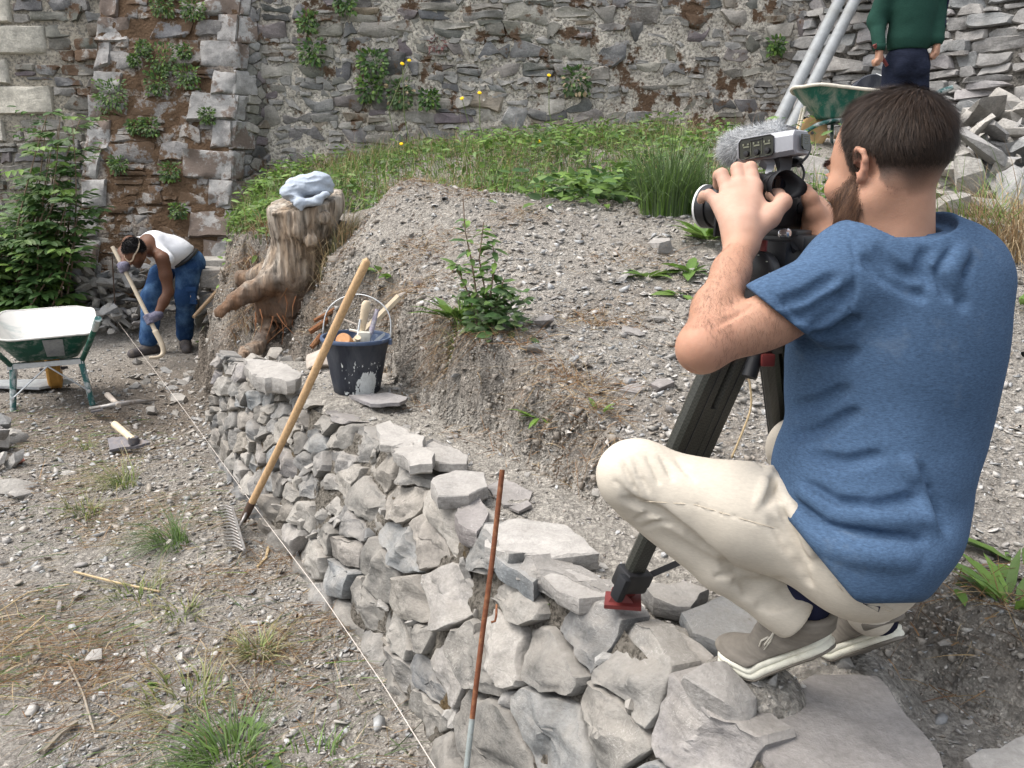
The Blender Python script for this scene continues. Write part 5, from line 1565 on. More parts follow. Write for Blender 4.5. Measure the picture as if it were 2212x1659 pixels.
# ------------------------------------------------------------------ blended solids -> one continuous mesh
class Solid:
    def __init__(s, lo, hi, h):
        s.lo = np.asarray(lo, float); s.h = h
        s.n = np.ceil((np.asarray(hi, float) - s.lo) / h).astype(int) + 1
        s.ax = [(s.lo[i] + h * np.arange(s.n[i])).astype(np.float32) for i in range(3)]
        s.D = np.full(s.n, 1.0, np.float32)
    def sl(s, lo, hi):
        a = np.clip(np.floor((np.asarray(lo) - s.lo) / s.h).astype(int), 0, s.n - 1)
        b = np.clip(np.ceil((np.asarray(hi) - s.lo) / s.h).astype(int) + 1, 1, s.n)
        return tuple(slice(int(i), int(j)) for i, j in zip(a, b))
    def pts(s, q):
        return (s.ax[0][q[0]][:, None, None], s.ax[1][q[1]][None, :, None], s.ax[2][q[2]][None, None, :])
    def mixin(s, q, d, k, op):
        A = s.D[q]
        if op == 'add':
            if k > 0:
                h = np.clip(.5 + .5 * (A - d) / k, 0, 1); s.D[q] = A + (d - A) * h - k * h * (1 - h)
            else: s.D[q] = np.minimum(A, d)
        else:
            d = -d
            if k > 0:
                h = np.clip(.5 - .5 * (A - d) / k, 0, 1); s.D[q] = A + (d - A) * h + k * h * (1 - h)
            else: s.D[q] = np.maximum(A, d)
    def cap(s, a, b, ra, rb=None, k=.02, op='add'):
        rb = ra if rb is None else rb
        a = np.asarray(a, np.float32); b = np.asarray(b, np.float32)
        m = max(ra, rb) + k + 3 * s.h
        q = s.sl(np.minimum(a, b) - m, np.maximum(a, b) + m)
        X, Y, Z = s.pts(q)
        if 0 in (X.size, Y.size, Z.size): return s
        d = b - a; L = float(d @ d) + 1e-12
        t = np.clip(((X - a[0]) * d[0] + (Y - a[1]) * d[1] + (Z - a[2]) * d[2]) / L, 0, 1)
        r = np.sqrt((X - a[0] - t * d[0]) ** 2 + (Y - a[1] - t * d[1]) ** 2 + (Z - a[2] - t * d[2]) ** 2) - (ra + (rb - ra) * t)
        s.mixin(q, r.astype(np.float32), k, op); return s
    def path(s, P, R, k=.02, op='add'):
        for i in range(len(P) - 1): s.cap(P[i], P[i + 1], R[i], R[i + 1], k, op)
        return s
    def ell(s, c, r, R=None, k=.02, op='add'):
        c = np.asarray(c, np.float32); r = np.asarray(r, np.float32)
        R = np.eye(3) if R is None else np.asarray(R)
        m = np.abs(R) @ r + k + 3 * s.h
        q = s.sl(c - m, c + m); X, Y, Z = s.pts(q)
        if 0 in (X.size, Y.size, Z.size): return s
        X, Y, Z = X - c[0], Y - c[1], Z - c[2]
        L = [X * R[0, i] + Y * R[1, i] + Z * R[2, i] for i in range(3)]
        k0 = np.sqrt(sum((L[i] / r[i]) ** 2 for i in range(3))); k1 = np.sqrt(sum((L[i] / r[i] ** 2) ** 2 for i in range(3))) + 1e-6
        s.mixin(q, (k0 * (k0 - 1) / k1).astype(np.float32), k, op); return s
    def rbox(s, c, half, R=None, rad=.01, k=.01, op='add'):
        c = np.asarray(c, np.float32); hf = np.asarray(half, np.float32)
        R = np.eye(3) if R is None else np.asarray(R)
        m = np.abs(R) @ hf + k + 3 * s.h
        q = s.sl(c - m, c + m); X, Y, Z = s.pts(q)
        X, Y, Z = X - c[0], Y - c[1], Z - c[2]
        Q = [np.abs(X * R[0, i] + Y * R[1, i] + Z * R[2, i]) - (hf[i] - rad) for i in range(3)]
        d = np.sqrt(sum(np.maximum(v, 0) ** 2 for v in Q)) + np.minimum(np.maximum(np.maximum(Q[0], Q[1]), Q[2]), 0) - rad
        s.mixin(q, d.astype(np.float32), k, op); return s
    def cut(s, p, n, k=.004):
        """remove what lies on the +n side of the plane"""
        n = np.asarray(n, float); n = n / np.linalg.norm(n)
        X, Y, Z = s.pts((slice(None),) * 3)
        d = ((p[0] - X) * n[0] + (p[1] - Y) * n[1] + (p[2] - Z) * n[2]).astype(np.float32)
        q = (slice(None),) * 3
        s.mixin(q, d, k, 'sub'); return s
    def bumpy(s, f, band=.06):
        i = np.where(np.abs(s.D) < band)
        s.D[i] += f(s.ax[0][i[0]], s.ax[1][i[1]], s.ax[2][i[2]]).astype(np.float32); return s
    def carve(s, o, off):
        """hollow s where it lies deeper than off inside the solid o"""
        ix = [np.round((a - o.lo[i]) / o.h).astype(int) for i, a in enumerate(s.ax)]
        ok = [np.where((q >= 0) & (q < o.n[i]))[0] for i, q in enumerate(ix)]
        sub = o.D[np.ix_(ix[0][ok[0]], ix[1][ok[1]], ix[2][ok[2]])]
        g = np.ix_(*ok)
        s.D[g] = np.maximum(s.D[g], -(sub + off)); return s
    def sample(s, p):
        i = np.round((np.asarray(p) - s.lo) / s.h).astype(int)
        if np.any(i < 0) or np.any(i >= s.n): return 1.0
        return float(s.D[tuple(i)])
    def shoot(s, u, v, d0=.6, d1=3.0):
        r = ray(u, v)
        for D in np.arange(d0, d1, s.h * .7):
            p = CAMP + r * D
            if s.sample(p) < 0: return p
        return None
    def crease(s, uv, r=.004, off=0.0, k=.012, op='sub', d0=.6):
        """a fold along a line seen in the photo, laid on the surface"""
        P = []
        for i in range(len(uv) - 1):
            n = max(2, int(math.hypot(uv[i + 1][0] - uv[i][0], uv[i + 1][1] - uv[i][1]) / 10))
            for t in np.linspace(0, 1, n, endpoint=False): P.append((uv[i][0] + (uv[i + 1][0] - uv[i][0]) * t, uv[i][1] + (uv[i + 1][1] - uv[i][1]) * t))
        P.append(uv[-1])
        Q = [s.shoot(u, v, d0) for u, v in P]
        Q = [q + ray(*p) * off for q, p in zip(Q, P) if q is not None]
        m = len(Q)
        for i in range(m - 1):
            if np.linalg.norm(Q[i + 1] - Q[i]) > .05: continue
            f0 = math.sin(PI * (i + .4) / m) ** .6; f1 = math.sin(PI * min(.97, (i + 1.4) / m)) ** .6
            s.cap(Q[i], Q[i + 1], r * f0, r * f1, k, op)
        return s
    def mesh(s, smooth=1):
        D = s.D; ins = D < 0
        c = ins[:-1, :-1, :-1].astype(np.int8)
        cnt = np.zeros(c.shape, np.int8)
        for dx in (0, 1):
            for dy in (0, 1):
                for dz in (0, 1):
                    cnt += ins[dx:D.shape[0] - 1 + dx, dy:D.shape[1] - 1 + dy, dz:D.shape[2] - 1 + dz]
        act = np.where((cnt > 0) & (cnt < 8))
        N = len(act[0]); idx = np.full(c.shape, -1, np.int32); idx[act] = np.arange(N)
        i, j, k = act
        cor = {}
        for dx in (0, 1):
            for dy in (0, 1):
                for dz in (0, 1): cor[dx, dy, dz] = D[i + dx, j + dy, k + dz]
        S = np.zeros((N, 3)); W = np.zeros(N)
        E = []
        for a in cor:
            for ax in range(3):
                if a[ax] == 0:
                    b = list(a); b[ax] = 1; E.append((a, tuple(b)))
        for a, b in E:
            va, vb = cor[a], cor[b]; m = (va < 0) != (vb < 0)
            t = np.where(m, va / np.where(m, va - vb, 1), 0)
            A = np.array(a, float); B = np.array(b, float)
            S += (A + (B - A) * t[:, None]) * m[:, None]; W += m
        P = s.lo + (np.stack((i, j, k), 1) + S / W[:, None]) * s.h
        F_ = []
        nx, ny, nz = D.shape
        for ax in range(3):
            a = [slice(0, -1) if q == ax else slice(1, -1) for q in range(3)]
            b = [slice(1, None) if q == ax else slice(1, -1) for q in range(3)]
            A = ins[tuple(a)]; B = ins[tuple(b)]
            e = np.where(A != B); flip = A[e]
            g = [e[q] + (0 if q == ax else 1) for q in range(3)]
            o1, o2 = [q for q in range(3) if q != ax]
            if ax == 1: o1, o2 = o2, o1
            def cell(d1, d2):
                h = [g[0].copy(), g[1].copy(), g[2].copy()]
                h[o1] = h[o1] - d1; h[o2] = h[o2] - d2
                return idx[tuple(h)]
            q = np.stack((cell(1, 1), cell(0, 1), cell(0, 0), cell(1, 0)), 1)
            q[~flip] = q[~flip][:, ::-1]
            F_.append(q)
        Fq = np.concatenate(F_)
        Fq = Fq[(Fq >= 0).all(1)]
        for _ in range(smooth):
            acc = np.zeros_like(P); w = np.zeros(len(P))
            for a in range(4):
                b = (a + 1) % 4
                np.add.at(acc, Fq[:, a], P[Fq[:, b]]); np.add.at(w, Fq[:, a], 1)
                np.add.at(acc, Fq[:, b], P[Fq[:, a]]); np.add.at(w, Fq[:, b], 1)
            P = P * .45 + .55 * acc / np.maximum(w, 1)[:, None]
        return P, Fq
    def build(s, name, mat, parent=None, smooth=1, col=None, **kw):
        P, Fq = s.mesh(smooth)
        c = None if col is None else col(P)
        return obj(name, P, Fq, M[mat] if isinstance(mat, str) else mat, parent, True, c, **kw)
def bbox_solid(P, m, h):
    P = np.array(P); return Solid(P.min(0) - m, P.max(0) + m, h)
M['letter'] = plain('letter', (.35, .08, .03), .7, .2, 0, .2)
M['trowel_grip'] = plain('trowel_grip', (.42, .38, .46), .6, .3, 0, .5, 60, .2, (.6, .6, .6), .5, .6)
M['mallet'] = plain('mallet', (.50, .25, .11), .6, .3, 0, .4, 20, .2, (.62, .45, .3), .52, .7)
M['block_white'] = plain('block_white', (.66, .63, .55), .75, .2, 0, .3, 20, .2, (.5, .45, .36), .55, .7)
# ------------------------------------------------------------------ tree stump and the jumper on it
def stump():
    SY = 5.6
    P = lambda u, v, Y=SY: at(u, v, Y)
    t = thing('tree_stump', 'weathered tree stump with exposed roots on the edge of the cut bank', 'tree stump', P(640, 640))
    s = Solid(P(460, 860, 5.0) - (.1, .1, .1), P(760, 400, 6.1) + (.1, .25, .1), .0095)
    s.path([P(657, 405), P(655, 470), P(648, 530), P(640, 590), P(630, 650, 5.7)], [.235, .215, .155, .155, .20], .05)
    s.ell(P(672, 440, 5.68), (.22, .2, .16), None, .05)
    s.path([P(620, 570), P(585, 610, 5.5), P(548, 628, 5.45), P(505, 655, 5.4)], [.12, .08, .052, .036], .05)
    s.path([P(545, 632, 5.45), P(500, 650, 5.4), P(476, 675, 5.35)], [.06, .05, .036], .03)
    s.path([P(610, 600), P(570, 590, 5.75), P(520, 605, 5.9), P(470, 610, 6.0)], [.085, .05, .036, .025], .04)
    s.path([P(615, 640, 5.75), P(600, 690, 5.8), P(565, 735, 5.45), P(515, 785, 5.1), P(478, 830, 4.92)], [.12, .06, .05, .052, .04], .04)
    s.path([P(600, 620, 5.65), P(575, 660, 5.6), P(560, 690, 5.6)], [.13, .09, .05], .05)
    s.path([P(640, 600), P(690, 640, 5.7), P(720, 700, 5.8)], [.12, .1, .06], .05)
    for u, v, r in ((603, 437, .03), (640, 500, .03), (672, 520, .035), (700, 470, .03), (600, 455, .02)):
        c = P(u, v, SY - .2); s.ell(c, (r, .03, r * 1.2), None, .03)
    ax = P(650, 500)
    def f(x, y, z):
        a = np.arctan2(y - SY, x - ax[0])
        up = sstep(.75, 1.15, z)
        g = fbm(a * 5.5, z * 1.6 + a, oct=4, seed=3)
        g2 = fbm(x * 16, y * 16, z * 7, oct=4, seed=6)
        return (-.045 * np.abs(g) - .022 * np.abs(fbm(a * 15, z * 1.8, oct=3, seed=9))) * up + .040 * g2 * (1 - up * .75) + .018 * np.abs(fbm(x * 5 + z * 5, y * 6, z * 26, oct=3, seed=19)) * (1 - up)
    s.bumpy(f)
    nrm = np.array((-.12, -.30, 1.0))
    s.cut(P(655, 432) + (0, 0, .0), nrm, .01)
    # torn notch in the top
    s.cap(P(690, 425, 5.4), P(700, 455, 5.35), .03, .012, .02, 'sub')
    def col(Q):
        lo = sstep(1.08, .80, Q[:, 2] + .10 * fbm(Q[:, 0] * 6, Q[:, 1] * 6, Q[:, 2] * 6, oct=3, seed=2))
        dirt = sstep(.75, .45, Q[:, 2])
        return np.stack((lo * (1 - .55 * dirt), lo, lo), 1)
    s.build('trunk', 'stump', t, 1, col)
    for k in range(14):    # thin torn rootlets
        c = P(rk.uniform(545, 640), rk.uniform(600, 700), rk.uniform(5.3, 5.6))
        MB().tube([c, c + (rk.normal() * .03, -.04, -.06), c + (rk.normal() * .06, -.05, -.13 - rk.random() * .08)], [.005, .0035, .0015], 5).build('rootlet', M['bark'], t)
    # broken root ends
    for u, v, Y, dx, r in ((700, 700, 4.7, .10, .022), (715, 675, 4.8, .12, .016), (690, 735, 4.6, .05, .02)):
        c = hit(u, v, 3.6, 7.5); MB().tube([c + (-dx * .8, -.05, -.05), c + (0, 0, .0), c + (dx * .7, .06, .06)], [r * .8, r, r * .7], 7).build('broken_root', M['bark'], t)
    # the folded jumper
    s = Solid(P(595, 455, 5.3) - .08, P(730, 360, 5.8) + .1, .006)
    c = P(668, 405, 5.5)
    s.ell(c, (.165, .13, .085), rotz(.2), .02)
    s.ell(P(640, 415, 5.47), (.105, .11, .06), None, .02)
    s.ell(P(690, 395, 5.5), (.085, .1, .075), None, .03)
    s.path([P(640, 425, 5.42), P(650, 440, 5.36), P(652, 452, 5.35)], [.05, .035, .012], .02)
    s.path([P(650, 440, 5.38), P(685, 432, 5.36), P(705, 420, 5.38)], [.03, .03, .02], .015)
    for uv in ([(620, 405), (650, 388), (680, 382), (705, 395), (712, 415)], [(640, 415), (670, 400), (690, 396), (702, 408), (698, 422)], [(655, 425), (675, 412), (690, 408)], [(645, 432), (675, 425), (705, 420)], [(700, 380), (712, 398)], [(660, 385), (690, 388), (700, 402)]):
        s.crease(uv, .012, .0, .007, d0=4.8)
    s.bumpy(lambda x, y, z: .026 * np.abs(fbm(x * 8 + z * 12, y * 8, z * 19 - x * 9, oct=2, seed=4)) - .008 + .003 * fbm(x * 40, y * 40, z * 40, oct=2, seed=6), .04)
    o = s.build('folded_jumper', 'cloth', None, 1); tag(o, 'pale blue grey jumper folded in a bundle on the tree stump', 'jumper')
stump()

# ------------------------------------------------------------------ wheelbarrow at the left
def barrow_tray(t, L, ring, mat_out, mat_in, rim_mat, th=.006, rim_r=.011):
    """ring(s, side): rounded tray section from rim (s=0) to floor (s=1) as closed loop of local points"""
    loops = []
    N = 40
    for s in (0, .12, .3, .5, .7, .86, .95, 1.0):
        loops.append([np.asarray(ring(s, 2 * PI * k / N)) for k in range(N)])
    def shell(name, ins, mat, flip):
        V = []
        for i, lp in enumerate(loops):
            c = np.mean(lp, 0)
            for p in lp:
                d = p - c; d[2] = 0; n = np.linalg.norm(d)
                V.append(L(*(p - d / (n + 1e-9) * ins + (0, 0, ins if i else 0))))
        V.append(L(*(np.mean(loops[-1], 0) + (0, 0, ins))))
        Fc = []
        for i in range(len(loops) - 1):
            for k in range(N):
                k2 = (k + 1) % N; q = (i * N + k, i * N + k2, (i + 1) * N + k2, (i + 1) * N + k)
                Fc.append(q[::-1] if flip else q)
        b = (len(loops) - 1) * N
        for k in range(N):
            q = (b + k, b + (k + 1) % N, len(loops) * N); Fc.append(q[::-1] if flip else q)
        o = obj(name, V, Fc, mat, t, smooth=True)
        return o
    shell('tray', 0, mat_out, True); shell('tray_lining', th, mat_in, False)
    rim = [L(*p) for p in loops[0]]; rim.append(rim[0]); rim.append(rim[1])
    MB().tube(rim, rim_r, 7, cap=False).build('tray_rim', rim_mat, t, smooth=True)
def superloop(cx, cy, hx, hy, a, n=4.2):
    c, s = math.cos(a), math.sin(a)
    return cx + hx * math.copysign(abs(c) ** (2 / n), c), cy + hy * math.copysign(abs(s) ** (2 / n), s)
def left_barrow():
    O = np.array((-3.40, 5.54, 0.0)); f = np.array((-.47, .88, 0)); f /= np.linalg.norm(f); r = np.array((f[1], -f[0], 0))
    L = lambda a, b, z: O + f * a + r * b + np.array((0, 0, z))
    t = thing('wheelbarrow', 'green wheelbarrow with whitened tray and yellow wheel standing at the left', 'wheelbarrow', O)
    def ring(s, a):
        fa = -.07 * (1 - s) + .12 * s; fb = .86 * (1 - s) + .50 * s
        hw = .345 * (1 - s) + .20 * s
        x, y = superloop((fa + fb) / 2, 0, (fb - fa) / 2, hw, a, 5)
        z = (.53 + .10 * (x - fa) / (fb - fa)) * (1 - s) + .335 * s
        z += .012 * math.sin(7 * a) * (1 - s) * .4
        return (x, y, z)
    barrow_tray(t, L, ring, M['barrow_green'], M['tray_white'], M['tray_white'], rim_r=.008)
    # plate riveted to the rear panel
    def back(b, s):      # point on the rear panel
        fa = -.07 * (1 - s) + .12 * s
        z = .53 * (1 - s) + .335 * s
        return L(fa - .008, b, z)
    MB().prism([back(-.01, .1), back(.12, .1), back(.115, .85), back(.0, .85)], f * .004).build('maker_plate', M['plate'], t)
    for b in (-.008, .128): pass
    MB().prism([L(-.02, -.25, .345), L(-.02, .23, .345), L(-.02, .23, .31), L(-.02, -.25, .31)], f * .03).build('cross_bar', M['galv'], t)
    for sg in (-1, 1):
        MB().tube([L(-.42, sg * .35, .655), L(-.20, sg * .29, .49), L(.0, sg * .225, .335), L(.35, sg * .15, .28), L(.72, sg * .06, .22)], [.019, .019, .018, .016, .016], 10).build('handle', M['barrow_green'], t, smooth=True)
        MB().tube([L(-.50, sg * .365, .70), L(-.36, sg * .335, .61)], .023, 12).build('grip', M['barrow_tube'], t, sharp=40)
        MB().tube([L(.0, sg * .215, .34), L(.0, sg * .255, -.015)], .021, 10).build('leg', M['barrow_tube'], t, sharp=40)
        MB().tube([L(.10, sg * .20, .33), L(.03, sg * .25, .0)], .010, 8).build('leg_stay', M['galv'], t, sharp=40)
        MB().tube([L(-.03, .0, .315), L(-.03, sg * .245, .10)], .011, 8, flat=(1, .55)).build('brace', M['galv'], t, sharp=40)
        MB().lathe(L(-.045, sg * .242, .105), [(0, 0), (.013, 0), (.013, .012), (0, .014)], basis(z=-f), 10).build('bolt', M['galv'], t, sharp=40)
    W = L(.66, .0, .165)
    Rw = basis(z=r)
    wz = [(.07, -.045), (.125, -.052), (.155, -.045), (.165, -.03)] + [(.165 - (.006 if k % 2 else 0), -.026 + .0065 * k) for k in range(9)] + [(.165, .03), (.155, .045), (.125, .052), (.07, .045)]
    MB().lathe(W, wz, Rw, 30).build('tyre', M['tyre'], t, smooth=True)
    MB().lathe(W, [(0, -.05), (.03, -.05), (.035, -.035), (.085, -.035), (.085, .035), (.035, .035), (.03, .05), (0, .05)], Rw, 20).build('wheel_hub', M['galv'], t, sharp=40)
    MB().tube([W - r * .1, W + r * .1], .012, 8).build('axle', M['iron'], t)
left_barrow()
# ---- board and tools on the ground about it
o = MB().prism([atz(-30, 838, .03), atz(85, 842, .03), atz(160, 828, .03), atz(158, 822, .03), atz(-30, 826, .03)], (0, 0, .02)).build('grey_board', M['plate'])
tag(o, 'thin blue grey board lying behind the legs of the left wheelbarrow', 'board')
def small_shovel():
    t = thing('mattock', 'short handled mattock with broad dark blade lying on the yard', 'mattock', atz(285, 955, 0))
    z = .035
    bl = [atz(232, 946, z + .01), atz(262, 943, z + .02), atz(290, 946, z + .03), atz(322, 952, z + .02), atz(324, 955, z + .02), atz(292, 964, z), atz(262, 966, z - .02), atz(237, 972, z - .03)]
    MB().prism(bl, (0, 0, -.016)).build('blade', M['iron'], t, sharp=30)
    a = atz(289, 953, z + .02)
    MB().lathe(a - (0, 0, .015), [(0, 0), (.032, 0), (.03, .04), (0, .04)], None, 12).build('eye_socket', M['iron'], t, sharp=40)
    MB().tube([atz(288, 951, z + .03), atz(248, 917, .055)], [.021, .024], 12).build('handle', M['pale_wood'], t, sharp=40)
small_shovel()
def pickaxe():
    t = thing('pickaxe', 'pickaxe with worn pinkish handle lying beside the barrow leg', 'pickaxe', atz(255, 872, 0))
    MB().tube([atz(194, 883, .03), atz(228, 878, .05), atz(255, 873, .06), atz(300, 868, .05), atz(342, 864, .02)], [.014, .016, .022, .015, .004], 8).build('head', M['worn_iron'], t, smooth=True)
    MB().prism([atz(194, 878, .02), atz(222, 876, .04), atz(222, 884, .04), atz(196, 889, .02)], (0, 0, -.012)).build('adze_blade', M['iron'], t, sharp=30)
    MB().tube([atz(256, 876, .055), atz(232, 853, .075)], [.018, .022], 10).build('handle', M['timber'], t, sharp=40)
pickaxe()
o = MB().tube([at(418, 685, 7.45), at(502, 592, 8.1)], [.017, .021], 8).build('wooden_pole', M['old_wood'], sharp=40)
tag(o, 'thin brown wooden pole leaning against the stones behind the digging man', 'pole')
# ---- stake, string, rusty bar
sp0 = at(249, 705, 8.3); sp0[2] = float(H(sp0[0], sp0[1])) - .05
o = MB().tube([sp0, at(246, 620, 8.3), at(242, 548, 8.3)], .0065, 7).build('iron_stake', M['rust_dark'], sharp=40)
tag(o, 'thin dark iron stake holding the far end of the string', 'stake')
sp = [at(249, 688, 8.29), atz(400, 888, .09), atz(545, 1088, .085), atz(700, 1292, .08), atz(830, 1482, .085), atz(942, 1662, .09), atz(1010, 1775, .09)]
o = MB().tube(sp, .0015, 6).build('string_line', M['string'], smooth=True)
tag(o, 'white mason string stretched along the foot of the low wall', 'string')
def rebar():
    t = thing('rusty_bar', 'upright rusty iron bar with pale lower end in front of the low wall', 'iron bar', at(1003, 1700, 1.42))
    a, b = at(1085, 1015, 1.62), at(1020, 1552, 1.475); c = at(1003, 1700, 1.42)
    c = c + (c - b) * .35
    MB().tube([a, a * .66 + b * .34 + (.002, 0, 0), a * .33 + b * .67, b], .0062, 10).build('rusty_rod', M['rust'], t, sharp=50)
    MB().tube([b, c], .0066, 10).build('painted_end', M['stake_paint'], t, sharp=50)
rebar()
hk = at(1072, 1330, 1.66)
o = MB().tube([hk + (0, .05, .0), hk, hk + (-.003, -.004, -.012), hk + (-.012, -.006, -.014)], .0028, 6).build('rusty_hook', M['rust']); tag(o, 'small rusty hook sticking out of the low wall right of the bar', 'hook')

# ------------------------------------------------------------------ rake leaning on the wall
def rake():
    t = thing('rake', 'garden rake with long wooden handle leaning on the low wall', 'rake', atz(515, 1145, 0))
    lo, hi = atz(541, 1092, .14), at(795, 565, 3.15)
    n = 9
    pts = [lo + (hi - lo) * s + np.array((.006 * math.sin(5 * s), 0, .004 * math.sin(3 * s))) for s in np.linspace(0, 1, n)]
    pts.append(hi + (hi - lo) * .004)
    MB().tube(pts, [.0165] * 3 + [.0175] * (n - 3) + [.013], 14).build('handle', M['wood'], t, sharp=40)
    d = (lo - hi) / np.linalg.norm(lo - hi)
    MB().tube([lo - d * .02, lo + d * .05, lo + d * .09], [.019, .0185, .014], 12).build('ferrule', M['rust_dark'], t, sharp=40)
    b0, b1 = atz(503, 1098, .085), atz(529, 1190, .075)
    mid = (b0 + b1) / 2
    MB().tube([lo + d * .08, lo * .3 + mid * .7 + (.02, 0, .035), mid], [.008, .007, .007], 8).build('neck', M['worn_iron'], t, smooth=True)
    MB().tube([b0, b1], .011, 6, flat=(.6, 1)).build('bar', M['worn_iron'], t, sharp=30)
    t0, t1 = atz(470, 1095, .004), atz(487, 1178, .004)
    m = 14
    for k in range(m):
        s = k / (m - 1); p = b0 + (b1 - b0) * s; q = t0 + (t1 - t0) * s
        MB().tube([p, p * .55 + q * .45 + (0, 0, .012), q], [.0052, .0045, .0022], 6).build('tine', M['worn_iron'], t, smooth=True)
rake()

# ------------------------------------------------------------------ bucket with mason's tools
BC = np.array((-.722, 3.50, .0)); BC[2] = .632
def bucket_profile(): return [(r, z * .85) for r, z in [(.100, 0), (.105, .004), (.114, .06), (.134, .20), (.150, .292), (.160, .294), (.160, .305), (.148, .305), (.128, .19), (.108, .06), (.097, .014), (0, .014)]]
def bucket():
    t = thing('bucket', 'black builders bucket with white cement splash on top of the low wall', 'bucket', BC)
    R = basis(x=(1, 0, 0), z=(.03, -.02, 1))
    L = lambda p: BC + R @ np.array(p)
    prof = bucket_profile()
    V, Fc, n = [], [], 48
    def sq(z, a): return 1 + .018 * (z / .3) ** 2 * math.cos(3 * a + 1) + .01 * math.sin(2 * a)
    body = prof[:4] + [(.1495, .245)]; inner = [(.147, .247)] + prof[8:]
    for name, pr, mt in (('bucket_body', [(0, 0)] + body, 'bucket'), ('bucket_inside', inner, 'bucket_rim'), ('bucket_rim', [(.147, .243), (.158, .243), (.161, .252), (.157, .260), (.149, .260), (.146, .252)], 'bucket_rim')):
        mb = MB(); mb.lathe((0, 0, 0), pr + (pr[:1] if name == 'bucket_rim' else []), None, n, False)
        mb.V = [tuple(L((x * sq(z, math.atan2(y, x)), y * sq(z, math.atan2(y, x)), z))) for x, y, z in mb.V]
        mb.build(name, M[mt], t, sharp=50)
    # dried cement splash, an uneven crust on the outside
    A = np.linspace(-1.9, -.30, 150); Z = np.linspace(.006, .17, 90)
    V, Fc = [], []
    AA, ZZ = np.meshgrid(A, Z)
    msk = sstep(0, .5, 1 - ((AA + .98) / .50) ** 2 - ((ZZ - .045) / .075) ** 2 * .8 + .75 * (AA + 1.0) * (ZZ - .05) / .05 * .4) + 1.25 * fbm(AA * 15, ZZ * 46, oct=5, seed=3, gain=.65)
    msk = np.where(ZZ < .02, msk + .25, msk)
    id_ = {}
    for i in range(len(Z)):
        for j in range(len(A)):
            rr = np.interp(Z[i], [p[1] for p in body], [p[0] for p in body]) + .0012 + .0012 * max(0, msk[i, j] - .5)
            x, y = rr * math.cos(A[j]), rr * math.sin(A[j]); q = sq(Z[i], A[j])
            V.append(L((x * q, y * q, Z[i])))
    w = len(A)
    for i in range(len(Z) - 1):
        for j in range(w - 1):
            if msk[i, j] + msk[i + 1, j] + msk[i, j + 1] + msk[i + 1, j + 1] > 1.9: Fc.append((i * w + j, i * w + j + 1, (i + 1) * w + j + 1, (i + 1) * w + j))
    bm = bmesh.new(); vs = [bm.verts.new(v) for v in V]
    for q in Fc: bm.faces.new([vs[i] for i in q])
    bmesh.ops.delete(bm, geom=[v for v in bm.verts if not v.link_faces], context='VERTS'); bm.verts.index_update()
    V2 = [tuple(v.co) for v in bm.verts]; F2 = [tuple(v.index for v in q.verts) for q in bm.faces]; bm.free()
    obj('cement_splash', V2, F2, M['splash'], t, smooth=True)
    # bail handle, standing
    a0, a1 = L((-.158, .02, .247)), L((.160, -.02, .245))
    top = at(776, 636, 3.55)
    pts = []
    c = (a0 + a1) / 2; ex = (a1 - a0) / 2; ey = top - c
    for s in np.linspace(0, PI, 25):
        k = 1.0 + .10 * math.sin(2 * s) ** 2
        pts.append(c - ex * math.cos(s) * k + ey * math.sin(s) ** .85)
    MB().tube(pts, .0032, 7).build('handle', M['galv'], t, smooth=True)
    for p in (a0, a1): MB().box(p - (0, 0, .004), (.016, .03, .026), None, .004).build('handle_lug', M['bucket_rim'], t)
    return L
BL = bucket()
def tool(name, label, cat, parts):
    t = thing(name, label, cat, parts[0][1].V[0])
    for nm, mb, mt in parts: mb.build(nm, M[mt], t, sharp=40)
by = 3.50
a, b = at(780, 722, by), at(792, 650, by)
d = (b - a) / np.linalg.norm(b - a)
tool('club_hammer', 'club hammer with turned pale wooden handle standing in the bucket', 'hammer', [('handle', MB().tube([a - d * .14, a, a + d * .05, a + d * .11, b - d * .015, b], [.013, .013, .017, .0205, .020, .012], 12), 'pale_wood'), ('head', MB().box(a - d * .15, (.09, .04, .04), basis(x=(1, .2, 0), z=d), .006), 'worn_iron')])
a, b = at(770, 745, by - .06), at(778, 690, by - .02)
tool('chisel', 'thin steel chisel standing at the front of the bucket', 'chisel', [('blade', MB().tube([a, b], [.006, .0045], 6), 'galv'), ('grip', MB().tube([a - (0, 0, .10), a], [.006, .007], 6), 'galv')])
a, b = at(800, 722, by - .01), at(815, 668, by + .02); d = (b - a) / np.linalg.norm(b - a)
tool('trowel', 'trowel with purplish handle standing in the bucket', 'trowel', [('handle', MB().tube([a, a + d * .03, b - d * .01, b], [.010, .0125, .009, .010], 10), 'trowel_grip'), ('blade', MB().tube([a - d * .16, a], [.004, .008], 6), 'galv')])
a, b = at(798, 705, by + .08), at(862, 640, by + .16); d = (b - a) / np.linalg.norm(b - a); sd = np.cross(d, (0, 1, 0)); sd /= np.linalg.norm(sd)
tool('wooden_batten', 'pale flat batten leaning out of the bucket to the right', 'batten', [('shaft', MB().tube([a - d * .1, a, b], .0155, 4, flat=(1.0, .42), up=sd), 'pale_wood'), ('tip', MB().tube([b, b + d * .045 + (.0, 0, -.012)], [.012, .004], 6), 'timber')])
tool('mallet_head', 'round orange brown wooden mallet head lying in the bucket', 'mallet', [('head', MB().lathe(at(742, 736, by - .08), [(0, -.05), (.034, -.05), (.036, .0), (.033, .012), (0, .014)], basis(z=(-.15, -.9, .55)), 18), 'mallet'), ])
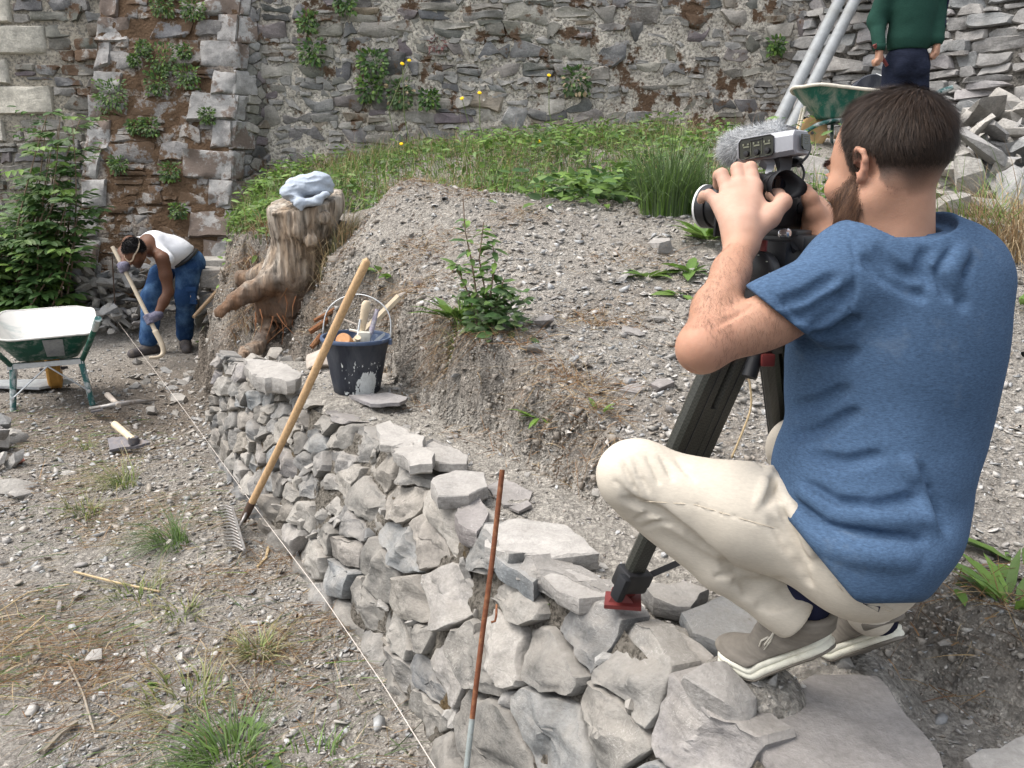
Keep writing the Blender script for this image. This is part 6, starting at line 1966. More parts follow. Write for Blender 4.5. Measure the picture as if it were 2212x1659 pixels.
tool('wooden_block', 'whitish wooden float block in the bucket', 'block', [('block', MB().box(at(785, 728, by - .03), (.055, .05, .05), basis(x=(1, .3, -.1)), .004), 'block_white'), ('strap', MB().box(at(778, 717, by - .0), (.10, .03, .008), basis(x=(1, .2, -.25)), .003), 'block_white')])
tool('brush', 'short round brush handle end at the front of the bucket', 'brush', [('handle', MB().tube([at(772, 742, by - .09), at(773, 729, by - .11)], [.012, .014], 12), 'pale_wood')])
tool('scraper', 'grey steel scraper blade at the right inside the bucket', 'scraper', [('blade', MB().prism([at(808, 735, by - .03), at(830, 718, by - .02), at(832, 724, by - .02), at(812, 742, by - .03)], (.0, .004, 0)), 'galv')])
tool('small_stick', 'little white stick lying across the rear of the bucket', 'stick', [('stick', MB().tube([at(742, 690, by + .12), at(772, 702, by + .10)], .005, 5), 'timber')])
# timber lump behind the bucket
hull_obj('timber_offcut', 'old rounded timber offcut lying in the trench behind the bucket', [at(u, v, Y) for u, v, Y in ((660, 765, 4.2), (700, 748, 4.2), (730, 745, 4.2), (665, 800, 4.1), (705, 800, 4.1), (735, 790, 4.1), (680, 790, 4.0), (720, 752, 4.4))], M['timber'], 'timber', seed=9)

# ------------------------------------------------------------------ pipes against the tall wall
for (u0, v0, u1, v1, lb) in ((1670, 285, 1828, -28, 'left one of two grey galvanised pipes leaning against the tall wall'), (1702, 288, 1861, -28, 'right one of two grey galvanised pipes leaning against the tall wall')):
    a, b = at(u0, v0, 7.9), at(u1, v1, 9.35)
    d = b - a; a = a - d * .02; b = b + d * .35
    b[1] = min(b[1], 9.85)
    w = MB(); pr = [(.050, 0), (.062, 0), (.062, 1.0), (.050, 1.0), (.050, 0)]
    Ld = np.linalg.norm(b - a)
    w.lathe(a, [(r, z * Ld) for r, z in pr], basis(z=d), 24)
    o = w.build('steel_pipe', M['galv_pipe'], None, sharp=40); tag(o, lb, 'pipe', 'two steel pipes')

# ------------------------------------------------------------------ wheelbarrow up on the terrace
def right_barrow():
    Y = 7.0
    f = np.array((-.985, .17, 0)); r = np.array((f[1], -f[0], 0))
    g = at(1755, 322, Y); O = np.array((g[0], g[1], g[2]))          # under the wheel
    L = lambda a, b, z: O + f * a + r * b + np.array((0, 0, z * .87))
    t = thing('wheelbarrow', 'green cement stained wheelbarrow on the terrace behind the cameraman', 'wheelbarrow', O)
    def ring(s, a):
        fa = -.76 * (1 - s) - .40 * s; fb = .20 * (1 - s) + .0 * s
        hw = .33 * (1 - s) + .18 * s
        x, y = superloop((fa + fb) / 2, 0, (fb - fa) / 2, hw, a, 3.6)
        z = (.46 + .11 * (x - fa) / (fb - fa)) * (1 - s) ** .85 + .275 * (1 - (1 - s) ** .85)
        z += .010 * math.sin(5 * a + 1) * (1 - s)
        return (x, y, z)
    barrow_tray(t, L, ring, M['barrow_worn'], M['cement_rim'], M['cement_rim'], rim_r=.014)
    for sg in (-1, 1):
        MB().tube([L(.14, sg * .07, .12), L(.0, sg * .11, .22), L(-.12, sg * .15, .262), L(-.45, sg * .20, .262), L(-.62, sg * .25, .36), L(-.90, sg * .29, .48)], [.018] * 6, 9).build('handle', M['barrow_tube'], t, smooth=True)
        MB().tube([L(-.86, sg * .285, .465), L(-.97, sg * .295, .51)], .021, 10).build('grip', M['barrow_tube'], t, sharp=40)
        MB().tube([L(-.38, sg * .2, .26), L(-.46, sg * .24, .02)], .017, 8).build('leg', M['barrow_tube'], t, sharp=40)
        MB().tube([L(-.18, sg * .17, .26), L(-.20, sg * .22, .03)], .016, 8).build('front_leg', M['barrow_tube'], t, sharp=40)
        MB().tube([L(-.20, sg * .22, .03), L(-.46, sg * .24, .02)], .012, 8).build('skid', M['cement_rim'], t, sharp=40)
        MB().tube([L(.10, sg * .06, .40), L(.14, sg * .065, .13)], .012, 8).build('nose_stay', M['cement_rim'], t, sharp=40)
    W = L(.02, 0, .152)
    MB().lathe(W, [(.085, -.03), (.118, -.034), (.132, -.02), (.135, 0), (.132, .02), (.118, .034), (.085, .03)], basis(z=r), 26).build('tyre', M['tyre_pale'], t, smooth=True)
    MB().lathe(W, [(.07, -.018), (.09, -.022), (.09, .022), (.07, .018), (.07, -.018)], basis(z=r), 22).build('wheel_rim', M['galv'], t, sharp=40)
    Rw = basis(z=r)
    for k in range(9):
        a = 2 * PI * k / 9; e = Rw @ np.array((math.cos(a), math.sin(a), 0))
        MB().tube([W + e * .015, W + e * .085], .004, 5).build('spoke', M['galv'], t)
    MB().tube([W - r * .06, W + r * .06], .014, 8).build('axle', M['iron'], t)
    # black bucket lying in the tray
    bc = L(-.42, .02, .50)
    z = np.array((-.22, -.93, .08)); R = basis(z=z)
    b = thing('bucket', 'dark bucket lying on its side in the terrace wheelbarrow with an orange label', 'bucket', bc)
    MB().lathe(bc, [(0, .12), (.138, .12), (.146, .11), (.150, .05), (.165, -.17), (.172, -.17), (.172, -.18), (.158, -.18), (.14, .1), (0, .1)], R, 28).build('bucket_body', M['bucket'], b, sharp=40)
    q = at(1792, 196, 6.86)
    ex = np.array((.94, .12, .30)); ey = np.array((-.28, 0, .95)); ez = np.cross(ex, ey) * -1
    def card(c, w, h, mt, nm):
        MB().prism([c - ex * w - ey * h, c + ex * w - ey * h, c + ex * w + ey * h, c - ex * w + ey * h], np.array((0, .004, 0))).build(nm, M[mt], b)
    fc = bc + z * .123
    card(fc + ex * .055 - ey * .025, .055, .027, 'orange_label', 'orange_label')
    card(fc - ex * .06 - ey * .055, .035, .04, 'white_label', 'paper_label')
    # letters on the label
    lc = fc + ex * .055 - ey * .025 - np.array((0, .003, 0))
    def stroke(pts, nm):
        MB().tube([lc + ex * x + ey * y for x, y in pts], .0028, 4).build(nm, M['letter'], b)
    stroke([(-.018, .014), (-.010, -.014), (-.002, .014)], 'letter'); stroke([(.004, -.014), (.012, .014), (.020, -.014)], 'letter'); stroke([(.007, -.003), (.017, -.003)], 'letter')
    MB().tube([bc + R @ np.array((.17, 0, -.16)), bc + R @ np.array((.15, .02, .1)), bc + R @ np.array((.11, .10, .14)), bc + R @ np.array((.03, .15, .10))], .004, 6).build('handle', M['galv'], b, smooth=True)

right_barrow()
# ------------------------------------------------------------------ skin, cloth
def skin_mat(name, rough=.58):
    t = NT(name); P = t.coord('World'); A = t.attr()
    n = t.noise(P, 45, 5, 0.6); n2 = t.noise(P, 420, 3, 0.6)
    c = t.mix(.35, A, t.ramp(n, [(0.3, (.86, .80, .78)), (0.7, (1.10, 1.12, 1.12))]), 'MULTIPLY')
    t.set(c, rough, t.bump(n2, .3, .0015, t.bump(n, .15, .006)), .28)
    t.p.inputs['Subsurface Weight'].default_value = .12
    t.p.inputs['Subsurface Radius'].default_value = (.010, .004, .002)
    return t.m
M['skin'] = skin_mat('skin')
def jersey(name, c, heather=(1.45, .62), scale=260, bump=.35, dust=None):
    t = NT(name); P = t.coord('World')
    n = t.noise(P, scale, 3, 0.7, 0, (.28, .28, 1.0)); n1 = t.noise(P, 7, 3, 0.5); n3 = t.noise(P, 900, 2, .5)
    col = t.mix(1.0, c, t.ramp(n, [(0.32, heather[1]), (0.66, heather[0])]), 'MULTIPLY')
    col = t.mix(.3, col, t.ramp(n1, [(0.3, .8), (0.7, 1.2)]), 'MULTIPLY')
    if dust is not None:
        g = t.math('MULTIPLY', t.ramp(t.noise(P, 11, 5, .7), [(.60, 0), (.74, 1)]), .45)
        col = t.mix(g, col, dust)
    return t.set(col, .95, t.bump(n3, bump, .0012, t.bump(t.noise(P, 60, 4, .6), .15, .004)), .12)
M['blue_shirt'] = jersey('blue_shirt', (.058, .100, .172), (1.28, .75), 520, dust=(.13, .17, .23))
M['cream_chino'] = jersey('cream_chino', (.54, .49, .415), (1.06, .94), 420, .3)
M['seam'] = plain('seam', (.55, .48, .38), .9, .1, 0, .2)
M['navy'] = plain('navy', (.018, .02, .045), .9, .1, 0, .4)
M['suede'] = jersey('suede', (.195, .175, .150), (1.2, .8), 60, .5)
M['sole'] = plain('sole', (.70, .68, .58), .7, .25, 0, .25, 40, .2, (.50, .47, .38), .55, .72)
M['lace'] = plain('lace', (.62, .58, .5), .9, .1, 0, .2)

J = atd
V3 = lambda *a: np.array(a, float)
MAN = dict(
    lsh=J(1842, 605, 1.215), rsh=J(2062, 612, 1.27), lel=J(1516, 752, 1.165), lwr=J(1603, 525, 1.325),
    rel=J(1985, 705, 1.60), rwr=J(1782, 518, 1.43), c7=J(1944, 505, 1.225), hip=J(1900, 1185, 1.25),
    lhip=J(1850, 1200, 1.20), rhip=J(1955, 1195, 1.31), lkn=J(1375, 1035, 1.33), rkn=J(1722, 965, 1.62), lan=J(1738, 1322, 1.325), ran=J(1885, 1330, 1.44))
TF = V3(.02, 1, -.12); TF /= np.linalg.norm(TF); TL = V3(-1, .02, 0); TU = np.cross(TF, TL); TR = np.stack((TF, TL, TU), 1)
HF = V3(-.49, .87, -.22); HF /= np.linalg.norm(HF); HL = V3(-.87, -.49, 0.02); HL -= HF * (HL @ HF); HL /= np.linalg.norm(HL); HU = np.cross(HF, HL); HR = np.stack((HF, HL, HU), 1)
HO = J(1918, 362, 1.225); HS = .905
hd = lambda x, y, z: HO + HR @ (np.array((x, y, z)) * HS)
man = thing('person', 'bearded man in blue t-shirt and cream trousers squatting on the wall behind a video camera', 'person', (MAN['hip'][0], MAN['hip'][1], .60))

def head_prims(s, hd, R, S=1.0, k=.02, jaw=True):
    e = lambda c, r, kk=k, op='add': s.ell(hd(*c), np.array(r) * S, R, kk, op)
    e((-.012, 0, .042), (.099, .078, .088))
    e((-.045, 0, .025), (.058, .064, .064))
    e((.045, 0, .0), (.052, .064, .075))
    e((.048, 0, -.045), (.047, .055, .058))
    s.cap(hd(.0, .052, -.055), hd(.078, .016, -.092), .021 * S, .018 * S, k); s.cap(hd(.0, -.052, -.055), hd(.078, -.016, -.092), .021 * S, .018 * S, k)
    e((.083, 0, -.092), (.018, .022, .017))
    s.cap(hd(.086, .036, .024), hd(.094, .008, .022), .010 * S, .010 * S, .012); s.cap(hd(.086, -.036, .024), hd(.094, -.008, .022), .010 * S, .010 * S, .012)
    for sg in (-1, 1):
        e((.098, sg * .032, .004), (.018, .015, .011), .012, 'sub')
        e((.081, sg * .032, .004), (.0125, .0125, .0125), .002)
        s.cap(hd(.094, sg * .042, .0095), hd(.096, sg * .022, .0095), .0035 * S, .0035 * S, .004)
        e((.066, sg * .046, -.022), (.026, .022, .02), .02)
        # ear
        ring = [(.010, .0735, .012), (.007, .079, .024), (-.006, .085, .027), (-.018, .088, .019), (-.021, .087, .004), (-.015, .083, -.010), (-.004, .078, -.021), (.005, .074, -.024)]
        P = [hd(x, sg * y, z) for x, y, z in ring]
        s.path(P, [.0038 * S, .004 * S, .0046 * S, .005 * S, .005 * S, .0046 * S, .0058 * S, .005 * S], .004)
        e((-.005, sg * .079, .002), (.015, .005, .022), .004)
        e((.001, sg * .081, -.001), (.007, .005, .010), .004, 'sub')
        e((-.008, sg * .083, .013), (.007, .0035, .008), .003, 'sub')
    s.cap(hd(.097, 0, .014), hd(.118, 0, -.026), .007 * S, .0105 * S, .010)
    for sg in (-1, 1): e((.108, sg * .011, -.031), (.010, .008, .008), .006)
    s.cap(hd(.094, .018, -.060), hd(.098, -.018, -.060), .006 * S, .006 * S, .006); s.cap(hd(.092, .015, -.069), hd(.095, -.015, -.069), .006 * S, .006 * S, .006)
    s.cap(hd(.104, .02, -.0645), hd(.104, -.02, -.0645), .0018 * S, .0018 * S, .002, 'sub')

def finger(s, P, r0, r1, k=.006):
    n = len(P); s.path(P, list(np.linspace(r0, r1, n)), k)

def cameraman_body():
    m = MAN
    s = bbox_solid([J(1450, 820, 1.1), J(2190, 170, 1.1), J(1500, 340, 1.5), J(1950, 1250, 1.4), J(1500, 760, 1.05), J(2100, 640, 1.65)], .06, .0032)
    head_prims(s, hd, HR, HS)
    # neck with its two cords
    s.cap(hd(-.024, 0, -.035), m['c7'] + (-.004, .01, -.02), .046, .061, .022)
    s.cap(hd(.01, 0, -.06), J(1890, 545, 1.28), .050, .055, .03)
    s.cap(hd(-.03, .045, -.04), J(1860, 560, 1.27), .018, .022, .03)
    s.cap(m['c7'] + (0, .03, -.03), m['lsh'] + (.04, .02, .0), .042, .04, .03); s.cap(m['c7'] + (0, .03, -.03), m['rsh'] + (-.04, .02, .0), .042, .04, .03)
    # trunk under the clothes
    s.ell(J(1955, 690, 1.31), (.085, .125, .16), TR, .03); s.ell(J(1915, 920, 1.30), (.08, .11, .19), TR, .03); s.ell(J(1900, 1120, 1.27), (.08, .10, .12), TR, .03)
    # left arm
    s.ell(m['lsh'], (.045, .045, .045), None, .03)
    s.cap(m['lsh'], m['lel'], .0445, .0355, .02)
    mid = m['lsh'] * .45 + m['lel'] * .55
    s.ell(mid + (0, -.004, -.008), (.075, .034, .0375), basis(x=m['lel'] - m['lsh']), .02)
    fm = m['lel'] * .66 + m['lwr'] * .34
    s.path([m['lel'], fm, m['lel'] * .3 + m['lwr'] * .7, m['lwr']], [.0345, .0360, .0285, .0255], .02)
    # left hand, back to us, fingers over the lens
    W = m['lwr']
    mcp = [J(1630, 405, 1.385), J(1598, 402, 1.392), J(1572, 415, 1.39), J(1552, 440, 1.38)]
    pip = [J(1621, 363, 1.402), J(1593, 365, 1.410), J(1559, 377, 1.408), J(1531, 421, 1.392)]
    tip = [J(1620, 364, 1.445), J(1591, 367, 1.455), J(1552, 379, 1.45), J(1520, 423, 1.425)]
    tp2 = [J(1622, 385, 1.462), J(1590, 390, 1.47), J(1550, 400, 1.465), J(1514, 432, 1.44)]
    for a, rr in zip(mcp, (.0155, .016, .0155, .014)):
        s.cap(W + (a - W) * .12, a, .021, rr, .014)
    s.cap(W, J(1602, 488, 1.335), .0265, .028, .02)
    s.ell(J(1606, 465, 1.35), (.034, .016, .045), basis(z=J(1600, 405, 1.39) - W, x=(1, .2, 0)), .016)
    for a, b, c, d, r in zip(mcp, pip, tip, tp2, (.0118, .0122, .0115, .0100)):
        s.path([a, a * .45 + b * .55, b], [r * 1.12, r * .98, r * 1.03], .005)
        s.path([b, c, d], [r * 1.02, r * .92, r * .82], .004)
    s.path([J(1625, 505, 1.33), J(1662, 472, 1.345), J(1692, 437, 1.362), J(1680, 424, 1.385), J(1665, 420, 1.40)], [.018, .0165, .0140, .0130, .0108], .008)
    s.cap(J(1640, 440, 1.37), J(1664, 470, 1.352), .010, .012, .014)
    for a in mcp[:3]: s.ell(a - ray(1600, 410) * .006, (.0075, .006, .0075), None, .006)
    # right arm and hand
    s.ell(m['rsh'], (.045, .045, .045), None, .03)
    s.cap(m['rsh'], m['rel'], .046, .042, .03)
    s.path([m['rel'], m['rel'] * .5 + m['rwr'] * .5, m['rwr']], [.042, .038, .028], .02)
    s.path([m['rwr'], J(1772, 480, 1.45), J(1762, 455, 1.47)], [.028, .030, .026], .014)
    s.path([J(1774, 492, 1.43), J(1762, 462, 1.425), J(1750, 430, 1.42), J(1741, 408, 1.432)], [.020, .0165, .0135, .0105], .010)
    for v, dz in ((432, .0), (452, .0), (471, .0), (489, .0)):
        s.path([J(1766, v + 4, 1.475), J(1752, v, 1.505), J(1728, v + 2, 1.515), J(1712, v + 4, 1.50)], [.0125, .0112, .0105, .009], .006)
    s.crease([(1545, 706), (1580, 686), (1635, 655)], .0028, 0, .005); s.crease([(1478, 790), (1492, 800), (1508, 806)], .002, 0, .006)
    def col(P):
        n = len(P); c = np.tile(np.array((.44, .245, .165)), (n, 1))
        q = (P - HO) @ HR / HS
        # forearm and hands a little paler and pinker
        hand = sstep(.10, .0, np.linalg.norm(P - J(1600, 430, 1.37), axis=1) - .05)
        c = c * (1 - hand[:, None]) + np.array((.50, .315, .24)) * hand[:, None]
        for a in mcp + pip + [J(1692, 437, 1.36)]:
            k = np.exp(-(np.linalg.norm(P - a, axis=1) / .011) ** 2) * .35
            c = c * (1 - k[:, None]) + np.array((.50, .25, .19)) * k[:, None]
        el = np.exp(-(np.linalg.norm(P - MAN['lel'], axis=1) / .055) ** 2) * .35
        c = c * (1 - el[:, None]) + np.array((.50, .235, .16)) * el[:, None]
        ear = np.exp(-(((q[:, 0] + .008) / .03) ** 2 + ((np.abs(q[:, 1]) - .084) / .014) ** 2 + ((q[:, 2] - .005) / .035) ** 2)) * .6
        c = c * (1 - ear[:, None]) + np.array((.52, .25, .18)) * ear[:, None]
        hr_ = hair_mask(q) * (.10 + .82 * sstep(-.074, -.015, q[:, 2] + .012 * vnoise(q[:, 0] * 40, q[:, 1] * 40, seed=8)))
        c = c * (1 - hr_[:, None]) + np.array((.032, .022, .018)) * hr_[:, None]
        bd = beard_mask(q) * .75
        c = c * (1 - bd[:, None]) + np.array((.10, .055, .035)) * bd[:, None]
        lip = np.exp(-((q[:, 0] - .1) / .012) ** 2 - (q[:, 1] / .02) ** 2 - ((q[:, 2] + .064) / .009) ** 2)
        c = c * (1 - .7 * lip[:, None]) + np.array((.45, .16, .13)) * .7 * lip[:, None]
        brow = np.exp(-((q[:, 2] - .028) / .006) ** 2) * (q[:, 0] > .07) * (np.abs(q[:, 1]) > .01) * (np.abs(q[:, 1]) < .05)
        c = c * (1 - .9 * brow[:, None]) + np.array((.05, .03, .025)) * .9 * brow[:, None]
        return c
    P, Fq = s.mesh(2)
    o = obj('body', P, Fq, M['skin'], man, True, col(P))
    return s, P, Fq
def hair_mask(q):
    x, y, z = q[:, 0], q[:, 1], q[:, 2]; ay = np.abs(y)
    on = ((x + .012) / .112) ** 2 + (y / .092) ** 2 + ((z - .02) / .13) ** 2 < 1.35
    line = np.interp(x, [-.12, -.07, -.045, -.032, -.022, .0, .008, .016, .027, .034, .042, .052, .07], [-.062, -.064, -.052, -.028, .024, .036, .026, -.012, -.004, .045, .085, .118, .17])
    jag = .006 * vnoise(x * 160, y * 160, z * 60, seed=3)
    m = sstep(-.007, .006, z - line + jag) * on
    ear = (((x + .008) / .026) ** 2 + ((z - .002) / .032) ** 2 < 1) & (ay > .070)
    return m * (1 - ear)
def beard_mask(q):
    x, y, z = q[:, 0], q[:, 1], q[:, 2]
    top = np.interp(x, [.0, .02, .04, .065, .09, .11], [-.01, -.006, -.024, -.042, -.045, -.046])
    bot = np.interp(x, [0, .03, .06, .1], [-.075, -.095, -.118, -.13])
    m = sstep(-.008, .006, top - z) * sstep(-.006, .008, z - bot) * sstep(.004, .024, x + .25 * (-.03 - z))
    lips = (x > .085) & (np.abs(y) < .022) & (np.abs(z + .064) < .012)
    near = ((x - .045) / .072) ** 2 + (y / .078) ** 2 + ((z + .06) / .078) ** 2 < 1.5
    return m * (~lips) * near

def strands(P, Fq, n, mask, rng, length, width, dirf, cols, lift=.0, name='hair', parent=None, mat='hair', seg=3, bend=.5, grav=.05):
    """short ribbons rooted on a surface"""
    a, b, c = P[Fq[:, 0]], P[Fq[:, 1]], P[Fq[:, 2]]
    nr = np.cross(b - a, P[Fq[:, 3]] - a); ar = np.linalg.norm(nr, axis=1); nr = nr / (ar[:, None] + 1e-12)
    ctr = P[Fq].mean(1)
    w = ar * mask(ctr); w = w / w.sum()
    i = rng.choice(len(Fq), n, p=w)
    u, v = rng.random((2, n))
    p = a[i] + (b[i] - a[i]) * u[:, None] + (P[Fq[i, 3]] - a[i]) * v[:, None]
    N = nr[i]
    d, up = dirf(p, N)
    L = length(p) if callable(length) else np.full(n, length)
    L = L * rng.uniform(.65, 1.2, n)
    V, Fc, C = blades(p - N * .001, d, L, width * rng.uniform(.7, 1.3, n), tone(rng, n, cols, .3), bend, up, seg, grav=grav)
    return obj(name, V, tri(Fc), M[mat], parent, True, C)
_s, BP, BF = cameraman_body()
def man_hair():
    rng = np.random.default_rng(9)
    q_of = lambda p: (p - HO) @ HR / HS
    hm = lambda p: hair_mask(q_of(p)) * (.10 + .9 * sstep(-.072, -.035, q_of(p)[:, 2]))
    def dirf(p, N):
        q = q_of(p)
        side = sstep(.06, .02, q[:, 2]); back = sstep(.0, -.06, q[:, 0])
        # crown whorl: away from the crown point, downwards on the sides
        cr = np.array((-.055, -.01, .125)); r = q - cr
        r = r / (np.linalg.norm(r, axis=1, keepdims=True) + 1e-6)
        lo = np.stack((-.35 + 0 * r[:, 0], .0 * r[:, 1], -1 + 0 * r[:, 2]), 1)
        fr = np.stack((-.5 + 0 * r[:, 0], .55 + 0 * r[:, 0], -.25 + 0 * r[:, 2]), 1)
        d = r * (1 - side)[:, None] + lo * side[:, None] + fr * sstep(-.01, .04, q[:, 0])[:, None] * 1.6
        clump = np.stack([vnoise(q[:, 0] * 55, q[:, 1] * 55, q[:, 2] * 55, seed=k) for k in (1, 2, 3)], 1) * .38
        d = (d + clump + rng.normal(size=d.shape) * .16) @ HR.T
        d = d - N * (d * N).sum(1, keepdims=True)
        d = norm(d)
        lift = (.16 + .10 * (1 - side))[:, None]
        return norm(d + N * .05), norm(d * (1 - lift * .6) + N * lift * 1.1)
    def ln(p):
        q = q_of(p); h = sstep(-.05, .10, q[:, 2])
        return (.0075 + .019 * h ** 1.3) * (1 - .35 * sstep(.0, .05, q[:, 0])) * (.55 + .55 * sstep(-.02, .03, q[:, 2] + .01))
    strands(BP, BF, 30000, hm, rng, ln, .00085, dirf, [(.046, .029, .020), (.033, .022, .017), (.068, .044, .031), (.024, .017, .014)], name='hair', parent=man, bend=.65, grav=.12)
    bm_ = lambda p: beard_mask(q_of(p))
    def dirb(p, N):
        d = np.broadcast_to(np.array((.25, 0, -1.0)) @ HR.T, p.shape) + rng.normal(size=p.shape) * .35
        d = norm(d - N * (d * N).sum(1, keepdims=True))
        return d, norm(d + N * .75)
    strands(BP, BF, 9000, bm_, rng, .013, .0007, dirb, [(.12, .062, .036), (.085, .045, .03), (.17, .09, .05), (.06, .035, .025)], name='beard', parent=man, bend=.6)
    # fine hair on the arms
    def am(p):
        c1 = np.linalg.norm(np.cross(p - MAN['lel'], MAN['lwr'] - MAN['lel']), axis=1) / np.linalg.norm(MAN['lwr'] - MAN['lel'])
        t = ((p - MAN['lel']) @ (MAN['lwr'] - MAN['lel'])) / np.sum((MAN['lwr'] - MAN['lel']) ** 2)
        t2 = ((p - MAN['lsh']) @ (MAN['lel'] - MAN['lsh'])) / np.sum((MAN['lel'] - MAN['lsh']) ** 2)
        c2 = np.linalg.norm(np.cross(p - MAN['lsh'], MAN['lel'] - MAN['lsh']), axis=1) / np.linalg.norm(MAN['lel'] - MAN['lsh'])
        return ((c1 < .05) & (t > .02) & (t < .88)) * 1.0 + .5 * ((c2 < .07) & (t2 > .45) & (t2 < 1.0))
    ax = norm((MAN['lel'] - MAN['lwr'])[None])[0]
    def dira(p, N):
        d = np.broadcast_to(ax * .8 + np.array((.3, 0, -.5)), p.shape) + rng.normal(size=p.shape) * .4
        d = norm(d - N * (d * N).sum(1, keepdims=True))
        return d, norm(d + N * .35)
    strands(BP, BF, 7500, am, rng, .012, .00024, dira, [(.12, .07, .05), (.18, .11, .075)], name='arm_hair', parent=man, bend=.4)
    q = lambda p: beard_mask(q_of(p)) * 0 + (np.abs(q_of(p)[:, 2] - .028) < .006) * (q_of(p)[:, 0] > .07) * (np.abs(np.abs(q_of(p)[:, 1]) - .03) < .02)
    strands(BP, BF, 500, q, rng, .008, .0006, lambda p, N: (norm(np.sign(q_of(p)[:, 1:2]) * HL[None] - N * .1), norm(np.sign(q_of(p)[:, 1:2]) * HL[None] + N * .4)), [(.05, .03, .025)], name='eyebrows', parent=man)
man_hair()

def shirt():
    m = MAN; h = .0036
    s = bbox_solid([J(1625, 500, 1.1), J(2190, 1320, 1.1), J(1640, 700, 1.45), J(2150, 560, 1.5)], .06, h)
    # trunk
    s.ell(J(1930, 720, 1.285), (.122, .168, .20), TR, .05)
    s.cap(J(1838, 600, 1.245), J(2056, 602, 1.275), .072, .074, .05)
    s.cap(J(1930, 552, 1.25), J(1860, 575, 1.235), .066, .066, .05); s.cap(J(1955, 552, 1.25), J(2030, 582, 1.265), .066, .066, .05)
    s.ell(J(1990, 700, 1.22), (.075, .12, .13), TR, .05)
    s.ell(J(1915, 890, 1.285), (.125, .162, .22), TR, .05)
    s.ell(J(1878, 1080, 1.275), (.125, .136, .175), TR, .05)
    s.ell(J(1876, 1190, 1.252), (.132, .136, .120), TR, .03); s.ell(J(1932, 1212, 1.25), (.095, .086, .080), TR, .03); s.ell(J(1850, 1180, 1.215), (.108, .105, .112), TR, .03)
    s.ell(J(1740, 1010, 1.285), (.06, .05, .07), TR, .04); s.ell(J(1790, 1085, 1.235), (.08, .075, .10), TR, .04)
    # sleeves
    d = m['lel'] - m['lsh']; d /= np.linalg.norm(d)
    hem = m['lsh'] + (m['lel'] - m['lsh']) * .47
    s.cap(m['lsh'], hem + d * .02, .070, .062, .04)
    s.cap(m['rsh'], m['rsh'] * .5 + m['rel'] * .5, .070, .062, .04)
    # folds
    G = lambda uv, r=.007, op='sub', k=.018: s.crease(uv, r if r < .002 else r * (.24 if min(p[1] for p in uv) > 650 else .14), 0, k, op)
    G([(1705, 1130), (1760, 1185), (1850, 1225), (1960, 1240)], .008); G([(1722, 1085), (1790, 1130), (1880, 1150), (1990, 1170)], .008)
    G([(1740, 1050), (1810, 1090), (1900, 1095), (1985, 1075)], .007); G([(1980, 1010), (2010, 1080), (2040, 1150)], .009); G([(1760, 985), (1830, 1000), (1900, 985)], .006)
    G([(1720, 940), (1780, 930), (1850, 890)], .005); G([(1715, 880), (1770, 870), (1830, 840)], .004)
    G([(1730, 1060), (1800, 1110), (1890, 1122), (1990, 1125)], .006, 'add', .02); G([(1715, 1105), (1770, 1160), (1850, 1190), (1960, 1205)], .006, 'add', .02); G([(1960, 1000), (1990, 1080), (2010, 1140)], .006, 'add', .02)
    G([(1740, 735), (1790, 725), (1850, 690)], .010); G([(1745, 760), (1800, 770), (1850, 760)], .006); G([(1760, 700), (1810, 670), (1840, 620)], .006)
    G([(1870, 560), (1910, 600), (1990, 640)], .004); G([(2060, 540), (2030, 590), (2050, 640)], .005); G([(2095, 560), (2070, 610), (2080, 660)], .005); G([(2000, 545), (1990, 575), (2010, 610)], .0035); G([(1900, 540), (1925, 575), (1975, 600)], .0035)
    G([(2080, 540), (2050, 590), (2065, 640)], .005, 'add', .02)
    G([(1690, 655), (1740, 640), (1800, 600)], .004); G([(1700, 690), (1750, 680), (1810, 640)], .004)
    G([(1838, 515), (1848, 560), (1846, 620), (1835, 680)], .0018, 'sub', .004)
    G([(1662, 628), (1705, 668), (1755, 706)], .0016, 'sub', .004)
    s.bumpy(lambda x, y, z: .0035 * fbm(x * 9, y * 9, z * 9, oct=3, seed=5) + .0018 * fbm(x * 30 + z * 18, y * 22, z * 30, oct=2, seed=8) * sstep(1.25, .95, z))
    s.D -= (.010 * sstep(1.06, .98, s.ax[2])).astype(np.float32)[None, None, :]
    qa, qb = J(2092, 1190, 1.2), J(1995, 1308, 1.2)
    nq = np.cross(qb - qa, ray(2030, 1250)); nq *= np.sign(nq @ V3(1, 0, -1))
    s.cut(qa, nq, .03)
    # neck opening, hems
    s.cut(hem + d * .004, d, .003) if False else None
    X = s.lo; q = s.sl(hem - .13, hem + .13); Xs, Ys, Zs = s.pts(q)
    h1, h2 = J(1637, 640, 1.19), J(1742, 724, 1.165)
    d2 = np.cross(h2 - h1, ray(1690, 682)); d2 /= np.linalg.norm(d2); d2 *= np.sign(d2 @ d)
    dd = ((h1[0] - Xs) * d2[0] + (h1[1] - Ys) * d2[1] + (h1[2] - Zs) * d2[2]).astype(np.float32)
    rad = np.sqrt((Xs - hem[0]) ** 2 + (Ys - hem[1]) ** 2 + (Zs - hem[2]) ** 2)
    s.mixin(q, np.maximum(dd, rad - .095).astype(np.float32), .003, 'sub')
    pass
    n = V3(-.06, -.12, 1.0); n /= np.linalg.norm(n)
    nc = J(1938, 505, 1.235)
    q = s.sl(nc - (.10, .12, .02), nc + (.10, .12, .14)); Xs, Ys, Zs = s.pts(q)
    pl_ = (nc[0] - Xs) * n[0] + (nc[1] - Ys) * n[1] + (nc[2] - Zs) * n[2] + .006
    rad = np.sqrt(((Xs - nc[0]) / 1.0) ** 2 + (Ys - nc[1]) ** 2) - .082
    s.mixin(q, np.maximum(pl_, rad).astype(np.float32), .006, 'sub')
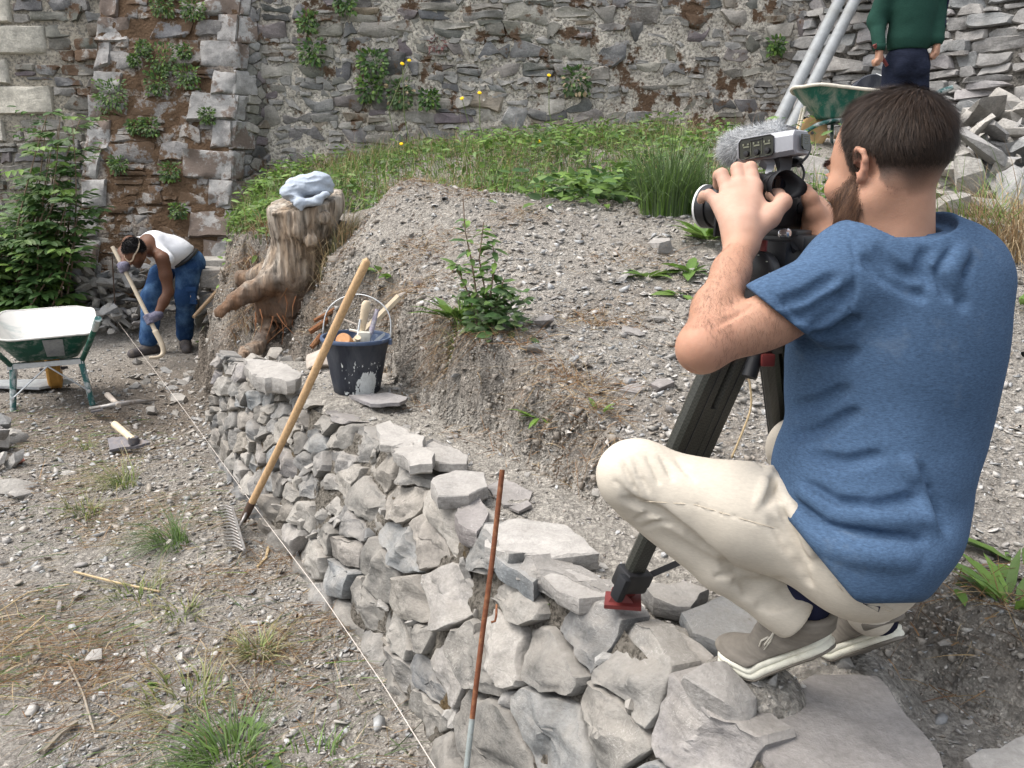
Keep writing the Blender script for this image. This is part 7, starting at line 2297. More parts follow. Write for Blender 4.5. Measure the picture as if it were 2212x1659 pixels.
    s.cap(nc + (0, .02, -.03), hd(-.042, 0, -.03), .064, .062, .003, 'sub')
    # shirt tail: lower edge runs round the seat
    for (u0, v0), (u1, v1) in (((1672, 1015), (1702, 1140)), ((1702, 1140), (1735, 1215)), ((1735, 1215), (1815, 1276)), ((1815, 1276), (1930, 1301)), ((1930, 1301), (2010, 1292)), ((2010, 1292), (2075, 1212))): pass
    pa, pb = J(1700, 1120, 1.2), J(1838, 1287, 1.16)
    nn = np.cross(pb - pa, ray(1780, 1200)); nn *= -np.sign(nn @ V3(1, 0, 1))
    s.cut(pa, nn, .004)
    s.cut(J(1930, 1303, 1.18), -np.cross(V3(1, 0, .02), ray(1930, 1303)), .012)
    s.build('t_shirt', 'blue_shirt', man, 1)
    global SHIRT
    SHIRT = s
    # ribbed collar
    R = []
    for k in range(41):
        a = 2 * PI * k / 40
        c = nc + V3(math.cos(a) * .073, math.sin(a) * .066 + .012, 0)
        c[2] = nc[2] - ((c[0] - nc[0]) * n[0] + (c[1] - nc[1]) * n[1]) / n[2] - .004
        R.append(c)
    MB().tube(R, .0085, 8, cap=False, flat=(.55, 1.25)).build('collar', M['blue_shirt'], man, smooth=True)
shirt()

def trousers():
    m = MAN; h = .0036
    s = bbox_solid([J(1300, 940, 1.25), J(2030, 1345, 1.1), J(1720, 930, 1.75), J(1360, 1100, 1.45), J(2020, 1330, 1.4), J(1700, 1000, 1.7)], .07, h)
    s.ell(J(1872, 1196, 1.25), (.106, .108, .100), TR, .04)
    s.ell(J(1850, 1224, 1.225), (.082, .08, .076), TR, .03); s.ell(J(1920, 1222, 1.25), (.076, .066, .070), TR, .03)
    s.path([m['lhip'] + ray(1850, 1200) * .035, J(1610, 1110, 1.285), m['lkn']], [.086, .079, .060], .03)
    s.ell(J(1372, 1022, 1.325), (.062, .055, .055), None, .03)
    s.ell(J(1740, 1130, 1.25), (.06, .06, .055), None, .04)
    s.path([J(1388, 1075, 1.345), J(1560, 1215, 1.34), J(1690, 1305, 1.33), J(1715, 1322, 1.328)], [.050, .048, .044, .047], .018)
    s.path([m['rhip'], J(1860, 1100, 1.46), m['rkn']], [.082, .080, .062], .03)
    s.path([m['rkn'] + (0, 0, -.02), J(1800, 1180, 1.55), J(1880, 1320, 1.46)], [.055, .052, .046], .02)
    G = lambda uv, r=.005, op='sub', k=.012: s.crease(uv, r * .6, 0, k, op)
    # crease between thigh and calf, knee folds, hip folds, hem folds
    G([(1352, 1078), (1420, 1105), (1500, 1165), (1580, 1225), (1640, 1270)], .008, k=.016)
    for a in ([(1345, 1000), (1362, 1040), (1380, 1070)], [(1368, 990), (1385, 1030), (1400, 1060)], [(1395, 985), (1412, 1015), (1425, 1045)], [(1330, 1040), (1350, 1062), (1372, 1078)], [(1425, 985), (1440, 1010), (1452, 1035)], [(1460, 990), (1480, 1015), (1500, 1035)]): G(a, .0028, k=.008)
    for a in ([(1375, 1120), (1400, 1110), (1425, 1112)], [(1390, 1140), (1420, 1128), (1450, 1130)], [(1545, 1245), (1575, 1240), (1600, 1225)]): G(a, .003, k=.008)
    G([(1655, 1010), (1668, 1050), (1680, 1080)], .006); G([(1690, 1100), (1720, 1160), (1745, 1220)], .007); G([(1665, 1120), (1700, 1180), (1730, 1225), (1750, 1262)], .005); G([(1640, 1000), (1660, 1015), (1690, 1005)], .006)
    G([(1700, 1080), (1735, 1140), (1755, 1195)], .006, 'add', .015)
    G([(1600, 985), (1640, 1000), (1675, 995)], .004)
    G([(1684, 1016), (1668, 1012), (1655, 1030), (1645, 1065), (1632, 1096)], .009, 'add', .008); G([(1676, 1032), (1664, 1060), (1656, 1090)], .007, k=.008)
    for a in ([(1590, 1260), (1640, 1265), (1690, 1250)], [(1610, 1285), (1660, 1290), (1710, 1275)], [(1640, 1310), (1690, 1305), (1730, 1285)]): G(a, .0035, k=.016)
    pass
    G([(1380, 1083), (1500, 1090), (1600, 1120), (1690, 1146)], .0012, k=.002)
    s.bumpy(lambda x, y, z: .0022 * fbm(x * 14, y * 14, z * 14, oct=3, seed=15))
    dl = J(1725, 1328, 1.328) - J(1660, 1285, 1.33); s_n = dl / np.linalg.norm(dl)
    hp = J(1706, 1326, 1.33)
    q = s.sl(hp - .10, hp + .10); Xs, Ys, Zs = s.pts(q)
    dd = (hp[0] + .012 - Xs) * s_n[0] + (hp[1] - Ys) * s_n[1] + (hp[2] - Zs) * s_n[2]
    rad = np.sqrt((Xs - hp[0]) ** 2 + (Ys - hp[1]) ** 2 + (Zs - hp[2]) ** 2)
    s.mixin(q, np.maximum(dd, rad - .062).astype(np.float32), .003, 'sub')
    qa, qb = J(2056, 1185, 1.2), J(1975, 1318, 1.2)
    nq = np.cross(qb - qa, ray(2030, 1250)); nq *= np.sign(nq @ V3(1, 0, -1))
    s.cut(qa, nq, .03)
    s.carve(SHIRT, .006)
    s.build('trousers', 'cream_chino', man, 1)
    def on(uv, off=-.0012): return [p + ray(*c) * (off - .0008) for p, c in ((s.shoot(*c), c) for c in uv) if p is not None]
    def dens(uv):
        Q = []
        for a, b in zip(uv[:-1], uv[1:]):
            n = max(2, int(math.hypot(b[0] - a[0], b[1] - a[1]) / 12))
            Q += [(a[0] + (b[0] - a[0]) * t, a[1] + (b[1] - a[1]) * t) for t in np.linspace(0, 1, n, endpoint=False)]
        return Q + [uv[-1]]
    for uv in ([(1380, 1082), (1500, 1090), (1600, 1120), (1690, 1146)], [(1800, 1258), (1812, 1252), (1860, 1285), (1930, 1318)], [(1800, 1258), (1830, 1285), (1925, 1322)]):
        P = on(dens(uv))
        if len(P) > 2: MB().tube(P, .0006, 5).build('seam', M['seam'], man, smooth=True)
    P = on([(1868, 1293), (1902, 1311), (1898, 1322), (1864, 1304)], -.002)
    if len(P) == 4: MB().prism(P, ray(1880, 1305) * .003).build('pocket_tab', M['navy'], man)
trousers()

def shoe(T, B, Hh, ank, name, vis=True):
    """T toe, B ball, Hh heel: points on the centre line of the sole's underside"""
    ax = B - T; L1 = np.linalg.norm(ax); e1 = ax / L1
    e2 = (Hh - B) / np.linalg.norm(Hh - B); L2 = np.linalg.norm(Hh - B)
    side = np.cross(e2, (0, 0, 1.0)); side /= np.linalg.norm(side)
    up1 = np.cross(side, e1); up1 *= np.sign(up1[2]); up2 = np.cross(side, e2); up2 *= np.sign(up2[2])
    def fr(sv):       # sv: 0 toe .. 1 heel
        s = sv * (L1 + L2)
        w = sstep(L1 - .03, L1 + .03, s)
        p = (T + e1 * s) * (1 - w) + (B + e2 * (s - L1)) * w if abs(s - L1) < .03 else (T + e1 * s if s < L1 else B + e2 * (s - L1))
        return p, up1 * (1 - w) + up2 * w
    wid = lambda sv: float(np.interp(sv, [0, .04, .12, .25, .35, .55, .75, .9, .97, 1], [.012, .030, .043, .049, .050, .042, .036, .036, .028, .012]))
    def band(name, z0, z1, grow, mat):
        V, n = [], 30
        sv = (1 - np.cos(np.linspace(0, PI, n))) / 2
        for z, g in ((z0, -.003), (z0 + .002, 0), ((z0 + z1) / 2, .0012), (z1 - .002, 0), (z1, -.003)):
            for sg in (1, -1):
                for k in (range(n) if sg == 1 else range(n - 1, -1, -1)):
                    p, u = fr(sv[k]); V.append(p + side * sg * (wid(sv[k]) + grow + g) + u * z)
        m = 2 * n; Fc = []
        for r in range(4):
            for k in range(m): Fc.append((r * m + k, r * m + (k + 1) % m, (r + 1) * m + (k + 1) % m, (r + 1) * m + k))
        for k in range(n - 1):
            Fc.append((k, k + 1, m - 2 - k, m - 1 - k)); Fc.append((4 * m + k, 4 * m + m - 1 - k, 4 * m + m - 2 - k, 4 * m + k + 1))
        mb = MB(); mb.add(V, Fc); mb.build(name, M[mat], man, sharp=45)
    band('outsole', 0, .006, -.001, 'suede'); band('shoe_sole', .005, .0172, .001, 'sole'); band('shoe_foxing', .0165, .028, .0018, 'sole')
    s = bbox_solid([T, B, Hh, ank, fr(.5)[0] + (0, 0, .1)], .06, .003)
    for sv, r, hgt in ((.10, .030, .024), (.18, .036, .028), (.28, .040, .034), (.40, .040, .045), (.55, .036, .055), (.70, .033, .058), (.84, .032, .05), (.90, .030, .04)):
        p, u = fr(sv)
        R = np.stack((e1 if sv < .35 else e2, side, u / np.linalg.norm(u)), 1)
        s.ell(p + u * .024, (.042, wid(sv) * .97, hgt), R, .018)
    p, u = fr(.80)
    s.path([p + u * .05, ank], [.040, .044], .03)
    p, u = fr(.62); s.cap(p + u * .05, ank + e1 * -.005, .036, .042, .03)
    p, u = fr(.5)
    s.cut(T + up1 * .027, -up1, .002); s.cut(B + up2 * .027, -up2, .002)
    ad = ank - fr(.8)[0]; ad /= np.linalg.norm(ad)
    s.cut(ank + ad * .012, ad + e2 * .25, .003)
    s.cap(ank - ad * .02, ank + ad * .06, .036, .036, .002, 'sub')
    # vamp seam
    if vis: s.crease([(1690, 1450), (1672, 1410), (1690, 1392), (1720, 1398), (1755, 1425)], .0014, 0, .002)
    s.build('shoe_upper', 'suede', man, 1)
    MB().tube([ank - ad * .03, ank + ad * .07], [.036, .038], 16).build('sock', M['navy'], man, smooth=True)
    if vis:
        for k, uv in enumerate(([(1676, 1355), (1664, 1385), (1650, 1402), (1652, 1392), (1668, 1372), (1680, 1352)], [(1660, 1376), (1645, 1384), (1640, 1396)], [(1672, 1352), (1690, 1365), (1700, 1360)])):
            MB().tube([s_or(s, *c) for c in uv], .0019, 5).build('shoelace', M['lace'], man, smooth=True)
def s_or(s, u, v):
    p = s.shoot(u, v)
    return (p if p is not None else atd(u, v, 1.36)) - ray(u, v) * .003
sh = V3(.02, .042, 0)
shoe(J(1560, 1408, 1.49) + V3(0, 0, -.012), J(1655, 1452, 1.445), J(1800, 1402, 1.335), J(1745, 1318, 1.335), 'left')
shoe(J(1770, 1400, 1.66), J(1835, 1420, 1.58), J(1940, 1382, 1.46), J(1892, 1318, 1.455), 'right', False)
M['red_ring'] = plain('red_ring', (.5, .03, .03), .4, .4, 0, .1)
M['mark2'] = plain('mark2', (.17, .18, .13), .6, .3, 0, .2)
M['fur_core'] = plain('fur_core', (.40, .41, .42), .9, .1, 0, .3)
# ------------------------------------------------------------------ the video camera
CF = V3(-.63, .775, .02); CF /= np.linalg.norm(CF)
CL = np.cross((0, 0, 1.0), CF); CL /= np.linalg.norm(CL); CU = np.cross(CF, CL)
CRm = np.stack((CF, CL, CU), 1)
CO = J(1702, 452, 1.435)            # rear face centre of the body
cc = lambda x, y, z: CO + CRm @ np.array((x, y, z))
vcam = thing('video_camera', 'black mirrorless video camera with grey audio handle and furry microphone on the tripod', 'video camera', cc(.03, 0, -.05))
def cbox(name, c, size, mat, bev=.004, R=None, parent=None):
    o = MB().box(c if not isinstance(c, tuple) else cc(*c), size, CRm if R is None else R, bev).build(name, M[mat], parent or vcam, sharp=35)
    return o
cbox('camera_body', (.032, .0, .0), (.072, .098, .080), 'black', .008)
cbox('hand_grip', (.045, -.052, -.006), (.062, .030, .072), 'black_rubber', .012)
cbox('top_plate', (.032, .0, .043), (.060, .092, .012), 'black', .005)
scr = cbox('rear_screen', (-.004, .010, -.006), (.006, .058, .050), 'black_rubber', .002)
MB().lathe(cc(-.002, -.033, .002), [(0, -.004), (.0105, -.004), (.0115, 0), (.0105, .004), (.006, .005), (0, .004)], basis(z=-CF), 20).build('control_dial', M['black_rubber'], vcam, sharp=40)
for y, z in ((-.028, .022), (-.038, .022), (-.030, -.020), (-.040, -.020), (-.040, .030)):
    MB().lathe(cc(-.002, y, z), [(0, 0), (.0032, 0), (.003, .0025), (0, .003)], basis(z=-CF), 10).build('button', M['black_rubber'], vcam, sharp=40)
for y, z, w in ((-.026, -.027, .003), (-.036, -.027, .003), (-.033, .0155, .0025), (-.020, .002, .002), (-.041, .012, .002), (.0, .034, .006)):
    MB().box(cc(-.0012, y, z), (.0012, w, .0022), CRm).build('white_mark', M['mark'], vcam)
MB().lathe(cc(.035, .0, -.0), [(0, .03), (.036, .03), (.037, .045), (.034, .05), (.034, .075), (.0365, .078), (.0365, .105), (.0385, .108), (.0385, .130)], basis(z=CF), 36).build('lens', M['black'], vcam, sharp=40)
MB().lathe(cc(.165, .0, -.0), [(.0385, -.004), (.0425, -.003), (.0432, .006), (.0425, .020), (.0402, .021), (.0395, .0)], basis(z=CF), 44).build('lens_hood', M['black'], vcam, sharp=40)
MB().lathe(cc(.183, .0, .0), [(.0405, 0), (.0436, .0), (.0436, .0045), (.0405, .005), (.0405, 0)], basis(z=CF), 44).build('front_ring', M['white_ring'], vcam, sharp=40)
MB().lathe(cc(.178, .0, .0), [(0, 0), (.0385, 0), (.0385, .001), (0, .004)], basis(z=CF), 30).build('front_glass', M['glass_dark'], vcam, smooth=True)
# flag plate of the lens cage
V = []
pl_ = MB()
cbox('matte_plate', (.118, .006, -.004), (.006, .104, .102), 'black', .0028)
MB().lathe(cc(.1145, .018, .020), [(.015, -.001), (.0175, -.001), (.0175, .0012), (.015, .0012), (.015, -.001)], basis(z=-CF), 28).build('red_ring', M['red_ring'], vcam, sharp=40)
MB().box(cc(.1144, .046, .036), (.0012, .012, .0022), CRm).build('white_mark', M['mark'], vcam)
MB().tube([cc(.1142, -.030, .0), cc(.1142, -.030, -.038), cc(.1142, -.010, -.046), cc(.1142, .035, -.046)], .0010, 5).build('wire_edge', M['silver'], vcam)
# viewfinder with rubber eye cup, turned to the eye
ev0 = J(1668, 397, 1.40)
ED = J(1722, 403, 1.335) - ev0; ED /= np.linalg.norm(ED)
Rv = basis(z=ED, x=(0, 0, 1))
MB().lathe(ev0 - ED * .045, [(.013, 0), (.0165, .001), (.0165, .03), (.0180, .031), (.0180, .040), (.0165, .041), (.0168, .05), (.0195, .052), (.0195, .056)], Rv, 28).build('viewfinder', M['black'], vcam, sharp=40)
def eyecup():
    n = 36; V = []; prof = [(.0165, .004), (.0185, .012), (.0225, .024), (.0265, .036), (.0262, .037), (.0215, .026), (.0175, .014), (.015, .012)]
    for r, z in prof:
        for k in range(n):
            a = 2 * PI * k / n
            # drawn out to a corner on the outer side
            s = 1 + .38 * max(0, math.cos(a + 1.75)) ** 6 * (z / .037)
            zz = z * (1 + .45 * max(0, math.cos(a + 1.75)) ** 3)
            V.append(ev0 + Rv @ np.array((r * s * math.cos(a), r * s * math.sin(a), zz)))
    Fc = []
    for i in range(len(prof) - 1):
        for k in range(n): Fc.append((i * n + k, i * n + (k + 1) % n, (i + 1) * n + (k + 1) % n, (i + 1) * n + k))
    mb = MB(); mb.add(V, Fc); mb.build('eye_cup', M['black_rubber'], vcam, smooth=True)
    MB().lathe(ev0 + ED * .013, [(0, 0), (.0155, 0), (.0155, .001), (0, .001)], Rv, 24).build('eyepiece_glass', M['glass_dark'], vcam)
    MB().box(ev0 + ED * .0155, (.018, .010, .001), Rv).build('eyepiece_mask', M['black'], vcam)
eyecup()
# audio handle unit: long bevelled block above, tilted a little up at the front end
HF2 = V3(-.66, .74, -.10); HF2 /= np.linalg.norm(HF2)
HL2 = np.cross((0, 0, 1.0), HF2); HL2 /= np.linalg.norm(HL2); HU2 = np.cross(HF2, HL2); HR2 = np.stack((HF2, HL2, HU2), 1)
UO = J(1668, 318, 1.43)      # middle of the unit
uu = lambda x, y, z: UO + HR2 @ np.array((x, y, z))
def unit():
    # cross-section (y, z), two ends narrower
    sec = [(.028, .012), (.021, .022), (-.022, .022), (-.030, .014), (-.030, -.014), (-.024, -.022), (.020, -.022), (.028, -.014)]
    xs = [(-.062, .86), (-.056, .96), (-.020, 1), (.052, 1.0), (.056, .94)]
    V = [uu(x + (.010 * (1 - abs(z) / .03) if i == 0 else 0), y * s, z * s) for i, (x, s) in enumerate(xs) for y, z in sec]
    n = len(sec); Fc = [tuple(range(n)), tuple(range((len(xs) - 1) * n, len(xs) * n))]
    for i in range(len(xs) - 1):
        for k in range(n): Fc.append((i * n + k, i * n + (k + 1) % n, (i + 1) * n + (k + 1) % n, (i + 1) * n + k))
    mb = MB(); mb.add(V, Fc); mb.build('audio_unit', M['cam_grey'], vcam, sharp=30)
    # recessed control panel on the near side
    y = .0292
    oct_ = [(-.020, .015), (-.014, .019), (.046, .019), (.051, .013), (.051, -.013), (.046, -.018), (-.014, -.018), (-.020, -.013)]
    MB().prism([uu(x, y, z) for x, z in oct_], HL2 * -.003).build('control_panel', M['panel'], vcam, sharp=30)
    edge = [uu(x, y + .0004, z) for x, z in oct_ + oct_[:2]]
    MB().tube(edge, .0011, 5, cap=False).build('panel_frame', M['black'], vcam, smooth=True)
    for i in range(3):
        x = -.008 + .0215 * i
        MB().lathe(uu(x, y, -.008), [(0, 0), (.0056, 0), (.005, .0045), (0, .005)], basis(z=HL2), 14).build('level_knob', M['black'], vcam, sharp=40)
        MB().box(uu(x, y + .0008, .004), (.012, .002, .0025), HR2).build('panel_mark', M['mark2'], vcam)
        MB().box(uu(x + .006, y + .0008, .0085), (.003, .0022, .004), HR2).build('panel_mark', M['mark2'], vcam)
        MB().box(uu(x - .004, y + .0008, .0085), (.003, .0022, .003), HR2).build('panel_mark', M['mark2'], vcam)
        MB().box(uu(x, y + .0006, -.0155), (.008, .0012, .0012), HR2).build('panel_mark', M['mark2'], vcam)
    for i in range(2): MB().box(uu(.004 + .022 * i, y + .0006, 0), (.0006, .0014, .026), HR2).build('panel_line', M['mark2'], vcam)
    MB().box(uu(.015, y + .0010, .0145), (.026, .003, .002), HR2).build('panel_slot', M['black'], vcam)
    # display on the rear facet
    nrm = -HF2
    e = lambda yy, zz: uu(-.0545, yy, zz) + nrm * .009
    MB().prism([e(.012, .013), e(-.014, .013), e(-.016, .002), e(-.013, -.016), e(.008, -.013), e(.012, -.008)], nrm * .003).build('rear_display', M['panel'], vcam, sharp=30)
    for zz in (.009, .005, .001, -.003): MB().box(e(-.002, zz) + nrm * .0033, (.0008, .012, .0009), HR2).build('display_mark', M['mark2'], vcam)
    # neck down to the hot shoe
    MB().tube([uu(.012, .0, -.02), uu(.004, 0, -.035), J(1656, 385, 1.42), J(1655, 398, 1.42)], [.020, .011, .008, .010], 4, flat=(1, .8), up=HF2).build('unit_neck', M['cam_grey'], vcam, sharp=40)
    MB().tube([uu(-.022, .0, -.02), uu(-.024, .0, -.04), J(1686, 392, 1.41)], [.019, .015, .014], 4, flat=(1, .9), up=HF2).build('mount_block', M['black'], vcam, sharp=40)
    MB().box(J(1686, 376, 1.408), (.034, .030, .010), HR2, .002).build('mount_collar', M['black_rubber'], vcam, sharp=40)
    # cable
    pts = [J(1700, 287, 1.46), J(1722, 290, 1.45), J(1738, 296, 1.44), J(1749, 312, 1.43), J(1747, 330, 1.425), J(1737, 345, 1.42), J(1718, 357, 1.42), J(1700, 360, 1.43)]
    MB().tube(bez(pts), .0026, 8).build('audio_cable', M['black'], vcam, smooth=True)
    MB().tube([J(1690, 284, 1.47), J(1712, 287, 1.455), J(1727, 291, 1.445)], [.013, .0115, .0065], 12).build('cable_plug', M['black'], vcam, sharp=40)
    MB().tube(bez([J(1722, 345, 1.43), J(1733, 360, 1.42), J(1737, 375, 1.42), J(1733, 392, 1.42)]), .0022, 8).build('audio_cable', M['black'], vcam, smooth=True)
    MB().tube([J(1716, 348, 1.44), J(1728, 352, 1.43)], .009, 10).build('cable_plug', M['black'], vcam, sharp=40)
def bez(P, n=6):
    P = [np.asarray(p) for p in P]; out = []
    for i in range(len(P) - 1):
        p0, p1, p2, p3 = P[max(i - 1, 0)], P[i], P[i + 1], P[min(i + 2, len(P) - 1)]
        for t in np.linspace(0, 1, n, endpoint=False):
            out.append(.5 * (2 * p1 + (p2 - p0) * t + (2 * p0 - 5 * p1 + 4 * p2 - p3) * t * t + (3 * p1 - p0 - 3 * p2 + p3) * t ** 3))
    out.append(P[-1]); return out
unit()
def mic():
    a, b = J(1588, 320, 1.56), J(1672, 292, 1.455)
    s = bbox_solid([a, b], .05, .004); s.cap(a, b, .0255, .022, .0)
    s.cap(a, a * .7 + b * .3, .027, .026, .01)
    P, Fq = s.mesh(1)
    obj('furry_windscreen', P, Fq, M['fur_core'], vcam, True)
    rng = np.random.default_rng(6); ax = (b - a) / np.linalg.norm(b - a)
    def dirm(p, N):
        d = norm(-ax * .5 + np.array((0, 0, -.25)) + rng.normal(size=p.shape) * .55)
        return d, norm(N + .6 * d * .6 + rng.normal(size=p.shape) * .25)
    strands(P, Fq, 9000, lambda p: np.ones(len(p)), rng, .014, .0007, dirm, [(.62, .63, .64), (.5, .51, .53), (.40, .42, .44), (.7, .7, .7), (.16, .17, .18)], name='windscreen_fur', parent=vcam, mat='fur', bend=.7)
mic()
cbox('quick_plate', J(1690, 503, 1.425), (.09, .05, .014), 'black', .003)
MB().lathe(J(1684, 505, 1.375), [(0, 0), (.007, 0), (.0085, .003), (.0085, .016), (.006, .019), (0, .019)], basis(z=V3(.75, -.62, .1)), 14).build('silver_knob', M['silver'], vcam, sharp=30)

# ------------------------------------------------------------------ the tripod
TB = J(1664, 640, 1.47)
tripod = thing('tripod', 'black carbon fibre video tripod with red feet standing before the squatting man', 'tripod', (TB[0], TB[1], .6))
def tp(name, mb, mat, **kw): return mb.build(name, M[mat], tripod, **kw)
tp('fluid_head', MB().box(J(1672, 560, 1.44), (.10, .085, .075), CRm, .012), 'black', sharp=35)
tp('head_top', MB().box(J(1690, 521, 1.43), (.12, .055, .028), CRm, .006), 'black', sharp=35)
tp('head_lever', MB().tube([J(1702, 546, 1.40), J(1719, 530, 1.38)], [.0085, .0105], 12), 'black_rubber', sharp=40)
tp('lever_arm', MB().tube([J(1676, 566, 1.42), J(1704, 544, 1.40)], .006, 8), 'black', sharp=40)
tp('counterbalance_drum', MB().lathe(J(1650, 585, 1.39), [(0, 0), (.033, 0), (.036, .006), (.036, .024), (.03, .028), (0, .028)], basis(z=CL), 28), 'black', sharp=35)
for k in range(9):
    a = 2 * PI * k / 9
    R = basis(z=CL); p = J(1650, 585, 1.39) + R @ np.array((.030 * math.cos(a), .030 * math.sin(a), .0285))
    tp('drum_mark', MB().box(p, (.003, .0012, .0012), R), 'mark')
tp('bowl', MB().lathe(TB, [(.020, -.075), (.038, -.055), (.048, -.02), (.050, .0), (.046, .03), (.030, .045), (0, .045)], None, 28), 'black', sharp=35)
tp('plate_bracket', MB().box(J(1590, 520, 1.49), (.02, .012, .075), CRm, .002), 'black', sharp=30)
tp('red_button', MB().box(J(1650, 531, 1.36), (.012, .006, .02), CRm, .002), 'red', sharp=30)
def profile(p, q, w0, w1, d0, d1, out, n=8):
    """flattened eight sided carbon section from p to q; w along 'out'"""
    ax = (q - p) / np.linalg.norm(q - p); e = out - ax * (out @ ax); e /= np.linalg.norm(e); g = np.cross(ax, e)
    sh = [(1, .45), (.75, 1), (-.75, 1), (-1, .45), (-1, -.45), (-.75, -1), (.75, -1), (1, -.45)]
    V = [c + e * w * a / 2 + g * d * b / 2 for c, w, d in ((p, w0, d0), (q, w1, d1)) for a, b in sh]
    Fc = [tuple(range(7, -1, -1)), tuple(range(8, 16))] + [(k, (k + 1) % 8, 8 + (k + 1) % 8, 8 + k) for k in range(8)]
    mb = MB(); mb.add(V, Fc); return mb
def leg(top, mid, foot, out, names=True, seen=True):
    ax = (foot - top) / np.linalg.norm(foot - top); e = out - ax * (out @ ax); e /= np.linalg.norm(e)
    g = np.cross(ax, e)
    for sg in (-1, 1):
        tp('carbon_tube', profile(top + e * sg * .029, mid + e * sg * .029, .050, .054, .034, .034, e), 'carbon', sharp=25)
        tp('tube_groove', MB().tube([top + e * sg * .027 + g * .0176, mid + e * sg * .027 + g * .0176], .0012, 4), 'black')
        tp('tube_groove', MB().tube([top + e * sg * .027 - g * .0176, mid + e * sg * .027 - g * .0176], .0012, 4), 'black')
    L2 = foot - ax * .055
    tp('lower_tube', profile(mid - ax * .25, L2, .046, .046, .030, .030, e), 'carbon', sharp=25)
    tp('leg_bracket', MB().box(top, (.125, .05, .045), np.stack((e, np.cross(ax, e), ax), 1), .006), 'black', sharp=35)
    return ax, e
tl, ft = J(1612, 690, 1.50), J(1347, 1290, 1.705)
ml = tl + (ft - tl) * .66
ax, e = leg(tl, ml, ft + V3(0, 0, .01), V3(.9, .45, 0))
clampc = tl + (ft - tl) * .925
Rl = np.stack((e, np.cross(ax, e), ax), 1)
tp('leg_clamp', MB().box(clampc, (.068, .050, .050), Rl, .008), 'black', sharp=35)
tp('clamp_lever', MB().box(clampc - e * .034 + (0, -.018, -.012), (.020, .03, .06), Rl, .008), 'black_rubber', sharp=35)
fb = J(1347, 1283, 1.70)
tp('foot_joint', MB().tube([clampc + ax * .02, fb + (0, 0, .015)], [.015, .013], 10), 'black_rubber', sharp=40)
tp('foot_link', MB().tube([clampc + ax * .02 + e * .02, fb + e * .02 + (0, 0, .01)], [.010, .008], 8), 'black', sharp=40)
tp('foot_pivot', MB().tube([fb - e * .026 + (0, 0, .006), fb + e * .026 + (0, 0, .006)], .0115, 12), 'red', sharp=40)
tp('red_foot', MB().prism([fb + V3(-.045, -.022, -.014), fb + V3(.035, -.030, -.016), fb + V3(.042, .022, -.010), fb + V3(-.036, .028, -.008)], (0, 0, -.009)), 'red', sharp=30)
tp('foot_rib', MB().prism([fb + V3(-.035, -.012, -.014), fb + V3(.02, -.016, -.014), fb + V3(-.004, -.008, .014), fb + V3(-.018, -.006, .014)], (0, .012, 0)), 'red', sharp=30)
sb0, sb1 = clampc + e * .03, J(1560, 1175, 1.80)
tp('spreader_bar', MB().tube([sb0, sb1], .011, 4, flat=(1, .8)), 'black', sharp=30)
tp('spreader_joint', MB().box(sb0, (.035, .03, .034), Rl, .005), 'black', sharp=35)
t2, f2 = J(1652, 700, 1.50), J(1690, 1075, 1.99)
f2[2] = float(H(f2[0], f2[1])) + .03
leg(t2, t2 + (f2 - t2) * .68, f2, V3(.25, .95, 0))
tp('red_foot', MB().box(f2 - (0, 0, .01), (.08, .06, .02), None, .004), 'red', sharp=30)
t3 = J(1690, 690, 1.47); f3 = V3(.80, 1.80, 0); f3[2] = float(H(f3[0], f3[1])) + .03
leg(t3, t3 + (f3 - t3) * .68, f3, V3(.6, -.7, 0))
tp('red_foot', MB().box(f3 - (0, 0, .01), (.08, .06, .02), None, .004), 'red', sharp=30)
tp('red_latch', MB().box(J(1655, 776, 1.47), (.026, .03, .024), None, .004), 'red', sharp=30)
tp('latch_arm', MB().tube([J(1655, 700, 1.48), J(1618, 815, 1.47)], [.013, .0145], 10), 'black_rubber', sharp=40)
o = MB().tube((lambda g: bez([at(1612, 800, g[1]), at(1620, 830, g[1]), at(1622, 880, g[1]), at(1605, 930, g[1]), g]))(hit(1580, 990, 1.6, 4)), .003, 6).build('dry_stalk', M['straw_stalk'], None, smooth=True)
tag(o, 'pale bent stalk standing between the tripod legs', 'stalk')
# ------------------------------------------------------------------ the digging man
M['vest'] = jersey('vest', (.70, .71, .74), (1.05, .95), 300, .2)
def denim():
    t = NT('denim'); P = t.coord('World')
    n = t.noise(P, 5, 4, .6); n2 = t.noise(P, 120, 3, .6)
    c = t.mix(t.ramp(n, [(.46, 0), (.68, 1)]), (.022, .055, .135), (.085, .165, .30))
    c = t.mix(.6, c, t.ramp(n2, [(.3, .7), (.7, 1.25)]), 'MULTIPLY')
    return t.set(c, .95, t.bump(n2, .3, .004, t.bump(t.noise(P, 14, 4, .6), .5, .02)), .1)
M['denim'] = denim()
M['glove'] = plain('glove', (.17, .165, .22), .9, .1, 0, .4, 40, .4, (.08, .08, .12), .5, .65)
M['boot'] = plain('boot', (.085, .078, .08), .85, .15, 0, .5, 30, .4, (.16, .135, .11), .5, .68)
M['strap'] = plain('strap', (.55, .44, .33), .8, .2, 0, .2)
M['green_jumper'] = jersey('green_jumper', (.017, .052, .040), (1.15, .85), 260, .3)
M['dark_jeans'] = jersey('dark_jeans', (.016, .020, .036), (1.3, .7), 140, .3)
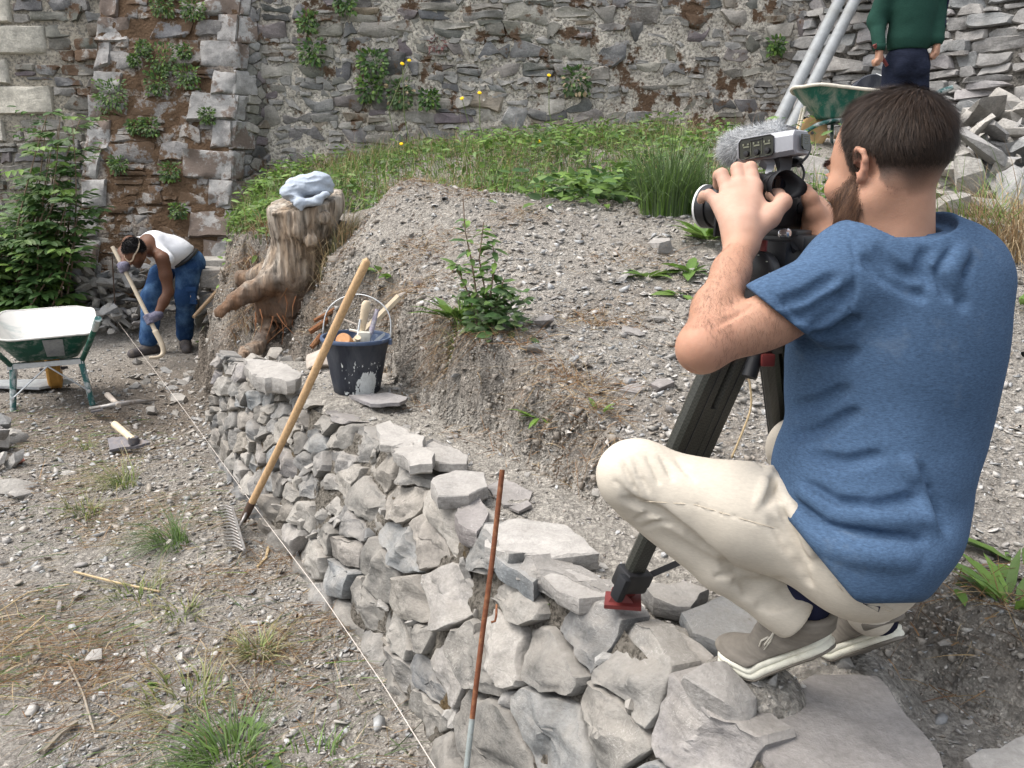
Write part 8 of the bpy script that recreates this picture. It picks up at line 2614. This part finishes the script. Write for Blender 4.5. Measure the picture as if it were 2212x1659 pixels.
def digger():
    g = lambda u, v, Y: at(u, v, Y)
    root = thing('person', 'man in white vest and blue jeans bending over a pick', 'person', g(360, 755, 7.75))
    LS, RS = g(352, 560, 7.45), g(281, 524, 7.75)
    LE, LW = g(364, 630, 7.42), g(339, 682, 7.28)
    RE, RW = g(266, 545, 7.55), g(270, 575, 7.35)
    HIP = g(403, 556, 7.95)
    LH, LK, LA = g(403, 575, 7.86), g(401, 645, 7.82), g(400, 728, 7.98)
    RH, RK, RA = g(352, 585, 7.98), g(328, 642, 7.70), g(322, 738, 7.66)
    h = .0095
    # head looks down and to the left
    hf = V3(-.30, -.62, -.70); hf /= np.linalg.norm(hf)
    hl = np.cross((0, 0, 1.0), hf); hl /= np.linalg.norm(hl); hu = np.cross(hf, hl); Rh = np.stack((hf, hl, hu), 1)
    ho = g(293, 545, 7.28)
    hdd = lambda x, y, z: ho + Rh @ (np.array((x, y, z)) * 1.04)
    s = bbox_solid([LS, RS, LE, LW, RE, RW, HIP, LH, LA, RA, ho], .22, h)
    head_prims(s, hdd, Rh, 1.04, .02)
    nb = (LS + RS) / 2 + V3(.03, .06, .05)
    s.cap(hdd(-.03, 0, -.03), nb, .058, .07, .04)
    s.cap(nb, LS, .06, .062, .05); s.cap(nb, RS, .06, .06, .05)
    s.cap(nb, HIP, .12, .12, .05)
    s.path([LS, LS * .5 + LE * .5, LE, LE * .6 + LW * .4, LW], [.066, .056, .045, .046, .034], .03)
    s.path([RS, RE, RW], [.064, .047, .036], .03)
    s.path([LH, LK, LA], [.07, .05, .04], .03); s.path([RH, RK, RA], [.07, .05, .04], .03)
    def col(P):
        c = np.tile(np.array((.115, .052, .030)), (len(P), 1))
        q = (P - ho) @ Rh / 1.04
        hm = sstep(-.01, .012, q[:, 2] - np.interp(q[:, 0], [-.1, -.04, .0, .03, .06, .085, .1], [-.03, -.03, .0, .03, .06, .075, .085])) * (np.linalg.norm(q - (-.01, 0, .03), axis=1) < .125)
        c = c * (1 - hm[:, None]) + np.array((.012, .010, .011)) * hm[:, None]
        bd = sstep(-.04, -.07, q[:, 2]) * (q[:, 0] > .03) * (np.linalg.norm(q, axis=1) < .15)
        return c * (1 - .7 * bd[:, None]) + np.array((.03, .018, .014)) * .7 * bd[:, None]
    P, Fq = s.mesh(1)
    obj('body', P, Fq, M['skin'], root, True, col(P))
    rng = np.random.default_rng(3)
    q_ = lambda p: (p - ho) @ Rh / 1.04
    mk = lambda p: sstep(-.01, .012, q_(p)[:, 2] - np.interp(q_(p)[:, 0], [-.1, -.04, .0, .03, .06, .085, .1], [-.03, -.03, .0, .03, .06, .075, .085])) * (np.linalg.norm(q_(p) - (-.01, 0, .03), axis=1) < .125)
    strands(P, Fq, 3500, mk, rng, .016, .004, lambda p, N: (norm(N + rng.normal(size=p.shape)), norm(N + rng.normal(size=p.shape) * .6)), [(.010, .009, .010), (.018, .015, .015)], name='hair', parent=root)
    # vest
    v = bbox_solid([LS, RS, HIP, nb], .2, h)
    v.cap(nb + V3(.02, .04, .0), HIP + V3(-.02, 0, .0), .145, .150, .05)
    v.ell((nb + HIP) / 2 + V3(0, 0, .0), (.22, .19, .15), None, .05)
    v.cap(nb, LS + V3(.03, .03, .0), .08, .062, .05); v.cap(nb, RS + V3(.05, .03, .0), .085, .06, .05)
    v.ell(hdd(-.06, 0, -.09), (.10, .10, .085), Rh, .02, 'sub')
    v.ell(LS + V3(-.02, -.05, -.05), (.085, .07, .10), None, .02, 'sub'); v.ell(RS + V3(-.06, -.02, -.02), (.07, .08, .09), None, .02, 'sub')
    v.bumpy(lambda x, y, z: .010 * fbm(x * 9 + z * 3, y * 7, z * 9, oct=3, seed=3))
    for uv in ([(345, 530), (362, 545), (378, 572)], [(360, 520), (380, 540), (392, 568)], [(375, 512), (398, 535), (405, 555)]): v.crease(uv, .012, 0, .02, d0=5)
    v.cut(HIP + V3(.045, .03, .0), V3(.9, .35, -.25), .01)
    v.build('vest', 'vest', root, 1)
    # jeans
    j = bbox_solid([LH, RH, LK, RK, LA, RA, HIP], .2, h)
    j.ell(HIP + V3(.01, .02, -.06), (.165, .16, .16), None, .05)
    j.path([LH + V3(.02, 0, -.02), LK, LA + V3(0, 0, .03)], [.125, .098, .088], .05)
    j.path([RH, RK, RA + V3(0, 0, .03)], [.120, .098, .088], .05)
    j.ell(g(415, 640, 7.86), (.05, .06, .11), None, .01)
    j.bumpy(lambda x, y, z: .014 * fbm(x * 6, y * 6, z * 10, oct=3, seed=5))
    j.cut(HIP + V3(-.04, 0, .055), V3(-.45, .0, 1.0), .02)
    j.carve(v, .012)
    j.build('jeans', 'denim', root, 1)
    MB().tube([g(412, 585, 7.78), g(412, 642, 7.74)], .004, 5).build('jeans_seam', M['seam'], root)
    pk = MB().box(g(413, 640, 7.755), (.12, .03, .16), rotz(-.2), .012).build('cargo_pocket', M['denim'], root, sharp=40)
    MB().box(g(412, 625, 7.735), (.13, .03, .05), rotz(-.2), .01).build('pocket_flap', M['denim'], root, sharp=40)
    bl = [g(378, 575, 7.75), g(398, 565, 7.72), g(418, 548, 7.80), g(424, 538, 7.98)]
    MB().tube(bez(bl), .022, 6, flat=(.35, 1)).build('belt', M['black'], root, smooth=True)
    # gloves, fingers closed round the shaft
    sh0, sh1 = g(243, 533, 7.42), g(338, 720, 7.22)
    sd = (sh1 - sh0) / np.linalg.norm(sh1 - sh0)
    for W, t_, nm in ((RW, (578 - 533) / 187, 'glove'), (LW, (690 - 533) / 187, 'glove')):
        c = sh0 + (sh1 - sh0) * t_
        k = bbox_solid([W, c], .12, .006)
        k.path([W + (W - c) * .35, W, c * .6 + W * .4], [.036, .043, .046], .02)
        a = np.cross(sd, (0, 1.0, 0)); a /= np.linalg.norm(a); b = np.cross(sd, a)
        for i in range(4):
            o = c + sd * (.024 * (i - 1.5))
            F_ = [o + (a * math.cos(f) + b * math.sin(f)) * .030 for f in (.3, 1.4, 2.5, 3.6)]
            k.path(F_, [.0155, .0145, .0135, .012], .006)
        k.path([W, c - sd * .03 - a * .02, c - sd * .045 + b * -.03], [.025, .018, .014], .01)
        k.build(nm, 'glove', root, 1)
    # strap of the dust goggles round the head
    P_ = [hdd(.065, .062, .035), hdd(.09, .045, .012), hdd(.103, .02, .0), hdd(.106, 0, -.002), hdd(.103, -.02, .0), hdd(.09, -.045, .012), hdd(.06, -.068, .03), hdd(.01, -.082, .05), hdd(-.05, -.07, .065), hdd(-.095, -.03, .075), hdd(-.105, 0, .078), hdd(-.095, .03, .075), hdd(-.05, .07, .065), hdd(.01, .082, .05), hdd(.065, .062, .035)]
    MB().tube(bez(P_, 4), .008, 6, flat=(.5, 1)).build('head_strap', M['strap'], root, smooth=True)
    # boots
    for A, toe, hl_ in ((RA, g(286, 764, 7.50), g(338, 760, 7.72)), (LA, g(402, 752, 7.72), g(400, 738, 8.05))):
        zg = float(H(toe[0], toe[1])) 
        toe = V3(toe[0], toe[1], zg + .035); hl_ = V3(hl_[0], hl_[1], zg + .035)
        b = bbox_solid([A, toe, hl_], .12, .008)
        b.path([hl_, hl_ * .5 + toe * .5 + V3(0, 0, .012), toe], [.046, .052, .047], .03); b.path([hl_ * .8 + toe * .2 + V3(0, 0, .03), A + V3(0, 0, .02)], [.056, .056], .04)
        b.cut(V3(0, 0, zg - .002), V3(0, 0, -1), .004)
        b.build('boot', 'boot', root, 1)
    # the pick he works with: a thing of its own
    t = thing('pick', 'pick with pale wooden shaft and bent whitish head held by the digging man', 'pick', sh1)
    MB().tube([sh0, sh0 * .6 + sh1 * .4 + V3(.004, 0, 0), sh1], [.019, .018, .021], 12).build('shaft', M['pick_wood'], t, sharp=40)
    hd_ = bez([sh1 - sd * .03, g(350, 745, 7.20), g(352, 762, 7.18), g(343, 771, 7.14), g(322, 773, 7.10)])
    MB().tube(hd_, list(np.linspace(.027, .014, len(hd_))), 10).build('bent_head', M['pick_wood'], t, smooth=True)
digger()

# ------------------------------------------------------------------ the man up on the terrace
def terrace_man():
    Y = 6.6
    g = lambda u, v, dy=0.0: at(u, v, Y + dy)
    z0 = float(H(g(1965, 105)[0], Y))
    root = thing('person', 'man in dark green jumper seen from behind on the upper terrace', 'person', V3(g(1965, 105)[0], Y, z0))
    bx = g(1962, 105)[0]; zb = g(1962, 105)[2]
    P = lambda x, dy, z: V3(bx + x, Y + dy, z)
    sh = zb + .50
    LS, RS = P(-.185, .0, sh), P(.185, .0, sh)
    LE, LW = g(1893, 45, .02), g(1899, 106, -.08)
    RE, RW = g(2022, 30, .02), g(2024, 92, -.06)
    h = .0105
    s = bbox_solid([LS, RS, LW, RW, P(0, 0, z0), P(0, 0, sh + .36)], .14, h)
    hf = V3(.1, 1, -.1); hf /= np.linalg.norm(hf); hl = np.cross((0, 0, 1.0), hf); hl /= np.linalg.norm(hl); Rh = np.stack((hf, hl, np.cross(hf, hl)), 1)
    ho = P(0, .02, sh + .20); hdd = lambda x, y, z: ho + Rh @ np.array((x, y, z))
    head_prims(s, hdd, Rh, 1.0, .02)
    s.cap(hdd(-.02, 0, -.03), P(0, 0, sh + .02), .055, .065, .03)
    s.cap(P(0, 0, sh - .08), P(0, 0, zb), .11, .10, .05); s.cap(LS, RS, .05, .05, .05)
    s.path([LS, LE, LW], [.05, .04, .028], .02); s.path([RS, RE, RW], [.05, .04, .028], .02)
    for sg in (-1, 1): s.path([P(sg * .09, 0, zb - .1), P(sg * .10, -.01, z0 + .48), P(sg * .11, .02, z0 + .08)], [.07, .05, .04], .02)
    def hand(W, d, sg):
        c = W + d * .075
        s.path([W, c], [.026, .033], .015)
        for i, o in enumerate((-.024, -.008, .008, .022)):
            e = np.cross(d, (0, 1.0, 0)) * 0 + V3(0, o, 0)
            s.path([c + e, c + e + d * .04 + V3(sg * .012, 0, 0), c + e + d * .052 + V3(sg * .036, 0, .012), c + e + d * .03 + V3(sg * .046, 0, .022)], [.0125, .0115, .011, .0095], .004)
        s.path([W + V3(0, -.02, -.02), c + V3(sg * .02, -.035, -.01), c + V3(sg * .045, -.032, -.035)], [.016, .013, .011], .008)
    hand(LW, V3(.12, .05, -1) / 1.01, -1); hand(RW, V3(-.02, .05, -1), -1)
    def col(Q):
        c = np.tile(np.array((.40, .225, .155)), (len(Q), 1)); q = (Q - ho) @ Rh
        hm = (q[:, 2] > np.interp(q[:, 0], [-.1, -.03, .02, .06, .1], [-.045, -.03, .01, .07, .1])) & (np.linalg.norm(q, axis=1) < .17)
        c[hm] = (.035, .028, .024); return c
    Pm, Fq = s.mesh(1); obj('body', Pm, Fq, M['skin'], root, True, col(Pm))
    j = bbox_solid([LS, RS, LW, RW, P(0, 0, zb - .05)], .14, h)
    j.cap(LS + V3(.03, 0, -.02), RS + V3(-.03, 0, -.02), .09, .09, .06)
    j.ell(P(0, 0, zb + .32), (.19, .135, .26), None, .05); j.ell(P(0, .0, zb + .08), (.175, .135, .18), None, .05)
    j.path([LS, LE, LW + V3(0, 0, .03)], [.085, .066, .050], .04); j.path([RS, RE, RW + V3(0, 0, .03)], [.085, .068, .052], .04)
    j.bumpy(lambda x, y, z: .012 * fbm(x * 5, y * 5, z * 8, oct=3, seed=3))
    j.cut(P(0, 0, zb - .015), V3(0, 0, -1), .006)
    q = j.sl(LW - .09, LW + V3(.08, .09, .0)); 
    j.cap(P(0, 0, sh + .02), hdd(0, 0, 0), .06, .07, .01, 'sub')
    j.build('jumper', 'green_jumper', root, 1)
    for W in (LW, RW): MB().tube([W + V3(0, 0, .035), W + V3(0, 0, -.012)], [.050, .042], 14).build('cuff', M['green_jumper'], root, smooth=True)
    # dark tape with pale marks along the right sleeve
    ta = [RS + V3(.072, -.045, .0), RE * .5 + RS * .5 + V3(.066, -.045, 0), RE + V3(.058, -.040, 0), RE * .4 + RW * .6 + V3(.048, -.035, .03)]
    tb = bez(ta, 5)
    MB().tube(tb, .019, 6, flat=(.35, 1.0), up=(.8, -.6, 0)).build('sleeve_tape', M['navy'], root, smooth=True)
    for i in range(2, len(tb) - 1, 2):
        MB().box(tb[i] + V3(.006, -.012, 0), (.012, .010, .016), rotz(.5), .002).build('tape_mark', M['mark'], root)
    t = bbox_solid([P(-.16, 0, z0), P(.16, 0, zb)], .14, h)
    t.ell(P(0, 0, zb - .10), (.165, .125, .16), None, .05)
    for sg in (-1, 1):
        t.path([P(sg * .085, 0, zb - .16), P(sg * .10, -.01, z0 + .50), P(sg * .11, .02, z0 + .06)], [.098, .082, .075], .03)
    t.ell(P(-.08, -.10, zb - .16), (.06, .03, .06), None, .03); t.ell(P(.08, -.10, zb - .16), (.06, .03, .06), None, .03)
    t.cap(P(0, -.16, zb - .12), P(0, -.12, zb - .32), .006, .012, .02, 'sub')
    t.bumpy(lambda x, y, z: .010 * fbm(x * 7, y * 7, z * 12, oct=3, seed=6))
    t.carve(j, .012)
    t.build('jeans', 'dark_jeans', root, 1)
    for sg in (-1, 1):
        b = bbox_solid([P(sg * .11, .15, z0), P(sg * .11, -.08, z0 + .12)], .08, h)
        b.path([P(sg * .11, -.05, z0 + .04), P(sg * .115, .16, z0 + .035)], [.045, .042], .02); b.cap(P(sg * .11, 0, z0 + .05), P(sg * .11, .02, z0 + .12), .05, .05, .02)
        b.cut(P(0, 0, z0 + .002), V3(0, 0, -1), .004)
        b.build('boot', 'boot', root, 1)
    a, b = g(1889, 96, -.10), g(1916, 142, -.06)
    o = MB().tube([a, a * .5 + b * .5, b], [.017, .015, .013], 10).build('tool_handle', M['red'], sharp=40); tag(o, 'short red tool handle in the left hand of the man in green', 'tool handle')
terrace_man()
# ------------------------------------------------------------------ pieces that belong to a part hang under that part
def base(n): return n.rsplit('.', 1)[0] if n[-3:].isdigit() and '.' in n else n
UNDER = dict(collar='t_shirt', seam='trousers', pocket_tab='trousers', shoelace='shoe_upper', outsole='shoe_sole', shoe_foxing='shoe_sole', eyebrows='body', arm_hair='body',
             cargo_pocket='jeans', pocket_flap='jeans', jeans_seam='jeans', belt='jeans', cuff='jumper', sleeve_tape='jumper', tape_mark='jumper',
             tray_rim='tray', tray_lining='tray', maker_plate='tray', wheel_hub='tyre', axle='tyre', wheel_rim='tyre', spoke='tyre', grip='handle', bolt='brace', leg_stay='leg', skid='front_leg',
             control_panel='audio_unit', level_knob='audio_unit', panel_mark='audio_unit', panel_line='audio_unit', panel_slot='audio_unit', panel_frame='audio_unit', rear_display='audio_unit', display_mark='audio_unit', unit_neck='audio_unit',
             eyepiece_glass='viewfinder', eyepiece_mask='viewfinder', eye_cup='viewfinder', lens_hood='lens', front_ring='lens', front_glass='lens', control_dial='camera_body', button='camera_body', white_mark='camera_body', rear_screen='camera_body', hand_grip='camera_body', top_plate='camera_body',
             red_ring='matte_plate', wire_edge='matte_plate', windscreen_fur='furry_windscreen', cable_plug='audio_cable', tube_groove='carbon_tube', drum_mark='counterbalance_drum', clamp_lever='leg_clamp', foot_rib='red_foot', lever_arm='head_lever',
             handle_lug='bucket_rim', cement_splash='bucket_body', letter='orange_label', tine='bar', rootlet='trunk', broken_root='trunk', flower_head='stalk')
def hang():
    for root in [o for o in COL.objects if o.type == 'EMPTY' and 'category' in o]:
        kids = [c for c in root.children]
        by = {}
        for c in kids: by.setdefault(base(c.name), []).append(c)
        for c in kids:
            pn = UNDER.get(base(c.name))
            if pn is None or pn not in by: continue
            w = ORG[c.name]
            p = min(by[pn], key=lambda q: float(np.sum((ORG[q.name] - w) ** 2)))
            if p is c or p.rotation_euler[:] != (0.0, 0.0, 0.0) or p.scale[:] != (1.0, 1.0, 1.0): continue
            c.parent = p
            c.location = w - ORG[p.name]
hang()
